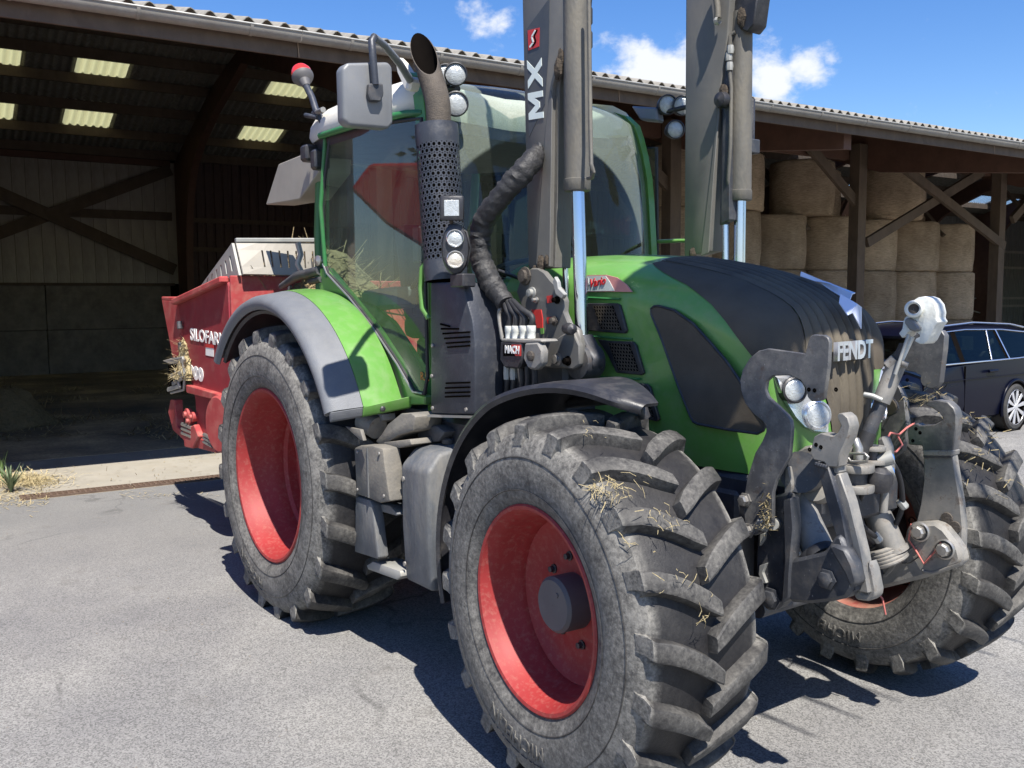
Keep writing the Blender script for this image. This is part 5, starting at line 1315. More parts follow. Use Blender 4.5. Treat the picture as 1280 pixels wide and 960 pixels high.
# roof work lamps
LD = Vector((0.86, -0.45, -0.08))
lr = [(557, 94, -0.66, 0.050), (569.5, 93, -0.66, 0.052), (570, 130, -0.66, 0.056)]
for u, v, y, r in lr: round_lamp(PY(u, v, y), LD, r, 'black_plastic', tractor)
rod('lamp_bar', [PY(550, 115, -0.62), PY(562, 112, -0.62), PY(572, 111, -0.62)], 0.018, M['black_plastic'], tractor)
ll = [(834.5, 131, 0.86, 0.054), (853, 132, 0.92, 0.054), (844, 162, 0.86, 0.050)]
for u, v, y, r in ll: round_lamp(PY(u, v, y), LD, r, 'black_plastic', tractor, depth=0.13)
mb = MB(); mb.prism([PY(u, v, 0.80) for u, v in ((788, 132), (820, 134), (822, 152), (800, 150))], (-0.02, 0.08, 0)); mb.build('lamp_arm', M['mirror_back'], tractor, bevel=0.012)
# mirrors
mo = MB(); X0 = 1.60
mp = [PX(u, v, X0) for u, v in ((434, 78), (486, 77), (491, 84), (492, 154), (486, 161), (437, 157), (430, 150), (428, 85))]
mo.prism(mp, (-0.07, 0, 0)); mir = mo.build('mirror', M['mirror_back'], tractor, bevel=0.016, seg=3)
mb = MB(); mb.prism([p + (sum(mp, Vector()) / len(mp) - p) * .12 + Vector((-0.0705, 0, 0)) for p in mp], (-0.003, 0, 0)); mb.build('mirror_glass', M['chrome'], mir)
mb = MB(); mb.prism([PX(u, v, X0 + .03) for u, v in ((462, 104), (479, 104), (480, 118), (476, 127), (464, 126), (461, 117))], (-0.03, 0, 0)); mb.build('mirror_clamp', M['link_dark'], mir, bevel=0.005)
rod('mirror_arm', [PX(469, 106, X0 + .025), PX(466, 70, X0 + .025), PX(464.5, 52, X0 + .02), PX(468, 46, X0)], 0.016, M['dark_navy'], mir)
rod('mirror_arm', [PX(467, 46, X0), PX(480, 56, 1.50), PX(500, 80, 1.30), PY(515, 104, -0.80)], [0.016, 0.016, 0.018, 0.02], M['mirror_back'], mir)
mb = MB(); mb.prism([PY(u, v, -0.84) for u, v in ((492, 70), (500, 78), (514, 100), (511, 114), (505, 112), (496, 92))], (0, 0.06, 0)); mb.build('mirror_mount', M['roof_white'], mir, bevel=0.01)
mb = MB(); mb.prism([PY(u, v, -0.83) for u, v in ((508, 88), (513, 94), (513, 108), (509, 108))], (0, 0.06, 0)); mb.build('mount_cover', M['green'], mir, bevel=0.004)
mo = MB(); mo.box(1.52, 1.58, 0.92, 1.14, 2.56, 2.86); ml = mo.build('mirror', M['mirror_back'], tractor, bevel=0.02, seg=3)
ml['label'] = 'far side mirror behind the raised loader arm'
rod('mirror_arm', [(1.62, 1.10, 2.66), (1.62, 1.10, 2.96), (1.59, 1.06, 2.99), (1.1, 0.82, 2.93)], 0.014, M['black_plastic'], ml)
mb = MB(); mb.box(1.57, 1.64, 1.05, 1.15, 2.66, 2.74); mb.build('mirror_clamp', M['link_dark'], ml, bevel=0.006)
# beacon on its bent stalk
bc = PY(378, 95, -0.82)
bt = rod('beacon_stalk', [PY(409, 163, -0.80), PY(402, 150, -0.81), PY(395, 138, -0.82), PY(390, 122, -0.82), PY(383, 108, -0.82)], 0.020, M['dark_navy'], tractor)
rod('beacon_clamp', [PY(392, 142, -0.80), PY(404, 137, -0.86)], 0.016, M['steel'], bt); rod('beacon_lever', [PY(382, 144, -0.83), PY(397, 147, -0.83)], 0.014, M['link_dark'], bt)
ax2 = (PY(377, 92, -0.82) - PY(384, 110, -0.82)).normalized()
mb = MB(); mb.lathe([(0.022, -0.09), (0.03, -0.06), (0.035, -0.045), (0.056, -0.03), (0.066, -0.012), (0.066, 0.0), (0.060, 0.006)], bc, ax2, 24); be = mb.build('beacon', M['hub'], tractor, fixn=True)
mb = MB(); mb.lathe([(0.062, 0.002), (0.062, 0.03), (0.050, 0.056), (0.028, 0.070), (0.001, 0.075)], bc, ax2, 24); mb.build('beacon_lens', M['red_light'], be, fixn=True)
# marker lamps and cream warning board at the cab's rear corner
mb = MB(); mb.obox(PY(388, 192, -0.78), (0.05, 0, 0), (0, 0.05, 0), (0, 0, .05)); mb.build('rear_lamp', M['black_plastic'], tractor, bevel=0.015)
mb = MB(); mb.obox(PY(400, 200, -0.78), (0.04, 0, 0), (0, 0.05, 0), (0, 0, .06)); mb.build('rear_lamp', M['black_plastic'], tractor, bevel=0.015)
vb = [PY(u, v, -0.66) for u, v in ((332, 256), (348, 205), (385, 190), (399, 196), (398, 216), (374, 249))]
mb = MB(); mb.prism(vb, (0.05, 0.20, 0)); mb.build('rear_sun_flap', M['cream'], tractor, bevel=0.006)
mb = MB(); mb.lathe([(0.030, 0), (0.032, .02), (0.001, .03)], PY(400, 326, -0.80), (0.2, -1, 0), 12); mb.build('door_hinge', M['steel'], tractor, fixn=True)

# ------------------------------------------------------------------ front mudguards
def fguard(s):
    mb = MB(); rings = []; n = 36
    for i in range(n + 1):
        f = i / n; t = RAD(194 - (194 - 70) * f); r = 0.800 + 0.03 * math.sin(f * 3.1)
        yo = 1.115 - 0.15 * max(0, (f - .62) / .38) - 0.05 * max(0, (f - .93) / .07) ** 2; yi = 0.62 + .22 * max(0, (f - .62) / .38) ** 1.3
        rr = [(yo - 0.004, r - 0.036), (yo + 0.004, r - .016), (yo - 0.006, r)] + [(yo + (yi - yo) * k / 4, r + 0.006) for k in (1, 2, 3, 4)]
        rings.append([Vector((XF + q * math.cos(t), s * y, ZF + q * math.sin(t))) for y, q in rr])
    mb.loft(rings, closed=False); return mb.build('front_mudguard', M['black_plastic'], tractor, smooth=45, thick=0.012)
fguard(-1); fguard(1)
rod('mudguard_stay', [PY(700, 505, -0.62), PY(760, 499, -0.72), PY(790, 497, -0.80), PY(800, 503, -0.80), PY(806, 522, -0.78)], 0.022, M['black_plastic'], tractor)
rod('mudguard_stay', [(XF + .1, 0.62, 1.40), (XF + .05, 0.5, 1.2), (XF, 0.45, 0.9)], 0.025, M['black_plastic'], tractor)
rod('mudguard_stay', [(XF - .1, -0.62, 1.42), (XF - .1, -0.5, 1.2), (XF, -0.45, 0.9)], 0.025, M['black_plastic'], tractor)

# ------------------------------------------------------------------ tank, step housing and steps
def block(px, y0, th, mat, name, bevel=0.02, seg=2, extra=(0, 0, 0)):
    mb = MB(); mb.prism([PY(u, v, y0) for u, v in px], (extra[0], th, extra[2])); return mb.build(name, mat, tractor, bevel=bevel, seg=seg)
tkx0, tkx1 = 1.245, 1.505
def tk(z, yo, yi, e=0.0): return [Vector((tkx0 + e, -yo, z)), Vector((tkx1 - e * .6, -yo, z)), Vector((tkx1 - e * .6, -yi, z)), Vector((tkx0 + e, -yi, z))]
mb = MB(); mb.loft([tk(0.47, 0.985, 0.64), tk(0.75, 1.0, 0.64), tk(1.045, 1.0, 0.64), tk(1.125, 0.93, 0.64, 0.012), tk(1.15, 0.80, 0.64, 0.02)], caps=True)
tank = mb.build('side_tank', M['grey_tank'], tractor, bevel=0.022, seg=3, fixn=True)
for zz3 in (0.56, 0.98):
    mb = MB(); mb.lathe([(0.013, 0), (0.012, .006), (0.001, .008)], (1.275, -1.0, zz3), (0, -1, 0), 10); mb.build('tank_bolt', M['steel'], tank, fixn=True)
mb = MB(); mb.lathe([(0.04, 0), (0.042, .02), (0.036, .028), (0.001, .03)], (1.38, -0.80, 1.148), (0, 0, 1), 20); mb.build('filler_cap', M['black_plastic'], tank, fixn=True)
up = [(442, 560), (449, 557), (464, 557), (478, 561), (480, 580), (487, 627), (474, 629), (462, 624), (445, 618)]
block(up, -1.06, 0.10, M['grey_dusty'], 'step_housing', 0.012)
for u, v in ((447, 565), (447, 612), (474, 567), (480, 620)):
    mb = MB(); mb.lathe([(0.009, 0), (0.008, .005), (0.001, .007)], PY(u, v, -1.061), (0, -1, 0), 10); mb.build('housing_bolt', M['steel'], tractor, fixn=True)
for a_, b_ in (((459, 560), (461, 622)),):
    mb = MB(); mb.beam(PY(*a_, -1.062), PY(*b_, -1.062), 0.008, 0.008); mb.build('housing_seam', M['grey_tank'], tractor)
lowr = [(444, 620), (462, 625), (465, 632), (473, 697), (471, 699), (443, 690)]
block(lowr, -1.05, 0.06, M['grey_tank'], 'step_housing', 0.008)
block([(462, 628), (487, 632), (497, 643), (495, 645), (463, 636)], -1.00, 0.10, M['grey_tank'], 'step_tread', 0.006)
block([(458, 707), (466, 702), (500, 714), (501, 721), (496, 725), (460, 712)], -1.02, 0.14, M['zinc'], 'step_tread', 0.005)
mb = MB(); mb.box(0.95, 1.24, -0.84, -0.78, 0.52, 1.10); mb.build('step_back_plate', M['black_plastic'], tractor, smooth=0)
for i in range(12):
    q = PY(470 + i * 1.1 + (i % 2) * 3, 660 + i * 3.4, -0.845); mb = MB(); mb.lathe([(0.006, 0), (0.001, .002)], q, (0, -1, 0), 8); mb.build('plate_rivet', M['zinc'], tractor)
# hinge casting above the step
cast = [(468, 552), (477, 558), (497, 545), (516, 539), (519, 521), (513, 516), (500, 517), (484, 530), (476, 543)]
block(cast, -0.96, 0.16, M['grey_dusty'], 'hinge_casting', 0.012)
block([(479, 553), (512, 549), (514, 556), (500, 560), (480, 559)], -0.98, 0.12, M['grey_dusty'], 'hinge_foot', 0.006)
rod('filter_canister', [PY(455, 525, -0.95), PY(472, 535, -0.93)], 0.06, M['link_grey'], tractor, 18)
block([(431, 533), (450, 537), (454, 551), (450, 550)], -1.10, 0.02, M['grey_dusty'], 'guard_wedge', 0.003)
block([(452, 516), (478, 517), (478, 526), (455, 535)], -0.92, 0.08, M['mirror_back'], 'filter_cap', 0.01)
block([(520, 533), (545, 532), (556, 540), (548, 552), (522, 556)], -0.86, 0.2, M['link_dark'], 'hydraulic_block', 0.01)
# ------------------------------------------------------------------ front linkage (part of the tractor)
def plate3(px, y, th, mat, name, bevel=0.006): return plate(px, y, th, M[mat], name, tractor, bevel=bevel)
def cv(pts, ox, oy, k): return [(ox + a / k, oy + b / k) for a, b in pts]
def spline_pts(P, k=6):
    out = []
    for i in range(len(P) - 1):
        a, b, c, d = P[max(i - 1, 0)], P[i], P[i + 1], P[min(i + 2, len(P) - 1)]
        for j in range(k):
            t = j / k; out.append(0.5 * ((2 * b) + (c - a) * t + (2 * a - 5 * b + 4 * c - d) * t * t + (3 * b - a - 3 * c + d) * t ** 3))
    out.append(P[-1]); return out
# catch plates with the upper hooks
rp = cv([(378, 92), (385, 72), (400, 62), (445, 65), (463, 75), (470, 95), (465, 200), (445, 338), (430, 347), (392, 350), (374, 330), (366, 290), (345, 258), (300, 237), (225, 240), (200, 262), (195, 300), (205, 330), (240, 362), (290, 410), (303, 430), (308, 465), (304, 520), (298, 585), (262, 650), (240, 690), (226, 740), (225, 885), (150, 925), (110, 905), (98, 790), (115, 680), (150, 570), (180, 520), (197, 480), (195, 445), (140, 400), (105, 355), (88, 300), (85, 260), (95, 215), (125, 165), (165, 132), (205, 122), (365, 145)], 900, 400, 3.43)
plate3(rp, -0.50, 0.018, 'hook_grey', 'catch_plate', 0.003)
lpu = cv([(300, 240), (345, 205), (400, 180), (440, 176), (470, 183), (484, 205), (480, 260), (462, 405), (445, 428), (425, 432), (388, 418), (378, 400), (380, 375), (355, 362), (300, 352), (258, 352), (238, 385), (235, 420), (265, 395), (290, 430), (310, 480), (318, 560), (320, 610), (300, 700), (215, 760), (205, 700), (215, 480), (200, 440), (205, 350), (250, 290)], 1040, 360, 3.43)
plate3(lpu, 0.47, 0.035, 'hook_grey', 'catch_plate', 0.003)
def bolt_at(u, v, y, r=0.016, mat='steel', ny=-1):
    mb = MB(); c = PY(u, v, y); mb.lathe([(r * 1.35, 0.0), (r * 1.35, 0.006), (r, 0.008), (r, 0.022), (r * .7, 0.026), (0.001, 0.027)], c, (0, ny, 0), 6 if r > .02 else 10); return mb.build('plate_bolt', M[mat], tractor, smooth=30, fixn=True)
for u, v in ((932, 625), (936, 663)): bolt_at(u, v, -0.50, 0.021)
bolt_at(955, 655, -0.50, 0.022, 'zinc')
mb = MB(); mb.cyl(PY(966, 656, -0.48), PY(978, 652, -0.38), 0.02, 12); mb.build('cross_pin', M['zinc'], tractor)
# lower link arms folded upright: hook heads, bars
rh = [(1012, 566), (1017, 546), (1026, 541), (1041, 545), (1047, 541), (1051, 532), (1046, 522), (1047, 517), (1053, 516), (1060, 522), (1063, 533), (1060, 546), (1050, 568), (1047, 584), (1034, 584), (1030, 578), (1017, 575)]
plate3(rh, -0.44, 0.055, 'link_grey', 'link_hook', 0.004)
def bar(p0, p1, w, t, mat, name, up=None, bevel=0.006):
    mb = MB(); mb.beam(p0, p1, w, t, up); return mb.build(name, M[mat], tractor, bevel=bevel)
# upright of the near arm: shaded side and lit front edge put into the colours
side_px = [(1018, 580), (1033, 580), (1049, 640), (1063, 700), (1069, 735), (1058, 735), (1050, 700), (1038, 650), (1026, 610)]
plate3([(1019, 578), (1035, 583), (1052, 640), (1071, 738), (1066, 741), (1055, 700), (1040, 655), (1027, 608)], -0.445, 0.05, 'link_dark', 'link_arm', 0.004)
f_px = [(1034, 592), (1049, 592), (1062, 628), (1077, 690), (1086, 742), (1073, 740), (1064, 700), (1050, 640)]
plate3(f_px, -0.418, 0.05, 'link_grey', 'link_arm', 0.004)
plate3([(1034, 578), (1047, 580), (1048, 592), (1035, 592)], -0.42, 0.05, 'link_grey', 'link_clasp', 0.004)
plate3([(1071, 733), (1077, 742), (1083, 742), (1085, 700), (1090, 712), (1095, 738), (1094, 746), (1086, 752), (1070, 750), (1058, 728), (1050, 715), (1048, 706), (1054, 708)], -0.40, 0.05, 'link_grey', 'link_yoke', 0.006)
lh = cv([(330, 590), (360, 580), (375, 590), (440, 585), (468, 570), (475, 556), (460, 535), (430, 515), (400, 503), (402, 488), (445, 480), (495, 488), (523, 515), (533, 545), (532, 600), (516, 702), (388, 702), (386, 676), (328, 672), (322, 612)], 1040, 360, 3.43)
plate3(lh, 0.43, 0.05, 'hook_grey', 'link_hook', 0.004)
la = [(1154, 566), (1191, 566), (1195, 592), (1201, 628), (1204, 660), (1203, 690), (1190, 684), (1178, 668), (1160, 655), (1143, 660), (1150, 630), (1154, 600)]
plate3(la, 0.44, 0.04, 'link_grey', 'link_arm', 0.006)
plate3([(1153, 563), (1191, 563), (1190, 570), (1154, 570)], 0.425, 0.06, 'link_grey', 'link_clasp', 0.004)
yk = cv([(690, 335), (745, 318), (800, 290), (860, 262), (892, 240), (905, 165), (935, 145), (1060, 138), (1110, 172), (1160, 235), (1192, 282), (1205, 335), (1197, 372), (1100, 408), (1000, 440), (880, 470), (760, 500), (745, 470), (700, 400)], 920, 620, 4.267)
plate3(yk, 0.38, 0.07, 'link_grey', 'lower_link', 0.016)
# raised rib of the casting
rb_px = cv([(745, 432), (790, 415), (820, 375), (850, 325), (905, 290), (990, 250), (975, 262), (910, 305), (865, 345), (835, 395), (800, 430), (748, 445)], 920, 620, 4.267)
plate3(rb_px, 0.375, 0.02, 'link_grey', 'link_rib', 0.005)
plate3(cv([(985, 385), (1000, 398), (1040, 405), (1190, 355), (1205, 340), (1197, 372), (1045, 420), (1000, 415)], 920, 620, 4.267), 0.374, 0.02, 'link_grey', 'link_rib', 0.004)
for (u, v) in ((1151, 664), (1182, 686)):
    mb = MB(); c = PY(u, v, 0.38); mb.lathe([(0.040, 0.0), (0.042, 0.012), (0.036, 0.016)], c, (0.1, -1, 0), 20); mb.lathe([(0.027, 0), (0.027, 0.034), (0.020, 0.040), (0.001, 0.041)], c, (0.1, -1, 0), 8); mb.build('link_pin', M['steel'], tractor, fixn=True)
for u, v in ((1184, 648), (1194, 659)):
    mb = MB(); c = PY(u, v, 0.44); mb.lathe([(0.026, 0), (0.024, 0.006), (0.001, 0.008)], c, (0, -1, 0), 12); mb.build('arm_bolt', M['rust'], tractor, fixn=True)
# small holes in the hook heads
for u, v, y in ((1134, 475 + 0, 0.43), (1145, 536, 0.43), (1150, 541, .43), (1141, 551, .43), (1020, 556, -.44), (1026, 559, -.44), (1012, 562, -.44), (1045, 498 - 11, -.50), (1011, 487, -.50), (1018, 488, -.5)):
    mb = MB(); mb.lathe([(0.008, 0), (0.001, 0.0006)], PY(u, v, y - .0012), (0, -1, 0), 8); mb.build('bolt_hole', M['soot_shade_black'], tractor)
# near lower link: dark casting, with a bracket, cover, bolt and boot
plate3([(983, 700), (1000, 697), (1030, 690), (1044, 668), (1052, 670), (1058, 690), (1064, 705), (1066, 735), (1058, 748), (1040, 752), (1012, 755), (985, 753)], -0.46, 0.07, 'link_dark', 'lower_link', 0.014)
plate3([(948, 640), (962, 620), (988, 615), (990, 650), (988, 700), (985, 748), (972, 762), (958, 764), (948, 752), (944, 700)], -0.44, 0.06, 'link_dark', 'linkage_bracket', 0.01)
plate3([(978, 625), (989, 622), (992, 660), (987, 720), (986, 748), (976, 756), (980, 700)], -0.47, 0.05, 'link_dark', 'bracket_flange', 0.006)
bolt_at(964, 748, -0.45, 0.032, 'link_dark'); bolt_at(1034, 724, -0.465, 0.028, 'link_dark')
plate3([(1034, 682), (1042, 680), (1056, 686), (1066, 706), (1072, 730), (1062, 736), (1054, 716), (1044, 700)], -0.475, 0.06, 'link_dark', 'link_cover', 0.01)
for k, (u, v) in enumerate(((1017, 703), (1022, 699), (1027, 695))):
    mb = MB(); mb.lathe([(0.062 + .004 * (k % 2), -0.016), (0.066, 0.0), (0.062, 0.016)], PY(u, v, -0.38), PY(1035, 690, -.4) - PY(985, 610, -.3), 20); mb.build('boot_fold', M['rubber_black'], tractor, fixn=True)
plate3([(950, 668), (956, 666), (955, 675), (949, 683)], -0.452, 0.02, 'zinc', 'bracket_clip', 0.002); plate3([(949, 707), (958, 704), (953, 716), (958, 729), (953, 730), (948, 718)], -0.452, 0.02, 'zinc', 'bracket_clip', 0.002)
# lift cylinders
def ram(a, b, r, mat, name='lift_cylinder'):
    d = (b - a).normalized(); mb = MB(); mb.lathe([(0.001, 0), (r, 0.0), (r, (b - a).length - .02), (r * 1.12, (b - a).length - .02), (r * 1.12, (b - a).length), (0.001, (b - a).length)], a, d, 24); return mb.build(name, M[mat], tractor, fixn=True, smooth=40)
ram(PY(990, 615, -0.30), PY(1028, 698, -0.36), 0.058, 'link_grey'); ram(PY(1083, 612, 0.26), PY(1118, 690, 0.32), 0.055, 'link_grey')
for k in range(5):
    c = PY(1104 + k * 2.0, 690 - k * 0 + k * 4.0 - 6, 0.31); mb = MB(); mb.lathe([(0.070, -0.011), (0.080, -0.003), (0.080, 0.003), (0.070, 0.011)], c, PY(1118, 690, 0.32) - PY(1083, 612, 0.26), 24); mb.build('boot_fold', M['link_grey'], tractor, fixn=True)
# main frame of the linkage in front of the axle
mb = MB(); mb.box(2.90, 3.04, -0.36, 0.36, 0.95, 1.16); mb.build('linkage_frame', M['link_dark'], tractor, bevel=0.02)
mb = MB(); mb.box(2.72, 2.84, -0.42, -0.30, 0.60, 1.10); mb.build('frame_leg', M['link_dark'], tractor, bevel=0.015)
mb = MB(); mb.box(2.68, 2.80, 0.30, 0.42, 0.55, 1.10); mb.build('frame_leg', M['link_dark'], tractor, bevel=0.015)
mb = MB(); mb.tube([(2.93, -0.40, 0.66), (2.93, 0.40, 0.66)], 0.035, 14); mb.build('pivot_tube', M['link_dark'], tractor)
mb = MB(); mb.tube([PY(1000, 590, -0.40), PY(1012, 592, -0.24)], 0.075, 20); mb.build('pivot_boss', M['link_dark'], tractor)
mb = MB(); mb.tube([PY(1018, 606, -0.30), PY(1026, 610, -0.22)], 0.060, 20); mb.build('pivot_cap', M['link_grey'], tractor)
plate3([(988, 570), (1005, 558), (1015, 556), (1018, 578), (1004, 582), (1000, 590), (995, 588)], -0.36, 0.10, 'link_grey', 'pivot_shroud', 0.012)
plate3([(981, 585), (985, 583), (990, 605), (990, 612), (978, 638), (970, 637), (980, 615)], -0.43, 0.07, 'link_grey', 'frame_gusset', 0.004)
# tow coupling in the middle
def disc(u, v, y, r, h, mat, name, n=28):
    c = PY(u, v, y); mb = MB(); mb.lathe([(0.001, -h / 2), (r * .97, -h / 2), (r, -h / 2 + .005), (r, h / 2 - .005), (r * .97, h / 2), (0.001, h / 2)], c, (0, 0, 1), n); return mb.build(name, M[mat], tractor, smooth=40, fixn=True)
disc(1069, 584, -0.06, 0.070, 0.030, 'link_grey', 'coupling_jaw'); disc(1068, 609, -0.06, 0.073, 0.030, 'link_grey', 'coupling_jaw'); disc(1066, 596, -0.05, 0.055, 0.075, 'link_dark', 'coupling_core')
mb = MB(); mb.box(3.00, 3.06, -0.12, 0.08, 1.08, 1.30); mb.build('coupling_block', M['link_grey'], tractor, bevel=0.015)
rod('coupling_handle', [PY(u, v, -0.12) for u, v in ((1060, 572), (1063, 567), (1081, 567), (1085, 571), (1083, 577), (1064, 577), (1060, 572))], 0.006, M['steel'], tractor)
rod('coupling_pin', [PY(1063, 553, -0.09), PY(1070, 552, -0.09), PY(1073, 560, -0.09), PY(1073, 574, -0.09)], 0.018, M['steel'], tractor)
rod('coupling_pin', [PY(1091, 556, 0.02), PY(1091, 590, 0.02)], 0.022, M['link_dark'], tractor); disc(1092, 560, 0.02, 0.045, 0.016, 'link_grey', 'pin_collar'); disc(1092, 577, 0.02, 0.045, 0.016, 'link_grey', 'pin_collar')
mb = MB(); mb.lathe([(0.001, -.06), (0.045, -.04), (0.055, 0.0), (0.045, 0.035), (0.02, 0.05), (0.001, 0.05)], PY(1098, 599, 0.02), (0.2, 0, 1), 20); mb.build('coupling_ball', M['black_plastic'], tractor, fixn=True)
for u, v in ((1114, 572), (1114, 588)):
    mb = MB(); mb.lathe([(0.001, -.05), (0.026, -.05), (0.028, 0.006), (0.022, 0.008), (0.022, 0.0)], PY(u, v, 0.06), (0.7, 0.5, 0.3), 16); o = mb.build('hydraulic_coupler', M['zinc'], tractor, fixn=True)
    mb = MB(); mb.lathe([(0.021, 0.002), (0.012, 0.01), (0.001, 0.012)], PY(u, v, 0.06), (0.7, 0.5, 0.3), 16); mb.build('coupler_cap', M['blue_plug'], o, fixn=True)
mb = MB(); mb.prism([PY(u, v, 0.08) for u, v in ((1095, 548), (1104, 545), (1110, 560), (1112, 590), (1104, 600), (1098, 580))], (0.0, 0.05, 0)); mb.build('coupler_block', M['link_grey'], tractor, bevel=0.01)
rod('hydraulic_pipe', [PY(1104, 640, 0.05), PY(1106, 618, 0.05), PY(1101, 610, .04)], 0.016, M['link_grey'], tractor)
rod('hydraulic_hose', [PY(1002, 650, -0.36), PY(1010, 672, -0.38), PY(1012, 696, -0.40)], 0.010, M['mirror_back'], tractor)
rod('hydraulic_hose', [PY(1072, 648, 0.1), PY(1084, 668, 0.2), PY(1092, 676, 0.26)], 0.014, M['link_dark'], tractor)
rod('safety_cord', [PY(1122, 545, 0.2), PY(1128, 556, 0.2), PY(1120, 565, 0.15), PY(1110, 563, 0.1), PY(1106, 553, .1), PY(1113, 541, .15), PY(1124, 543, .2), PY(1133, 535, .3), PY(1143, 529, .40)], 0.004, M['cable_red'], tractor)
rod('safety_cord', [PY(1139, 655, 0.37), PY(1136, 675, 0.37), PY(1146, 690, 0.37), PY(1155, 705, 0.37), PY(1168, 690, 0.37), PY(1176, 678, 0.37)], 0.004, M['cable_red'], tractor)
rod('safety_cord', [PY(1126, 690, 0.37), PY(1128, 704, 0.37), PY(1138, 703, 0.37), PY(1148, 696, 0.37)], 0.003, M['rubber_black'], tractor)
rod('safety_cord', [PY(1094, 738, .37), PY(1103, 748, .38), PY(1107, 768, .4)], 0.004, M['cable_red'], tractor)
# hydraulic hoses and cables slung through the linkage
for pts, r_ in (([(1000, 600, -.28), (1006, 628, -.24), (1000, 660, -.26), (992, 690, -.3)], .012), ([(1044, 612, -.2), (1052, 632, -.1), (1062, 650, 0.0), (1070, 668, .08)], .013), ([(1052, 600, -.16), (1058, 640, -.05), (1080, 660, .1), (1096, 672, .2)], .011),
                ([(1100, 560, .1), (1122, 590, .2), (1128, 630, .28), (1120, 655, .3)], .011), ([(1086, 600, .05), (1074, 630, .1), (1078, 655, .16)], .010), ([(966, 600, -.40), (972, 640, -.40), (966, 690, -.42)], .010)):
    rod('hydraulic_hose', spline_pts([PY(*p) for p in pts]), r_, M['rubber_black'], tractor)
for u, v, y in ((1062, 650, 0.0), (1096, 672, .2), (992, 690, -.3), (1128, 630, .28)):
    mb = MB(); mb.lathe([(0.014, -.022), (0.018, -.016), (0.018, .016), (0.014, .022)], PY(u, v, y), (0.5, 0.4, -.8), 8); mb.build('hose_union', M['zinc'], tractor, fixn=True)
# weld beads where the plates meet the frame
for a_, b_ in (((978, 640, -.44), (989, 616, -.44)), ((1155, 570, .435), (1190, 570, .435)), ((1019, 580, -.448), (1034, 584, -.448))):
    mb = MB(); p_, q_ = PY(*a_), PY(*b_); mb.tube([p_.lerp(q_, k / 10) for k in range(11)], [0.007 + .002 * (k % 2) for k in range(11)], 8); mb.build('weld_bead', M['link_dark'], tractor)
# top link with white catch hook, carried on the tractor
tl0 = PY(1071, 578, -0.04); tl1 = PY(1122, 452, 0.08); 
tl = thing_part = bpy.data.objects.new('top_link', None); COL.objects.link(tl); tl.parent = tractor; WLOC[tl.name] = Vector((0, 0, 0))
rod('link_tube', [tl0, tl0.lerp(tl1, .30)], 0.030, M['rubber_black'], tl, 14); rod('link_tube', [tl0.lerp(tl1, .28), tl0.lerp(tl1, .62)], 0.026, M['link_dark'], tl, 14)
rod('link_tube', [tl0.lerp(tl1, .60), tl1], [0.033, 0.036], M['link_grey'], tl, 14); rod('link_spindle', [tl1, PY(1131, 431, 0.10)], 0.021, M['rust'], tl, 12)
rod('link_ring', [PY(1080, 493, -.03), PY(1091, 495, -.02), PY(1102, 500, .0)], 0.010, M['zinc'], tl); rod('link_tommy_bar', [PY(1110, 458, .05), PY(1119, 449, .06)], 0.022, M['link_grey'], tl); rod('link_tommy_bar', [PY(1127, 454, .05), PY(1135, 457, .06)], 0.012, M['link_grey'], tl)
rod('catch_rod', [PY(1117, 472, 0.05), PY(1141, 421, 0.08)], 0.008, M['white_paint'], tl); rod('catch_rod', [PY(1119, 468, 0.02), PY(1136, 418, 0.05)], 0.007, M['zinc'], tl)
hk = cv([(285, 195), (300, 175), (305, 140), (312, 125), (328, 115), (322, 95), (325, 75), (345, 55), (368, 40), (395, 36), (420, 45), (440, 70), (448, 105), (445, 130), (455, 145), (448, 155), (440, 165), (425, 195), (410, 225), (395, 240), (375, 240), (352, 228), (360, 215), (375, 210), (375, 200), (350, 185), (325, 190), (315, 205), (300, 215)], 1040, 360, 3.43)
mb = MB(); mb.prism([PY(u, v, 0.06) for u, v in hk], (0, 0.07, 0)); mb.build('catch_hook', M['white_paint'], tl, bevel=0.012, seg=2)
mb = MB(); mb.prism([PY(u, v, 0.04) for u, v in cv([(305, 145), (320, 125), (350, 140), (375, 175), (355, 190), (330, 180), (318, 165)], 1040, 360, 3.43)], (0, 0.03, 0)); mb.build('hook_latch', M['mirror_back'], tl, bevel=0.006)
mb = MB(); mb.lathe([(0.020, -.06), (0.030, -.05), (0.032, 0.02), (0.024, 0.026), (0.019, 0.02), (0.017, -.03)], PY(1142, 386.5, 0.055), (0.6, -1, 0.1), 22); mb.build('hook_eye', M['white_paint'], tl, fixn=True)
mb = MB(); mb.lathe([(0.019, 0.012), (0.001, 0.010)], PY(1142, 386.5, 0.055), (0.6, -1, 0.1), 18); mb.build('eye_bore', M['rust'], tl)

# ------------------------------------------------------------------ front loader raised above the hood
loader = thing('front_loader', (1.85, 0, 1.9), 'grey front loader with arms raised upright before the cab, chrome rams, black hose sleeve', 'front loader')
def lplate(px, y, th, mat, name, bevel=0.004, parent=None): return plate(px, y, th, M[mat], name, parent or loader, bevel=bevel)
AY = -0.60
def arm(px, y, th, s):
    pts = [PY(u, v, y) for u, v in px]
    top = [Vector((1.69, y, 3.75)), Vector((2.05, y, 3.62))]
    return pts
ra = [PY(u, v, AY) for u, v in ((660, 336), (652.5, 0))] + [Vector((1.70, AY, 3.70)), Vector((2.10, AY, 3.60))] + [PY(u, v, AY) for u, v in ((706, 0), (705, 62), (690, 108), (689, 200), (687, 334))]
mb = MB(); mb.prism(ra, (0, 0.115, 0)); ro = mb.build('loader_arm', M['loader'], loader, bevel=0.008, seg=2); ro['label'] = 'near loader arm with dark decal'
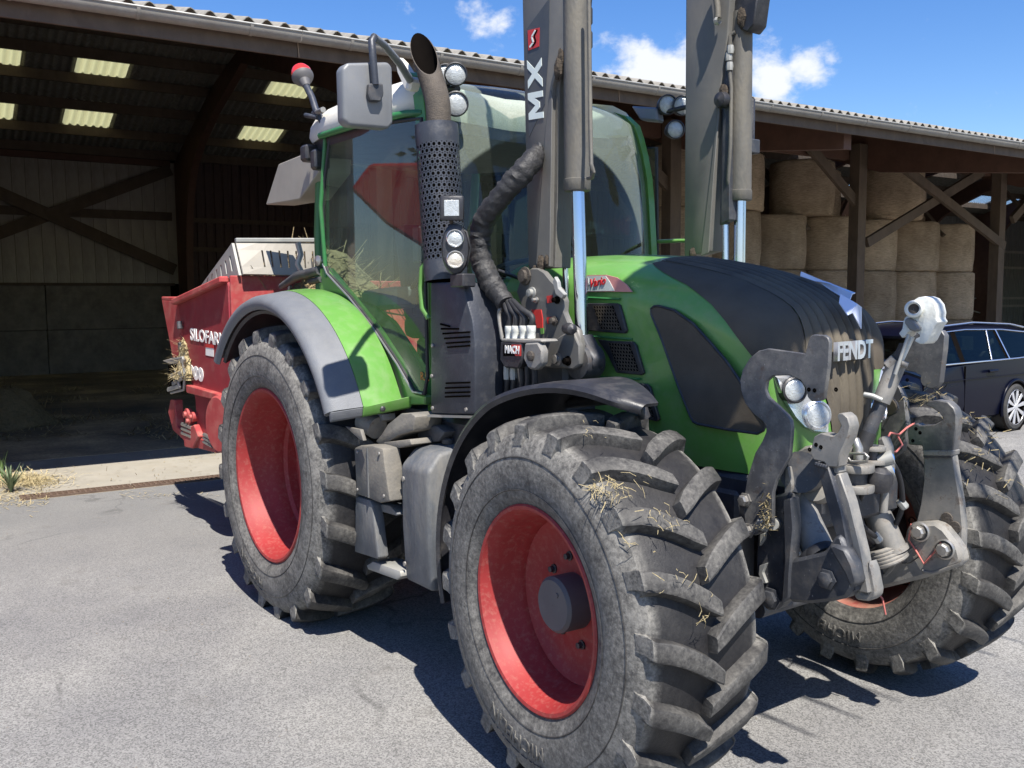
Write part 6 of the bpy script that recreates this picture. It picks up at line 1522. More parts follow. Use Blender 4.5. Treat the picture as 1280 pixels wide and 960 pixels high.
# folded flange that catches the light
mb = MB(); mb.prism([PY(u, v, AY - .004) for u, v in ((688, 112), (682, 160), (677, 225), (672, 300), (670, 330), (687, 333), (689, 200), (690, 125))], (0, 0.006, 0)); mb.build('arm_flange', M['loader'], ro, bevel=0.002)
mb = MB(); mb.prism([PY(u, v, AY + .02) for u, v in ((707, 0), (705, 60), (692, 112), (691, 240), (688, 335), (694, 335), (697, 240), (699, 110), (710, 60), (712, 0))], (0, 0.09, 0)); mb.build('arm_flange', M['cyl_dusty'], ro, bevel=0.003)
la_ = [PY(u, v, 0.46) for u, v in ((855, 322), (857, 0))] + [Vector((1.71, 0.46, 3.70)), Vector((2.10, 0.46, 3.60))] + [PY(u, v, 0.46) for u, v in ((912, 0), (909, 43), (903, 90), (897, 133), (891, 230), (885, 314))]
mb = MB(); mb.prism(la_, (0, 0.115, 0)); lo_ = mb.build('loader_arm', M['loader'], loader, bevel=0.008, seg=2); lo_['label'] = 'far loader arm with shadow across it'
mb = MB(); mb.prism([PY(u, v, 0.455) for u, v in ((897, 135), (890, 200), (882, 270), (876, 320), (885, 316), (891, 232), (899, 136))], (0, 0.01, 0)); mb.build('arm_flange', M['loader'], lo_, bevel=0.002)
# decal and lettering on the near arm
dk = [PY(u, v, AY - .0045) for u, v in ((660, 30), (690, -6), (690, 14), (679, 140), (661, 172), (659, 60))]
mb = MB(); mb.prism([PY(u, v, AY - .002) for u, v in ((658.5, 36), (687, -3), (686, 60), (681, 130), (661, 172))], (0, 0.003, 0)); de = mb.build('arm_decal', M['decal_dark'], ro, bevel=0)
def on_arm(u, v): return PY(u, v, AY - .003)
def glyph(pts, o, ex, ey, name):
    q = [o + ex * a + ey * c for a, c in pts]; mb = MB(); mb.prism(q, (0, 0.002, 0)); mb.build(name, M['decal_mint'], de, bevel=0, smooth=0)
o_ = PY(679.5, 147, AY - .004); ex_ = PY(678, 113, AY - .004) - o_; ey_ = PY(661, 150, AY - .004) - o_
glyph([(0, 0), (0, 1), (.24, 1), (.5, .52), (.76, 1), (1, 1), (1, 0), (.78, 0), (.78, .56), (.60, .22), (.40, .22), (.22, .56), (.22, 0)], o_, ex_, ey_, 'letter_m')
o_ = PY(678, 108, AY - .004); ex_ = PY(676.5, 72, AY - .004) - o_; ey_ = PY(660, 111, AY - .004) - o_
glyph([(0, 0), (.34, .5), (0, 1), (.28, 1), (.5, .68), (.72, 1), (1, 1), (.66, .5), (1, 0), (.72, 0), (.5, .32), (.28, 0)], o_, ex_, ey_, 'letter_x')
mb = MB(); mb.prism([PY(u, v, AY - .0045) for u, v in ((659.5, 38), (674, 34.5), (673.5, 58), (660.5, 63))], (0, 0.002, 0)); mb.build('arm_logo', M['decal_red'], de, bevel=0)
for k, m_ in ((0, 'decal_mint'), (1, 'soot_shade_black')):
    pl = [(662 + k * 3.4, 59 - k), (666.5 + k * 3.2, 53 - k), (664.5 + k * 3.2, 46 - k), (669.0 + k * 2.5, 38 - k)]
    mb = MB()
    for (a, b_) in zip(pl, pl[1:]): mb.beam(PY(*a, AY - .0052), PY(*b_, AY - .0052), 0.0015, 0.009, up=Vector((0, 1, 0)).cross((PY(*b_, AY) - PY(*a, AY)).normalized()))
    mb.build('logo_stroke', M[m_], de, smooth=0)
# bracket plates bolted to the chassis
bk_px = [(645, 365), (649, 352), (655, 342), (664, 335), (672, 335), (680, 340), (688, 350), (693, 355), (700, 362), (706, 376), (705, 390), (711, 405), (722, 412), (726, 430), (724, 455), (718, 461), (690, 460), (668, 458), (668, 425), (664, 405), (655, 392)]
bo = lplate(bk_px, -0.63, 0.03, 'loader', 'loader_bracket', 0.006)
lplate([(690, 352), (693, 345), (697, 352), (698, 360), (706, 368), (702, 374), (694, 368)], -0.655, 0.02, 'zinc', 'lock_lever', 0.004, bo)
lplate([(693, 425), (703, 418), (716, 415), (724, 432), (724, 456), (716, 462), (692, 458)], -0.66, 0.028, 'loader', 'pivot_plate', 0.006, bo)
for u, v, r, y, m_ in ((657, 345, 0.035, -0.64, 'rust'), (666, 366, 0.022, -0.64, 'zinc'), (671, 375, 0.012, -.64, 'steel'), (697, 375, 0.014, -0.64, 'soot_shade_black'), (694, 401, 0.018, -.64, 'rust'), (698, 449, 0.024, -0.665, 'steel'), (711, 451, 0.018, -0.665, 'soot_shade_black')):
    mb = MB(); mb.lathe([(r * 1.2, 0), (r * 1.2, 0.008), (r * .8, 0.010), (r * .8, 0.026), (0.001, 0.028)], PY(u, v, y + .008), (0, -1, 0), 12); mb.build('bracket_pin', M[m_], bo, fixn=True)
lplate([(664, 387), (676, 387), (678, 398), (678, 410), (671, 410), (668, 396)], -0.634, 0.004, 'decal_red', 'warning_sticker', 0, bo); lplate([(683, 370), (690, 369), (690, 378), (684, 379)], -0.634, 0.004, 'decal_red', 'warning_sticker', 0, bo); lplate([(683, 397), (689, 396), (689, 404), (684, 405)], -0.634, 0.004, 'decal_red', 'warning_sticker', 0, bo)
lplate([(675, 410), (679, 410), (679, 417), (676, 418)], -0.634, 0.004, 'green', 'warning_sticker', 0, bo)
mb = MB(); mb.prism([Vector((p.x, -p.y - .03, p.z)) for p in [PY(u, v, -0.63) for u, v in bk_px]], (0, 0.03, 0)); mb.build('loader_bracket', M['loader'], loader, bevel=0.006)
for s in (-1, 1):
    mb = MB(); mb.box(1.78, 2.02, min(s * .40, s * .60), max(s * .40, s * .60), 1.12, 1.58); mb.build('mounting_frame', M['link_dark'], loader, bevel=0.02)
mb = MB(); mb.lathe([(0.03, -.06), (0.075, -.05), (0.08, 0.0), (0.075, .05), (0.03, .06)], PY(732, 452, -0.55), (0, 1, 0), 20); mb.build('ram_foot', M['link_dark'], loader, fixn=True)
lplate([(716, 420), (727, 418), (736, 436), (743, 448), (740, 462), (722, 462)], -0.58, 0.07, 'link_dark', 'ram_fork', 0.008)
mb = MB(); mb.lathe([(0.001, -.04), (0.022, -.03), (0.026, 0.0), (0.022, 0.04), (0.001, 0.05)], PY(711, 411, -0.68), (0.9, -.3, 0), 14); mb.build('lock_knob', M['black_plastic'], loader, fixn=True)
# lift rams
def lram(a, b, r, mat, name): 
    L_ = (b - a).length; mb = MB(); mb.lathe([(0.001, 0), (r, 0), (r * 1.06, 0.004), (r * 1.06, 0.05), (r, 0.052), (r, L_), (0.001, L_)], a, b - a, 24); return mb.build(name, M[mat], loader, fixn=True, smooth=40)
b0 = PY(721.5, 239, -0.55); b1 = Vector((b0.x - 0.01, -0.55, 3.62)); r0 = PY(728, 441, -0.55)
lram(b0, b1, 0.056, 'cyl_dusty', 'ram_barrel'); rod('ram_rod', [r0, b0 + Vector((0, 0, .1))], 0.030, M['chrome'], loader, 20)
rod('ram_pipe', [PY(736, 0, -0.58), PY(738, 150, -0.58), PY(739, 205, -0.60), PY(742, 215, -0.60), PY(740, 222, -0.58), PY(735, 223, -0.56)], 0.009, M['cyl_dusty'], loader)
q0 = PY(706, 281, -0.47); lram(q0, Vector((q0.x, -0.47, 3.55)), 0.030, 'link_dark', 'parallel_tube'); rod('ram_rod', [PY(708, 415, -0.47), q0 + Vector((0, 0, .1))], 0.015, M['chrome'], loader, 14)
mb = MB(); mb.prism([PY(u, v, -0.50) for u, v in ((697, 112), (707, 60), (709, 282), (698, 282))], (0, 0.05, 0)); mb.build('parallel_rail', M['link_dark'], loader, bevel=0.004)
rod('rail_pipe', [PY(702, 40, -0.52), PY(703, 150, -.52), PY(702, 240, -0.52), PY(704, 262, -.52), PY(701, 278, -.5)], 0.010, M['rust'], loader)
b0l = PY(925, 251, 0.55); lram(b0l, Vector((b0l.x - .01, 0.55, 3.25)), 0.056, 'cyl_dusty', 'ram_barrel'); rod('ram_rod', [PY(924, 345, 0.55), b0l + Vector((0, 0, .1))], 0.030, M['chrome'], loader, 20)
q1 = PY(906, 281, 0.50); lram(q1, Vector((q1.x, 0.50, 3.1)), 0.024, 'link_dark', 'parallel_tube'); rod('ram_rod', [PY(907, 345, 0.50), q1 + Vector((0, 0, .1))], 0.018, M['chrome'], loader, 14)
mb = MB(); mb.prism([PY(u, v, 0.47) for u, v in ((903, 150), (912, 40), (912, 275), (901, 280))], (0, 0.05, 0)); mb.build('parallel_rail', M['link_dark'], loader, bevel=0.004)
rod('ram_pipe', [PY(919, 40, 0.49), PY(913, 44, .48), PY(912, 60, 0.47), PY(911, 80, 0.47), PY(914, 110, .47), PY(913, 180, .47), PY(910, 225, .47), PY(913, 238, .49)], 0.010, M['cyl_dusty'], loader)
for u, v in ((913, 62), (911, 71), (912, 83)):
    mb = MB(); mb.lathe([(0.016, -.02), (0.019, 0), (0.016, .02)], PY(u, v, 0.47), (0, 0, 1), 8); mb.build('pipe_union', M['zinc'], loader, fixn=True)
mb = MB(); mb.lathe([(0.001, -.03), (0.035, -.02), (0.04, 0.0), (0.035, .03), (0.001, .04)], PY(904, 125, 0.45), (0, -1, 0), 16); mb.build('arm_joint', M['black_plastic'], loader, fixn=True)
lplate([(912, 0), (918, -30), (950, -30), (942, 30), (934, 40), (921, 34), (914, 44)], 0.50, 0.10, 'black_plastic', 'knee_plate', 0.006)
rod('knee_pipe', [PY(893, -20, 0.43), PY(897, 10, 0.43), PY(897, 22, 0.43)], 0.016, M['cyl_dusty'], loader); mb = MB(); mb.lathe([(0.018, -.012), (0.022, 0), (0.018, .012)], PY(897, 26, 0.43), (1, 0, 0), 10); mb.build('pipe_union', M['zinc'], loader, fixn=True)
rod('loader_hose', [PY(738, -10, -0.50), PY(736, 20, -0.49), PY(733, 35, -0.49), PY(734, 60, -0.49), PY(733, 80, -.49)], 0.010, M['rubber_black'], loader)
for u, v in ((735, 20), (735, 50)):
    mb = MB(); mb.lathe([(0.014, -.04), (0.02, -.03), (0.02, .03), (0.014, .04)], PY(u, v, -0.49), (0, 0, 1), 10); mb.build('hose_clip', M['rubber_black'], loader, fixn=True)
# dirt packed on the arm
rnd = random.Random(4)
for (u, v, y, s) in ((698, 86, -0.605, 0.040), (701, 72, -0.60, 0.03), (676, 332, -0.61, 0.035), (668, 340, -.615, .025), (683, 326, -.61, .02), (866, 318, 0.46, 0.03), (927, 22, 0.5, .04), (905, 118, 0.46, 0.04)):
    mb = MB(); c = PY(u, v, y); rings = []
    for i in range(7):
        t = math.pi * i / 6
        rings.append([c + Vector((s * .7 * math.sin(t) * math.cos(a), s * .4 * math.sin(t) * math.sin(a), s * 1.2 * math.cos(t))) * (1 + .35 * mnoise.noise(Vector((i * .9 + u, a * 1.3, v)))) - c * 0 if False else c + Vector((s * .7 * math.sin(t) * math.cos(a), s * .4 * math.sin(t) * math.sin(a), s * 1.2 * math.cos(t))) * (1 + .4 * mnoise.noise(Vector((i * .9 + u, math.cos(a) * 2, math.sin(a) * 2 + v)))) for a in [2 * math.pi * k / 10 for k in range(10)]])
    mb.loft(rings); mb.build('packed_dirt', M['dirt'], loader, smooth=30)
# crumpled sleeve round the hoses
hp = [(673, 188), (669, 196), (660, 207), (648, 221), (633, 238), (618, 256), (606, 274), (601, 294), (600, 315), (605, 335), (614, 354), (624, 368), (633, 380)]
hy = [-0.60, -0.63, -0.68, -0.72, -0.75, -0.77, -0.78, -0.78, -0.78, -0.77, -0.76, -0.75, -0.75]
ctrl = [PY(u, v, y) for (u, v), y in zip(hp, hy)]
def spline(P, k):
    out = []
    for i in range(len(P) - 1):
        a, b, c, d = P[max(i - 1, 0)], P[i], P[i + 1], P[min(i + 2, len(P) - 1)]
        for j in range(k):
            t = j / k; out.append(0.5 * ((2 * b) + (c - a) * t + (2 * a - 5 * b + 4 * c - d) * t * t + (3 * b - a - 3 * c + d) * t ** 3))
    out.append(P[-1]); return out
sp = spline(ctrl, 8); mb = MB(); n = 28; rings = []; a = None
for i, p in enumerate(sp):
    d = (sp[min(i + 1, len(sp) - 1)] - sp[max(i - 1, 0)]).normalized()
    if a is None: a, b = frame(d)
    else: a = (a - d * a.dot(d)).normalized(); b = d.cross(a)
    f = i / (len(sp) - 1); r = 0.050 * (0.62 + .38 * min(1, f * 9)) * (1 - 0.22 * max(0, (f - .86) / .14))
    ring = []
    for j in range(n):
        t = 2 * math.pi * j / n
        w = mnoise.noise(Vector((i * 0.42, math.cos(t) * 1.1 + 3, math.sin(t) * 1.1))) + .6 * mnoise.noise(Vector((i * 0.95, math.cos(t) * 1.6, math.sin(t) * 1.6 + 7)))
        q = r * (1 + 0.17 * w); ring.append(p + a * (q * math.cos(t)) + b * (q * math.sin(t)))
    rings.append(ring)
mb.loft(rings, caps=True); mb.build('hose_sleeve', M['hose_cloth'], loader, smooth=50)
mb = MB(); mb.lathe([(0.036, -.01), (0.048, -.008), (0.050, 0.004), (0.036, .008)], PY(672, 192, -0.60), (-.5, -1, .1), 20); mb.build('sleeve_grommet', M['link_dark'], loader, fixn=True)
for k, (u0, u1, v1) in enumerate(((630, 637, 408), (634, 645, 408), (638, 655, 408), (641, 664, 408), (628, 628, 424))):
    pts = spline([PY(u0, 376, -0.75), PY(u0 + (u1 - u0) * .45 + (0 if k < 4 else -3), 386, -0.77), PY(u1 + (1 if k < 4 else -4), 396, -0.77), PY(u1, v1, -0.77)], 6); rod('loader_hose', pts, 0.013 if k < 4 else .010, M['rubber_black'] if k < 4 else M['link_grey'], loader)
    if k < 4:
        mb = MB(); mb.lathe([(0.015, 0), (0.019, .004), (0.019, .03), (0.021, .034), (0.021, .058), (0.001, .06)], PY(u1, 424, -0.77), (0, 0, 1), 12); mb.build('hose_fitting', M['white_paint'], loader, fixn=True)
# multi coupler block
vb_ = [PY(u, v, -0.80) for u, v in ((625, 426), (652, 428), (653, 450), (648, 461), (630, 460), (624, 450))]
mb = MB(); mb.prism(vb_, (0, 0.08, 0)); co = mb.build('coupler_block', M['black_plastic'], loader, bevel=0.008)
mb = MB(); mb.prism([PY(u, v, -0.803) for u, v in ((629, 431), (651, 431), (651, 445), (629, 445))], (0, 0.002, 0)); mb.build('coupler_label', M['soot_shade_black'], co)
mb = MB(); mb.prism([PY(u, v, -0.8035) for u, v in ((639, 431), (651, 431), (651, 445), (644, 445))], (0, 0.002, 0)); mb.build('coupler_label', M['decal_red'], co)
lettering('lettering', 'MACH', 0.045, PY(640, 437.5, -0.806), (1, 0, 0), (0, 0, 1), M['text_white'], co, ext=0.001, bold=0.002, width=0.105)
mb = MB(); mb.prism([PY(u, v, -0.80) for u, v in ((626, 423), (676, 424), (678, 428), (654, 429), (626, 427))], (0, 0.09, 0)); mb.build('coupler_top', M['link_grey'], co, bevel=0.005)
mb = MB(); mb.prism([PY(u, v, -0.805) for u, v in ((655, 428), (672, 427), (678, 438), (677, 455), (669, 463), (659, 461), (653, 448))], (0, 0.04, 0)); mb.build('coupler_handle_plate', M['link_grey'], co, bevel=0.01)
mb = MB(); mb.lathe([(0.022, 0), (0.022, .01), (0.012, .014), (0.001, .016)], PY(664, 445, -0.806), (0, -1, 0), 10); mb.build('handle_bolt', M['rust'], co, fixn=True)
for u in (634, 642, 652, 659, 668):
    rod('loader_hose', [PY(u, 458, -0.76), PY(u + 1, 475, -0.76), PY(u - 1, 496, -0.72)], 0.013, M['rubber_black'], loader)
    if u < 650: 
        mb = MB(); mb.lathe([(0.016, -.03), (0.018, 0), (0.016, .03)], PY(u, 466, -0.76), (0, 0, 1), 10); mb.build('hose_fitting', M['zinc'], loader, fixn=True)
mb = MB(); mb.box(1.50, 1.78, -0.72, -0.45, 1.25, 1.80); mb.build('valve_carrier', M['link_dark'], loader, bevel=0.015)
# raised front end of the loader: upper arms, cross tube, carriage, grapple fork (above the frame; it throws the shade)
for s in (-1, 1):
    mb = MB(); mb.prism([(1.71, s * .54 - .055, 3.62), (1.66, s * .54 - .055, 4.55), (1.86, s * .54 - .055, 4.76), (3.74, s * .54 - .055, 4.86), (3.86, s * .54 - .055, 4.66), (2.20, s * .54 - .055, 4.46), (2.08, s * .54 - .055, 4.30), (2.08, s * .54 - .055, 3.60)], (0, 0.11, 0)); mb.build('upper_arm', M['loader'], loader, bevel=0.01)
mb = MB(); mb.tube([(1.95, -0.54, 4.62), (1.95, 0.54, 4.62)], 0.07, 16); mb.build('cross_tube', M['loader'], loader)
DX, DZ = 0.4275, 0.75
def T(pts): return [(x + DX, y, z + DZ) for x, y, z in pts]
mb = MB(); mb.box(3.36 + DX, 3.46 + DX, -0.80, 0.80, 3.62 + DZ, 4.12 + DZ); mb.build('tool_carriage', M['link_dark'], loader, bevel=0.015)
for y0 in (-1.10, 1.08):
    mb = MB(); mb.prism(T([(3.47, y0, 3.50), (3.47, y0, 4.22), (3.55, y0, 4.22), (4.14, y0, 3.74), (4.14, y0, 3.68), (3.55, y0, 3.46)]), (0, 0.02, 0)); mb.build('fork_cheek', M['hook_grey'], loader)
mb = MB(); mb.box(3.47 + DX, 3.50 + DX, -1.075, 1.075, 3.52 + DZ, 4.20 + DZ); mb.build('fork_back', M['hook_grey'], loader, smooth=0)
mb = MB(); mb.box(3.52 + DX, 4.12 + DX, -1.075, 1.075, 3.66 + DZ, 3.685 + DZ); mb.build('fork_floor', M['hook_grey'], loader, smooth=0)
for k in range(8):
    y = -1.04 + k * 2.08 / 7
    mb = MB(); mb.tube(T([(4.05, y, 3.68), (4.65, y, 3.66), (5.0, y, 3.70)]), [0.022, 0.018, 0.006], 8); mb.build('fork_tine', M['link_dark'], loader)
for k in range(5):
    y = -0.90 + k * 0.45
    mb = MB(); mb.prism(T([(3.55, y, 4.22), (3.95, y, 4.34), (4.45, y, 4.20), (4.72, y, 3.92), (4.62, y, 3.96), (4.38, y, 4.10), (3.95, y, 4.20), (3.58, y, 4.10)]), (0, 0.03, 0)); mb.build('grapple_claw', M['hook_grey'], loader)
mb = MB(); mb.tube(T([(3.9, -.95, 4.28), (3.9, .95, 4.28)]), 0.05, 12); mb.build('grapple_tube', M['hook_grey'], loader)
# ------------------------------------------------------------------ red feeder behind the tractor
feeder = thing('feeder_wagon', (-2.4, -0.3, 0.6), 'red straw feeder box with white lettering and pale slotted guard behind the tractor', 'feeder')
FY = -0.86
def fpl(px, y, th, mat, name, bevel=0.006, parent=None): return plate(px, y, th, M[mat], name, parent or feeder, bevel=bevel)
P = lambda u, v, y=FY: PY(u, v, y)
# side wall of the box and floor, front wall, far wall
x_f = P(285, 352).x
sidew = [P(222, 381), P(284, 352), P(284, 352) + Vector((0.02, 0, -0.03)), Vector((x_f, FY, 0.70)), P(266, 561), P(247, 549), P(244, 500), P(234, 455)]
mb = MB(); mb.prism(sidew, (0, 0.05, 0)); sd = mb.build('side_panel', M['red_feeder'], feeder, bevel=0.008)
mb = MB(); mb.prism([Vector((p.x, 0.75, p.z)) for p in sidew], (0, 0.05, 0)); mb.build('side_panel', M['red_feeder'], feeder, bevel=0.008)
zt_f = P(284, 350).z; 
mb = MB(); mb.prism([(x_f, FY + .055, 0.75), (x_f, FY + .055, zt_f), (x_f, 0.74, zt_f), (x_f, 0.74, 0.75)], (0.05, 0, 0)); mb.build('front_wall', M['red_bright'], feeder, bevel=0.006)
mb = MB(); mb.prism([(x_f + .055, FY - .01, 0.9), (x_f + .055, FY - .01, zt_f + .03), (x_f + .055, -0.42, zt_f + .03), (x_f + .055, -0.36, zt_f - .12), (x_f + .055, -0.40, 0.9)], (0.03, 0, 0)); mb.build('corner_panel', M['red_bright'], feeder, bevel=0.006)
mb = MB(); mb.beam(P(222, 379) + Vector((0, -.02, .01)), P(284, 351) + Vector((0, -.02, .01)), 0.07, 0.05); mb.build('top_rail', M['red_bright'], feeder, bevel=0.01)
mb = MB(); mb.prism([Vector((q.x, FY + .06, q.z)) for q in (sidew[3], sidew[4], sidew[5])] + [Vector((x_f, FY + .06, 0.95))], (0, 1.5, 0)); mb.build('floor', M['red_feeder'], feeder, smooth=0)
# flared rear guard
rg = [P(202, 375), P(222, 376), P(227, 405), P(232, 443), P(216, 448)]
mb = MB(); mb.prism(rg, (0.0, 0.06, 0)); mb.build('rear_guard', M['red_bright'], feeder, bevel=0.006)
mb = MB(); mb.prism([rg[0], rg[1], rg[1] + Vector((0, 1.5, 0)), rg[0] + Vector((-.1, 1.5, 0))], (0, 0, 0.03)); mb.build('rear_rail', M['red_bright'], feeder, bevel=0.006)
mb = MB(); mb.prism([P(216, 448) + Vector((0, .02, 0)), P(202, 375) + Vector((0, .02, 0)), P(202, 375) + Vector((0, 1.5, 0)), P(216, 448) + Vector((0, 1.5, 0))], (0.04, 0, 0)); mb.build('tail_panel', M['red_feeder'], feeder, smooth=0)
for v0 in (402, 428):
    mb = MB(); mb.cyl(P(224 + (v0 - 402) * .05, v0, FY - .03), P(225 + (v0 - 402) * .05, v0 + 9, FY - .03), 0.022, 8); mb.build('guard_hinge', M['link_dark'], feeder)
# ledge, shaft guard disc, drive bits
mb = MB(); mb.prism([P(232, 481, FY - .05), P(280, 495, FY - .05), P(280, 503, FY - .05), P(233, 491, FY - .05)], (0, 0.06, 0.0)); mb.build('ledge', M['red_bright'], feeder, bevel=0.006)
mb = MB(); mb.lathe([(0.001, 0.03), (0.20, 0.03), (0.215, 0.015), (0.215, -0.03)], P(276, 530, FY - .06), (0.1, -1, 0), 28); mb.build('drive_cover', M['red_bright'], feeder, fixn=True)
mb = MB(); mb.prism([P(213, 499), P(218, 500), P(221, 533), P(233, 546), P(230, 551), P(216, 538), P(210, 515)], (0, 0.07, 0)); mb.build('spout_lip', M['red_bright'], feeder, bevel=0.006)
mb = MB(); mb.prism([P(236, 538), P(250, 530), P(256, 545), P(248, 560), P(238, 558)], (0, -0.05, 0)); mb.build('drive_bracket', M['red_bright'], feeder, bevel=0.008)
mb = MB(); mb.prism([P(250, 545), P(272, 556), P(276, 566), P(252, 560)], (0, -0.03, 0)); mb.build('bottom_rail', M['red_bright'], feeder, bevel=0.006)
for k in range(3):
    mb = MB(); mb.cyl(P(228, 530 + k * 5.5, FY - .04), P(240, 535 + k * 5.5, FY - .04), 0.016, 8); mb.build('chain_guard_bar', M['steel'], feeder)
    mb = MB(); mb.cyl(P(255, 543 + k * 4.5, FY - .04), P(266, 549 + k * 4.5, FY - .04), 0.014, 8); mb.build('chain_guard_bar', M['steel'], feeder)
for u, v, r in ((234, 518, 0.05), (241, 521, 0.04), (237, 526, 0.035)):
    mb = MB(); mb.lathe([(0.001, .03), (r * .5, .03), (r * .55, .012), (r, .01), (r, -.03)], P(u, v, FY - .03), (0, -1, 0), 14); mb.build('drive_sprocket', M['red_bright'], feeder, fixn=True)
# discharge chute with straw hanging out
mb = MB(); mb.prism([P(215, 452), P(230, 447), P(231, 488), P(214, 490)], (0, -0.03, 0)); mb.build('chute', M['soot_shade_black'], feeder)
rod('chute_rim', [P(214, 450, FY - .05), P(229, 447, FY - .05), P(231, 470, FY - .05), P(230, 487, FY - .05), P(214, 491, FY - .05)], 0.012, M['zinc'], feeder)
mb = MB(); mb.prism([P(203, 451, FY - .06), P(216, 447, FY - .06), P(230, 449, FY - .06), P(229, 454, FY - .06), P(212, 455, FY - .06)], (0, 0.02, 0)); mb.build('chute_lip', M['cream'], feeder, bevel=0.003)
for (u0, v0, u1, v1) in ((214, 470, 226, 466), (216, 480, 228, 472), (210, 487, 224, 483), (219, 463, 225, 485)):
    mb = MB(); mb.beam(P(u0, v0, FY - .07), P(u1, v1, FY - .07), 0.02, 0.035); mb.build('chute_finger', M['zinc'], feeder, bevel=0.004)
# lettering on the side
d_txt = (P(277, 425, FY) - P(238, 417, FY)).normalized(); 
lettering('lettering', 'SILOFARM', 0.135, P(258.5, 422, FY - .004), (1, 0, -0.03), (0, 0, 1), M['text_white'], feeder, ext=0.002, bold=0.003, shear=0.0, width=abs((P(281, 424) - P(238, 424)).x))
lettering('lettering', '4300', 0.135, P(242, 466.5, FY - .004), (1, 0, -0.03), (0, 0, 1), M['text_white'], feeder, ext=0.002, bold=0.01, width=abs((P(253.5, 466) - P(230, 466)).x))
mb = MB(); mb.prism([P(257, 430, FY - .003), P(267, 431, FY - .003), P(267, 446, FY - .003), P(257, 444, FY - .003)], (0, 0.002, 0)); mb.build('warning_sticker', M['text_white'], feeder)
mb = MB(); mb.prism([P(257, 430, FY - .005), P(267, 431, FY - .005), P(267, 435.5, FY - .005), P(257, 434, FY - .005)], (0, 0.002, 0)); mb.build('warning_sticker', M['decal_red'], feeder)
# pale slotted guard on top
def slotted(quad, n, mat, name, s0=0.18, s1=0.8, w=0.28, m0=0.0, m1=1.0):
    """plate with n upright slots left open; quad = bottom-left, bottom-right, top-right, top-left"""
    mb = MB(); a, b, c, d = [Vector(q) for q in quad]
    def at(s, t): return (a * (1 - s) + b * s) * (1 - t) + (d * (1 - s) + c * s) * t
    xs = [0.0]; 
    for k in range(n):
        cx = m0 + (m1 - m0) * (k + .5) / n; hw2 = (m1 - m0) / n * w / 2; xs += [cx - hw2, cx + hw2]
    xs.append(1.0); ts = [0, s0, s1, 1]
    for i in range(len(xs) - 1):
        for j in range(3):
            if i % 2 == 1 and j == 1: continue
            mb.add([at(xs[i], ts[j]), at(xs[i + 1], ts[j]), at(xs[i + 1], ts[j + 1]), at(xs[i], ts[j + 1])], [(0, 1, 2, 3)])
    return mb.build(name, M[mat], feeder, smooth=0, thick=0.02)
g_x = x_f - 0.05
A = P(252, 360, -0.80); Bq = P(302, 344, -0.80); Cq = P(293, 304, -0.80); 
A2 = A + (Cq - A) * 0.12
slotted([A, Bq, Cq, A + (Cq - A) * .16], 6, 'zinc', 'slotted_guard', 0.2, 0.72, 0.3, 0.12, 0.95)
fx = Bq.x
slotted([Bq + Vector((.02, 0, 0)), PX(405, 345, fx), PX(405, 304, fx), Cq + Vector((.02, 0, 0))], 8, 'cream', 'slotted_guard', 0.22, 0.74, 0.2, 0.22, 1.0)
mb = MB(); mb.beam(Cq + Vector((.02, 0, 0.02)), PX(405, 302, fx) + Vector((0, 0, .01)), 0.06, 0.03); mb.build('guard_rail', M['zinc'], feeder, bevel=0.004)
rod('guard_latch', [PX(372, 303, -1.2), PX(376, 318, -1.2), PX(372, 330, -1.2), PX(378, 342, -1.2)], 0.022, M['zinc'], feeder)
rod('hitch_cable', [PX(386, 338, -0.9), PX(372, 345, -0.9), PX(362, 356, -0.9), PX(360, 368, -0.9)], 0.010, M['rubber_black'], feeder)
mb = MB(); mb.box(-1.75, -0.6, -0.38, -0.28, 0.55, 0.75); mb.build('hitch_arm', M['link_dark'], feeder); mb = MB(); mb.box(-1.75, -0.6, 0.28, 0.38, 0.55, 0.75); mb.build('hitch_arm', M['link_dark'], feeder)
mb = MB(); mb.box(-3.0, -1.5, -0.25, 0.6, 0.012, 0.13); mb.build('skid', M['link_dark'], feeder, smooth=0); 
for sx in (-2.8, -1.6):
    for sy in (-0.15, 0.5):
        mb = MB(); mb.box(sx - .05, sx + .05, sy - .05, sy + .05, 0.1, 0.85); mb.build('skid_leg', M['red_feeder'], feeder, smooth=0)
tag(heap('straw_load', Vector((x_f - 0.25, -0.05, zt_f - 0.12)), 0.55, 0.62, 0.36, 900, 'hay_dark', 0.28, 4), 'clump of brown straw lying on top of the red feeder', 'straw clump')
cc_ = P(232, 462, FY - .05)
def near_pt(c, sx, sz, sy=.03): return lambda r: Vector(c) + Vector((r.gauss(0, sx), r.gauss(0, sy), r.gauss(0, sz)))
tag(heap('chute_straw', P(233, 472, FY - .0), 0.20, 0.09, 0.30, 420, 'straw', 0.14, 6, None, 0.004), 'yellow straw hanging from the discharge chute of the red feeder', 'straw clump')

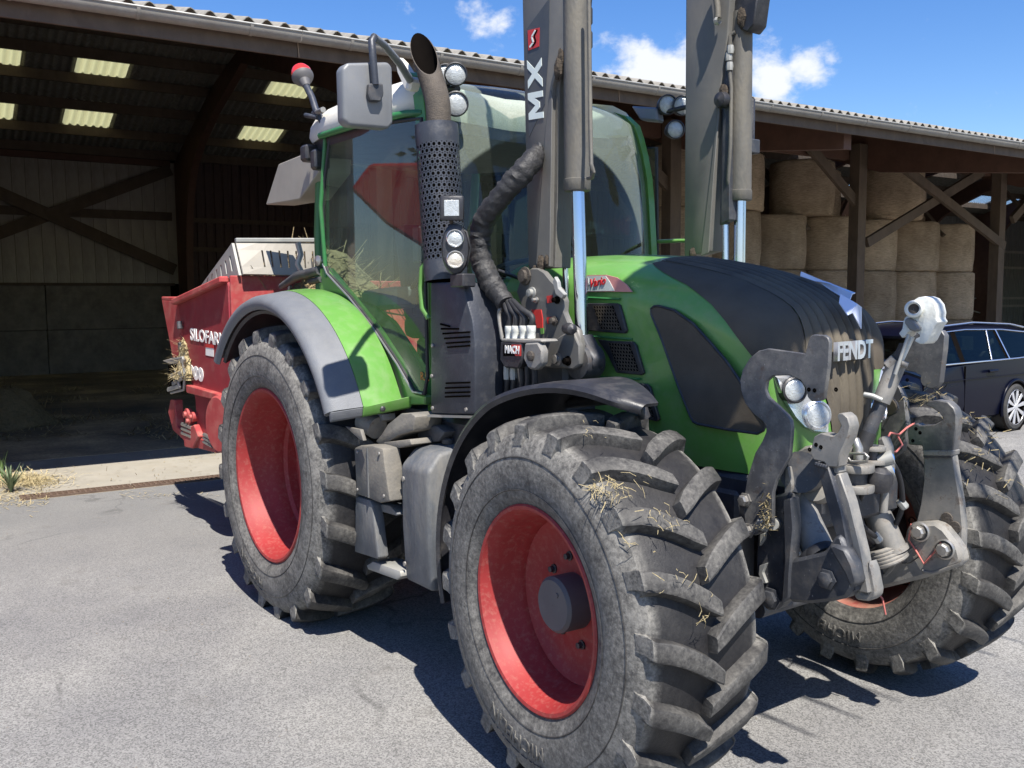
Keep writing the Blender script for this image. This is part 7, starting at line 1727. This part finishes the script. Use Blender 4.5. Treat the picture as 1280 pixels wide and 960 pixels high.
# made-up red wagon out of view, added for the reflection in the cab door
hop = thing('reflection_hopper', (-3.2, -3.9, 0), 'made-up red hopper wagon out of view, added for its reflection in the cab door', 'hopper')
hc = Vector((-2.75, -3.35, 0)); ht = Vector((0.62, -0.78, 0)); hn = Vector((-0.78, -0.62, 0))
mb = MB(); mb.prism([hc + ht * a_ + Vector((0, 0, z_)) for a_, z_ in ((-0.95, 2.95), (-0.75, 3.2), (1.3, 3.2), (1.3, 1.7), (0.5, 1.9), (-0.6, 2.6))], hn * 1.2); mb.build('hopper_body', M['orange_red'], hop, bevel=0.03)
for a_ in (-0.2, 1.0):
    for b_ in (0.15, 1.0):
        p_ = hc + ht * a_ + hn * b_; mb = MB(); mb.box(p_.x - .05, p_.x + .05, p_.y - .05, p_.y + .05, 0.66, 2.6); mb.build('hopper_leg', M['link_dark'], hop, smooth=0)
mb = MB(); mb.obox(hc + ht * .4 + hn * .58 + Vector((0, 0, .6)), ht * 1.3, hn * .5, Vector((0, 0, .09))); mb.build('chassis', M['orange_red'], hop, bevel=0.02)
mb = MB(); mb.beam(hc + ht * -.9 + hn * .58 + Vector((0, 0, .6)), hc + ht * -2.0 + hn * .58 + Vector((0, 0, .5)), .1, .1); mb.build('drawbar', M['link_dark'], hop)
mb = MB(); mb.prism([hc + ht * a_ + hn * .1 + Vector((0, 0, z_)) for a_, z_ in ((-0.3, .69), (1.25, .69), (1.25, 1.75), (0.5, 1.95))], hn * 0.9); mb.build('lower_body', M['orange_red'], hop, bevel=0.02)
for a_ in (0.1, 1.1):
    for b_ in (0.0, 1.16):
        mb = MB(); mb.lathe([(0.001, .08), (0.22, .09), (0.25, .12), (0.38, .12), (0.42, .07), (0.42, -.07), (0.38, -.12), (0.22, -.1), (0.001, -.1)], hc + ht * a_ + hn * b_ + Vector((0, 0, .42)), hn, 28); mb.build('wheel', M['tyre_plain'], hop, fixn=True)

# ------------------------------------------------------------------ plastic sheet on the hood, straw on the tyres
def on_hood(u, v):
    lo, hi = -0.30, 0.34
    f = lambda y: (lambda p: p.z - crown(p.x, y))(PY(u, v, y))
    best = min((abs(f(-0.3 + .64 * k / 60)), -0.3 + .64 * k / 60) for k in range(61))[1]
    return PY(u, v, best)
top_px = [(1000, 353), (1018, 352), (1034, 354), (1053, 361), (1069, 367)]
low_px = [(1000, 354), (1026, 361), (1040, 366), (1052, 371), (1062, 377)]
ps = MB(); A_ = [PX(u, v, 2.72 + k * .065) for k, (u, v) in enumerate(top_px)]; B_ = [PX(u, v, 2.74 + k * .065) for k, (u, v) in enumerate(low_px)]
for q in A_ + B_: q.z = max(q.z, crown(q.x, q.y) + 0.022)
ps.loft([A_, [a.lerp(b, .5) + Vector((0, 0, .012)) for a, b in zip(A_, B_)], B_], closed=False)
sheet_o = thing('plastic_sheet', A_[2], 'torn bluish white plastic sheet lying on the front of the black hood', 'plastic sheet')
ps.build('sheet_top', M['plastic_film'], sheet_o, smooth=40, thick=0.004)
ps = MB(); F = [PX(u, v, 3.05) for u, v in ((1069, 367), (1072, 380), (1083, 384), (1077, 411), (1066, 391), (1060, 394), (1063, 378))]
F[0].x = 2.985; F[2].x = 3.03; F[6].x = 3.0; ps.add(F, [(0, 1, 6), (1, 2, 3), (1, 3, 4), (1, 4, 5), (1, 5, 6)]); ps.build('sheet_fold', M['plastic_film'], sheet_o, smooth=0, thick=0.004)
def on_tyre(u, v, cy=-KF, R_=0.715):
    best = None
    for k in range(80):
        y = cy - 0.27 + 0.54 * k / 79; p = PY(u, v, y); e = abs(math.hypot(p.x - XF, p.z - ZF) - R_)
        if best is None or e < best[0] - 1e-4: best = (e, p)
    return best[1]
def tyre_straw(name, pts, n, L, lab, seed, w=0.0012):
    rnd = random.Random(seed); mb = MB()
    for _ in range(n):
        u, v, s = rnd.choice(pts); p = on_tyre(u + rnd.gauss(0, s), v + rnd.gauss(0, s * .5)); rad = Vector((p.x - XF, 0, p.z - ZF)).normalized()
        p = p + rad * rnd.uniform(0.0, 0.018); d = (Vector((rnd.gauss(0, 1), rnd.gauss(0, 1), rnd.gauss(0, 1)))); d = (d - rad * d.dot(rad) * .85).normalized() * L * rnd.uniform(.35, 1.1)
        s_ = d.cross(rad).normalized() * w * rnd.uniform(.7, 1.5); k_ = rad * (-.35 * d.length * rnd.random()) + s_ * rnd.uniform(-6, 6); mb.add([p - s_, p + s_, p + s_ + d * .5 - k_ * .3, p - s_ + d * .5 - k_ * .3, p + s_ * .7 + d + k_, p - s_ * .7 + d + k_], [(0, 1, 2, 3), (3, 2, 4, 5)])
    o = mb.build(name, M['straw'], smooth=0); tag(o, lab, 'straw', kind='stuff'); return o
tyre_straw('straw_on_tyre', [(742, 611, 5), (752, 614, 6), (765, 610, 5), (775, 609, 4), (738, 614, 3), (748, 608, 8), (760, 618, 14)], 60, 0.05, 'straw caught on the near front tyre tread', 1)
tyre_straw('straw_on_lugs', [(783, 625, 6), (812, 640, 8), (771, 665, 3), (772, 680, 3), (838, 655, 6), (826, 663, 6), (800, 605, 10), (853, 650, 5), (875, 770, 5), (820, 690, 7), (780, 680, 6), (720, 540, 14), (800, 650, 30), (850, 720, 30)], 55, 0.045, 'loose straw stalks on the near front tyre lugs', 2, 0.0012)
mb = MB(); rnd = random.Random(9)
def strands(mb, u, v, y, n, L, su=6, sv=3, w=0.003):
    for _ in range(n):
        p = PY(u + rnd.gauss(0, su), v + rnd.gauss(0, sv), y - rnd.uniform(0, .03)); d = Vector((rnd.gauss(0, 1), rnd.gauss(0, 1), rnd.gauss(0, .5))).normalized() * L * rnd.uniform(.4, 1); s_ = d.cross(Vector((0, 0, 1))).normalized() * w
        mb.add([p - s_, p + s_, p + s_ + d, p - s_ + d], [(0, 1, 2, 3)])
strands(mb, 1140, 502, 0.42, 36, 0.07, 8, 2, 0.002); strands(mb, 1155, 483, 0.5, 10, 0.09, 12, 3, .002); strands(mb, 957, 640, -0.505, 60, 0.03, 3, 14, .002); strands(mb, 955, 655, -0.505, 60, 0.03, 4, 4, .002)
tag(mb.build('straw_on_linkage', M['straw'], smooth=0), 'straw wisps caught in the front linkage hooks', 'straw', kind='stuff')
def on_tyreL(u, v):
    best = None
    for k in range(60):
        y = KF + .03 - 0.26 + 0.52 * k / 59; p = PY(u, v, y); e = abs(math.hypot(p.x - XF, p.z - ZF) - 0.715)
        if best is None or e < best[0] - 1e-4: best = (e, p)
    return best[1]
mb = MB()
for _ in range(110):
    u, v, s = rnd.choice(((1215, 525, 8), (1235, 545, 10), (1190, 515, 8), (1170, 490, 8), (1225, 570, 12), (1240, 600, 20)))
    p = on_tyreL(u + rnd.gauss(0, s), v + rnd.gauss(0, s * .6)); d = Vector((rnd.gauss(0, 1), rnd.gauss(0, 1), rnd.gauss(0, .7))).normalized() * 0.06 * rnd.uniform(.3, 1); s_ = d.cross(Vector((1, 0, 1))).normalized() * .0018
    mb.add([p - s_, p + s_, p + s_ + d, p - s_ + d], [(0, 1, 2, 3)])
tag(mb.build('straw_on_far_tyre', M['straw'], smooth=0), 'straw stuck to the far front tyre', 'straw', kind='stuff')

# ------------------------------------------------------------------ dark blue estate car beside the barn
CX0 = -1.0
car = thing('estate_car', (CX0 - 0.9, 8.5, 0), 'dark blue estate car with silver multi spoke wheels parked beside the barn', 'car')
yn, yr = 6.15, 10.98                                  # nose, tail
cxc = CX0 - 0.915; hwid = 0.915
def carring(y, zb_, z1, z2, w, wt_):
    L_ = []
    prof = [(w * .86, zb_), (w * .97, zb_ + .06), (w, zb_ + .25), (w * .995, (z1 + zb_) / 2 + .12), (w * .965, z1), (wt_, z2)]
    return [Vector((cxc + a, y, z)) for a, z in prof] + [Vector((cxc - a, y, z)) for a, z in reversed(prof)]
mb = MB()
st_ = [(6.15, .32, .55, .60, .62, .50), (6.22, .26, .62, .70, .80, .62), (6.5, .22, .74, .82, .88, .72), (7.1, .20, .86, .93, .915, .80), (7.6, .20, .93, .99, .915, .83), (8.5, .20, .96, .985, .915, .80), (9.6, .20, .985, 1.0, .915, .80), (10.3, .21, 1.0, 1.02, .905, .78), (10.75, .26, 1.0, 1.03, .88, .74), (10.93, .34, .98, 1.02, .82, .70), (10.98, .42, .92, .98, .74, .66)]
mb.loft([carring(*q) for q in st_], closed=True, caps=True); cb = mb.build('body', M['car_blue'], car, smooth=40, fixn=True)
# roof and pillars
rf = [(8.0, 1.30, .60), (8.25, 1.385, .64), (8.6, 1.435, .645), (9.2, 1.465, .645), (10.0, 1.44, .63), (10.5, 1.40, .61), (10.7, 1.36, .59), (10.82, 1.26, .58)]
mb = MB(); mb.loft([[Vector((cxc + s * w, y, z - (0.055 if abs(s) == 1 else 0.0) - .0)) for s in (1, .9, .5, 0, -.5, -.9, -1)] for y, z, w in rf], closed=False); mb.build('roof', M['car_blue'], car, smooth=50, thick=0.03)
def cside(y, z):                                       # near side surface of the greenhouse
    return Vector((cxc + .885 + (z - .97) * -0.50, y, z))
for s in (1, -1):
    fl = (lambda p: p) if s > 0 else (lambda p: Vector((2 * cxc - p.x, p.y, p.z)))
    def panel(pts, name, mat, th=0.012):
        q = [fl(cside(y, z)) for y, z in pts]; m_ = MB(); m_.prism(q, (-s * th, 0, 0)); return m_.build(name, M[mat], car, smooth=0)
    panel([(7.05, .96), (7.28, .98), (8.38, 1.375), (8.32, 1.42), (8.05, 1.35)], 'pillar', 'car_blue', 0.05)
    panel([(8.42, .97), (8.54, .97), (8.60, 1.41), (8.48, 1.41)], 'pillar', 'soot_shade_black', 0.04)
    panel([(9.60, .98), (9.72, .98), (9.68, 1.39), (9.57, 1.39)], 'pillar', 'soot_shade_black', 0.04)
    panel([(10.52, 1.0), (10.90, 1.0), (10.80, 1.28), (10.55, 1.36), (10.42, 1.34)], 'pillar', 'car_blue', 0.05)
    panel([(7.36, 1.0), (8.43, 1.0), (8.48, 1.39), (8.38, 1.37)], 'side_window', 'glass_car', 0.006)
    panel([(8.54, 1.0), (9.61, 1.0), (9.58, 1.38), (8.60, 1.40)], 'side_window', 'glass_car', 0.006)
    panel([(9.72, 1.01), (10.52, 1.02), (10.42, 1.32), (9.68, 1.38)], 'side_window', 'glass_car', 0.006)
    rod('chrome_strip', [fl(cside(y, z) + Vector((.012, 0, 0))) for y, z in ((7.30, .985), (8.8, .99), (9.9, .995), (10.56, 1.01))], 0.012, M['car_trim'], car, 6)
    rod('chrome_strip', [fl(cside(y, z) + Vector((.012, 0, 0))) for y, z in ((7.40, 1.03), (8.34, 1.385), (8.85, 1.405), (9.8, 1.385), (10.45, 1.335), (10.56, 1.01))], 0.010, M['car_trim'], car, 6)
    rod('roof_rail', [fl(Vector((cxc + .60, y, z))) for y, z in ((8.3, 1.45), (9.2, 1.49), (10.2, 1.45), (10.6, 1.40))], 0.016, M['car_trim'], car, 6)
    rod('window_divider', [fl(cside(y, z) + Vector((.006, 0, 0))) for y, z in ((9.20, 1.0), (9.40, 1.39))], 0.011, M['car_trim'], car, 6)
    rod('pillar_strip', [fl(cside(y, z) + Vector((.014, 0, 0))) for y, z in ((9.66, 1.0), (9.63, 1.39))], 0.010, M['car_trim'], car, 6)
    rod('door_handle', [fl(Vector((CX0 + .02, y, .86))) for y in (9.02, 9.24)], 0.020, M['car_blue'], car, 8)
    for ya_, yb_ in ((8.47, 8.478), (7.50, 7.508)):
        m_ = MB(); m_.box(min(fl(Vector((CX0 + .001, 0, 0))).x, fl(Vector((CX0 - .02, 0, 0))).x), max(fl(Vector((CX0 + .001, 0, 0))).x, fl(Vector((CX0 - .02, 0, 0))).x), ya_, yb_, .35, .95); m_.build('door_gap', M['soot_shade_black'], car, smooth=0)
    m_ = MB(); m_.box(min(fl(Vector((CX0 + .003, 0, 0))).x, fl(Vector((CX0 - .03, 0, 0))).x), max(fl(Vector((CX0 + .003, 0, 0))).x, fl(Vector((CX0 - .03, 0, 0))).x), 7.5, 10.6, .775, .785); m_.build('body_crease', M['car_blue'], car, smooth=0)
    for wy in (7.03, 9.80):
        wc = fl(Vector((CX0 - .085, wy, .328))); w_ = bpy.data.objects.new('wheel', None); COL.objects.link(w_); w_.parent = car; w_.location = wc - WLOC[car.name]; WLOC[w_.name] = wc
        m_ = MB(); m_.lathe([(0.235, 0.08), (0.25, 0.105), (0.29, 0.108), (0.318, 0.09), (0.328, 0.05), (0.328, -.09), (0.23, -.1)], wc, (s, 0, 0), 40); m_.build('tyre', M['tyre_plain'], w_, fixn=True)
        m_ = MB(); m_.lathe([(0.240, 0.085), (0.244, 0.104), (0.232, 0.102), (0.218, 0.085), (0.215, -.06), (0.001, -.06)], wc, (s, 0, 0), 40); m_.build('rim', M['alloy'] if False else M['soot_shade_black'], w_, fixn=True)
        m_ = MB(); m_.lathe([(0.226, 0.088), (0.240, 0.106), (0.246, 0.100), (0.240, 0.08)], wc, (s, 0, 0), 40); m_.build('rim_edge', M['alloy'], w_, fixn=True)
        for k in range(10):
            t = 2 * math.pi * (k + .3) / 10; rdir = Vector((0, math.cos(t), math.sin(t))); tdir = Vector((0, -math.sin(t), math.cos(t)))
            m_ = MB(); m_.prism([wc + Vector((s * .085, 0, 0)) + rdir * a + tdir * b for a, b in ((0.03, -.012), (0.232, -.034), (0.232, 0.022), (0.03, .012))], (s * .016, 0, 0)); m_.build('spoke', M['alloy'], w_, bevel=0.003)
        m_ = MB(); m_.lathe([(0.045, 0.085), (0.042, 0.106), (0.001, 0.110)], wc, (s, 0, 0), 20); m_.build('hub', M['alloy'], w_, fixn=True)
        m_ = MB(); m_.lathe([(0.345, 0.006), (0.375, 0.010), (0.385, 0.0)], fl(Vector((CX0, wy, .328))), (s, 0, 0), 30, a0=0.0, a1=math.pi, ref=Vector((0, 0, 1)).cross(Vector((s, 0, 0)))); 
        pts = [fl(Vector((CX0 + .004, wy + .375 * math.cos(math.pi * k / 24), .328 + .375 * math.sin(math.pi * k / 24)))) for k in range(-2, 27)]; 
        rod('arch_trim', pts, 0.022, M['car_blue'], car, 8)
        m_ = MB(); m_.lathe([(0.322, .002), (0.362, .004)], fl(Vector((CX0 + .0, wy, .328))), (s, 0, 0), 36); m_.build('wheel_well', M['soot_shade_black'], car, smooth=0)
# glass at both ends, seats
mb = MB(); mb.poly([(cxc + .74, 7.05, .97), (cxc - .74, 7.05, .97), (cxc - .60, 8.08, 1.33), (cxc + .60, 8.08, 1.33)]); mb.build('windscreen', M['glass_car'], car, smooth=0)
mb = MB(); mb.poly([(cxc + .66, 10.93, 1.02), (cxc + .56, 10.80, 1.30), (cxc - .56, 10.80, 1.30), (cxc - .66, 10.93, 1.02)]); mb.build('tail_window', M['glass_car'], car, smooth=0)
for yy in (8.75, 9.75):
    for xx in ((.38, -.38) if yy < 9 else (.45, 0, -.45)):
        mb = MB(); mb.box(cxc + xx - .2, cxc + xx + .2, yy, yy + .16, .6, 1.08); so_ = mb.build('car_seat', M['seat'], car, bevel=0.05, seg=2)
        mb = MB(); mb.box(cxc + xx - .12, cxc + xx + .12, yy + .03, yy + .13, 1.10, 1.27); mb.build('headrest', M['seat'], so_, bevel=0.04, seg=2)
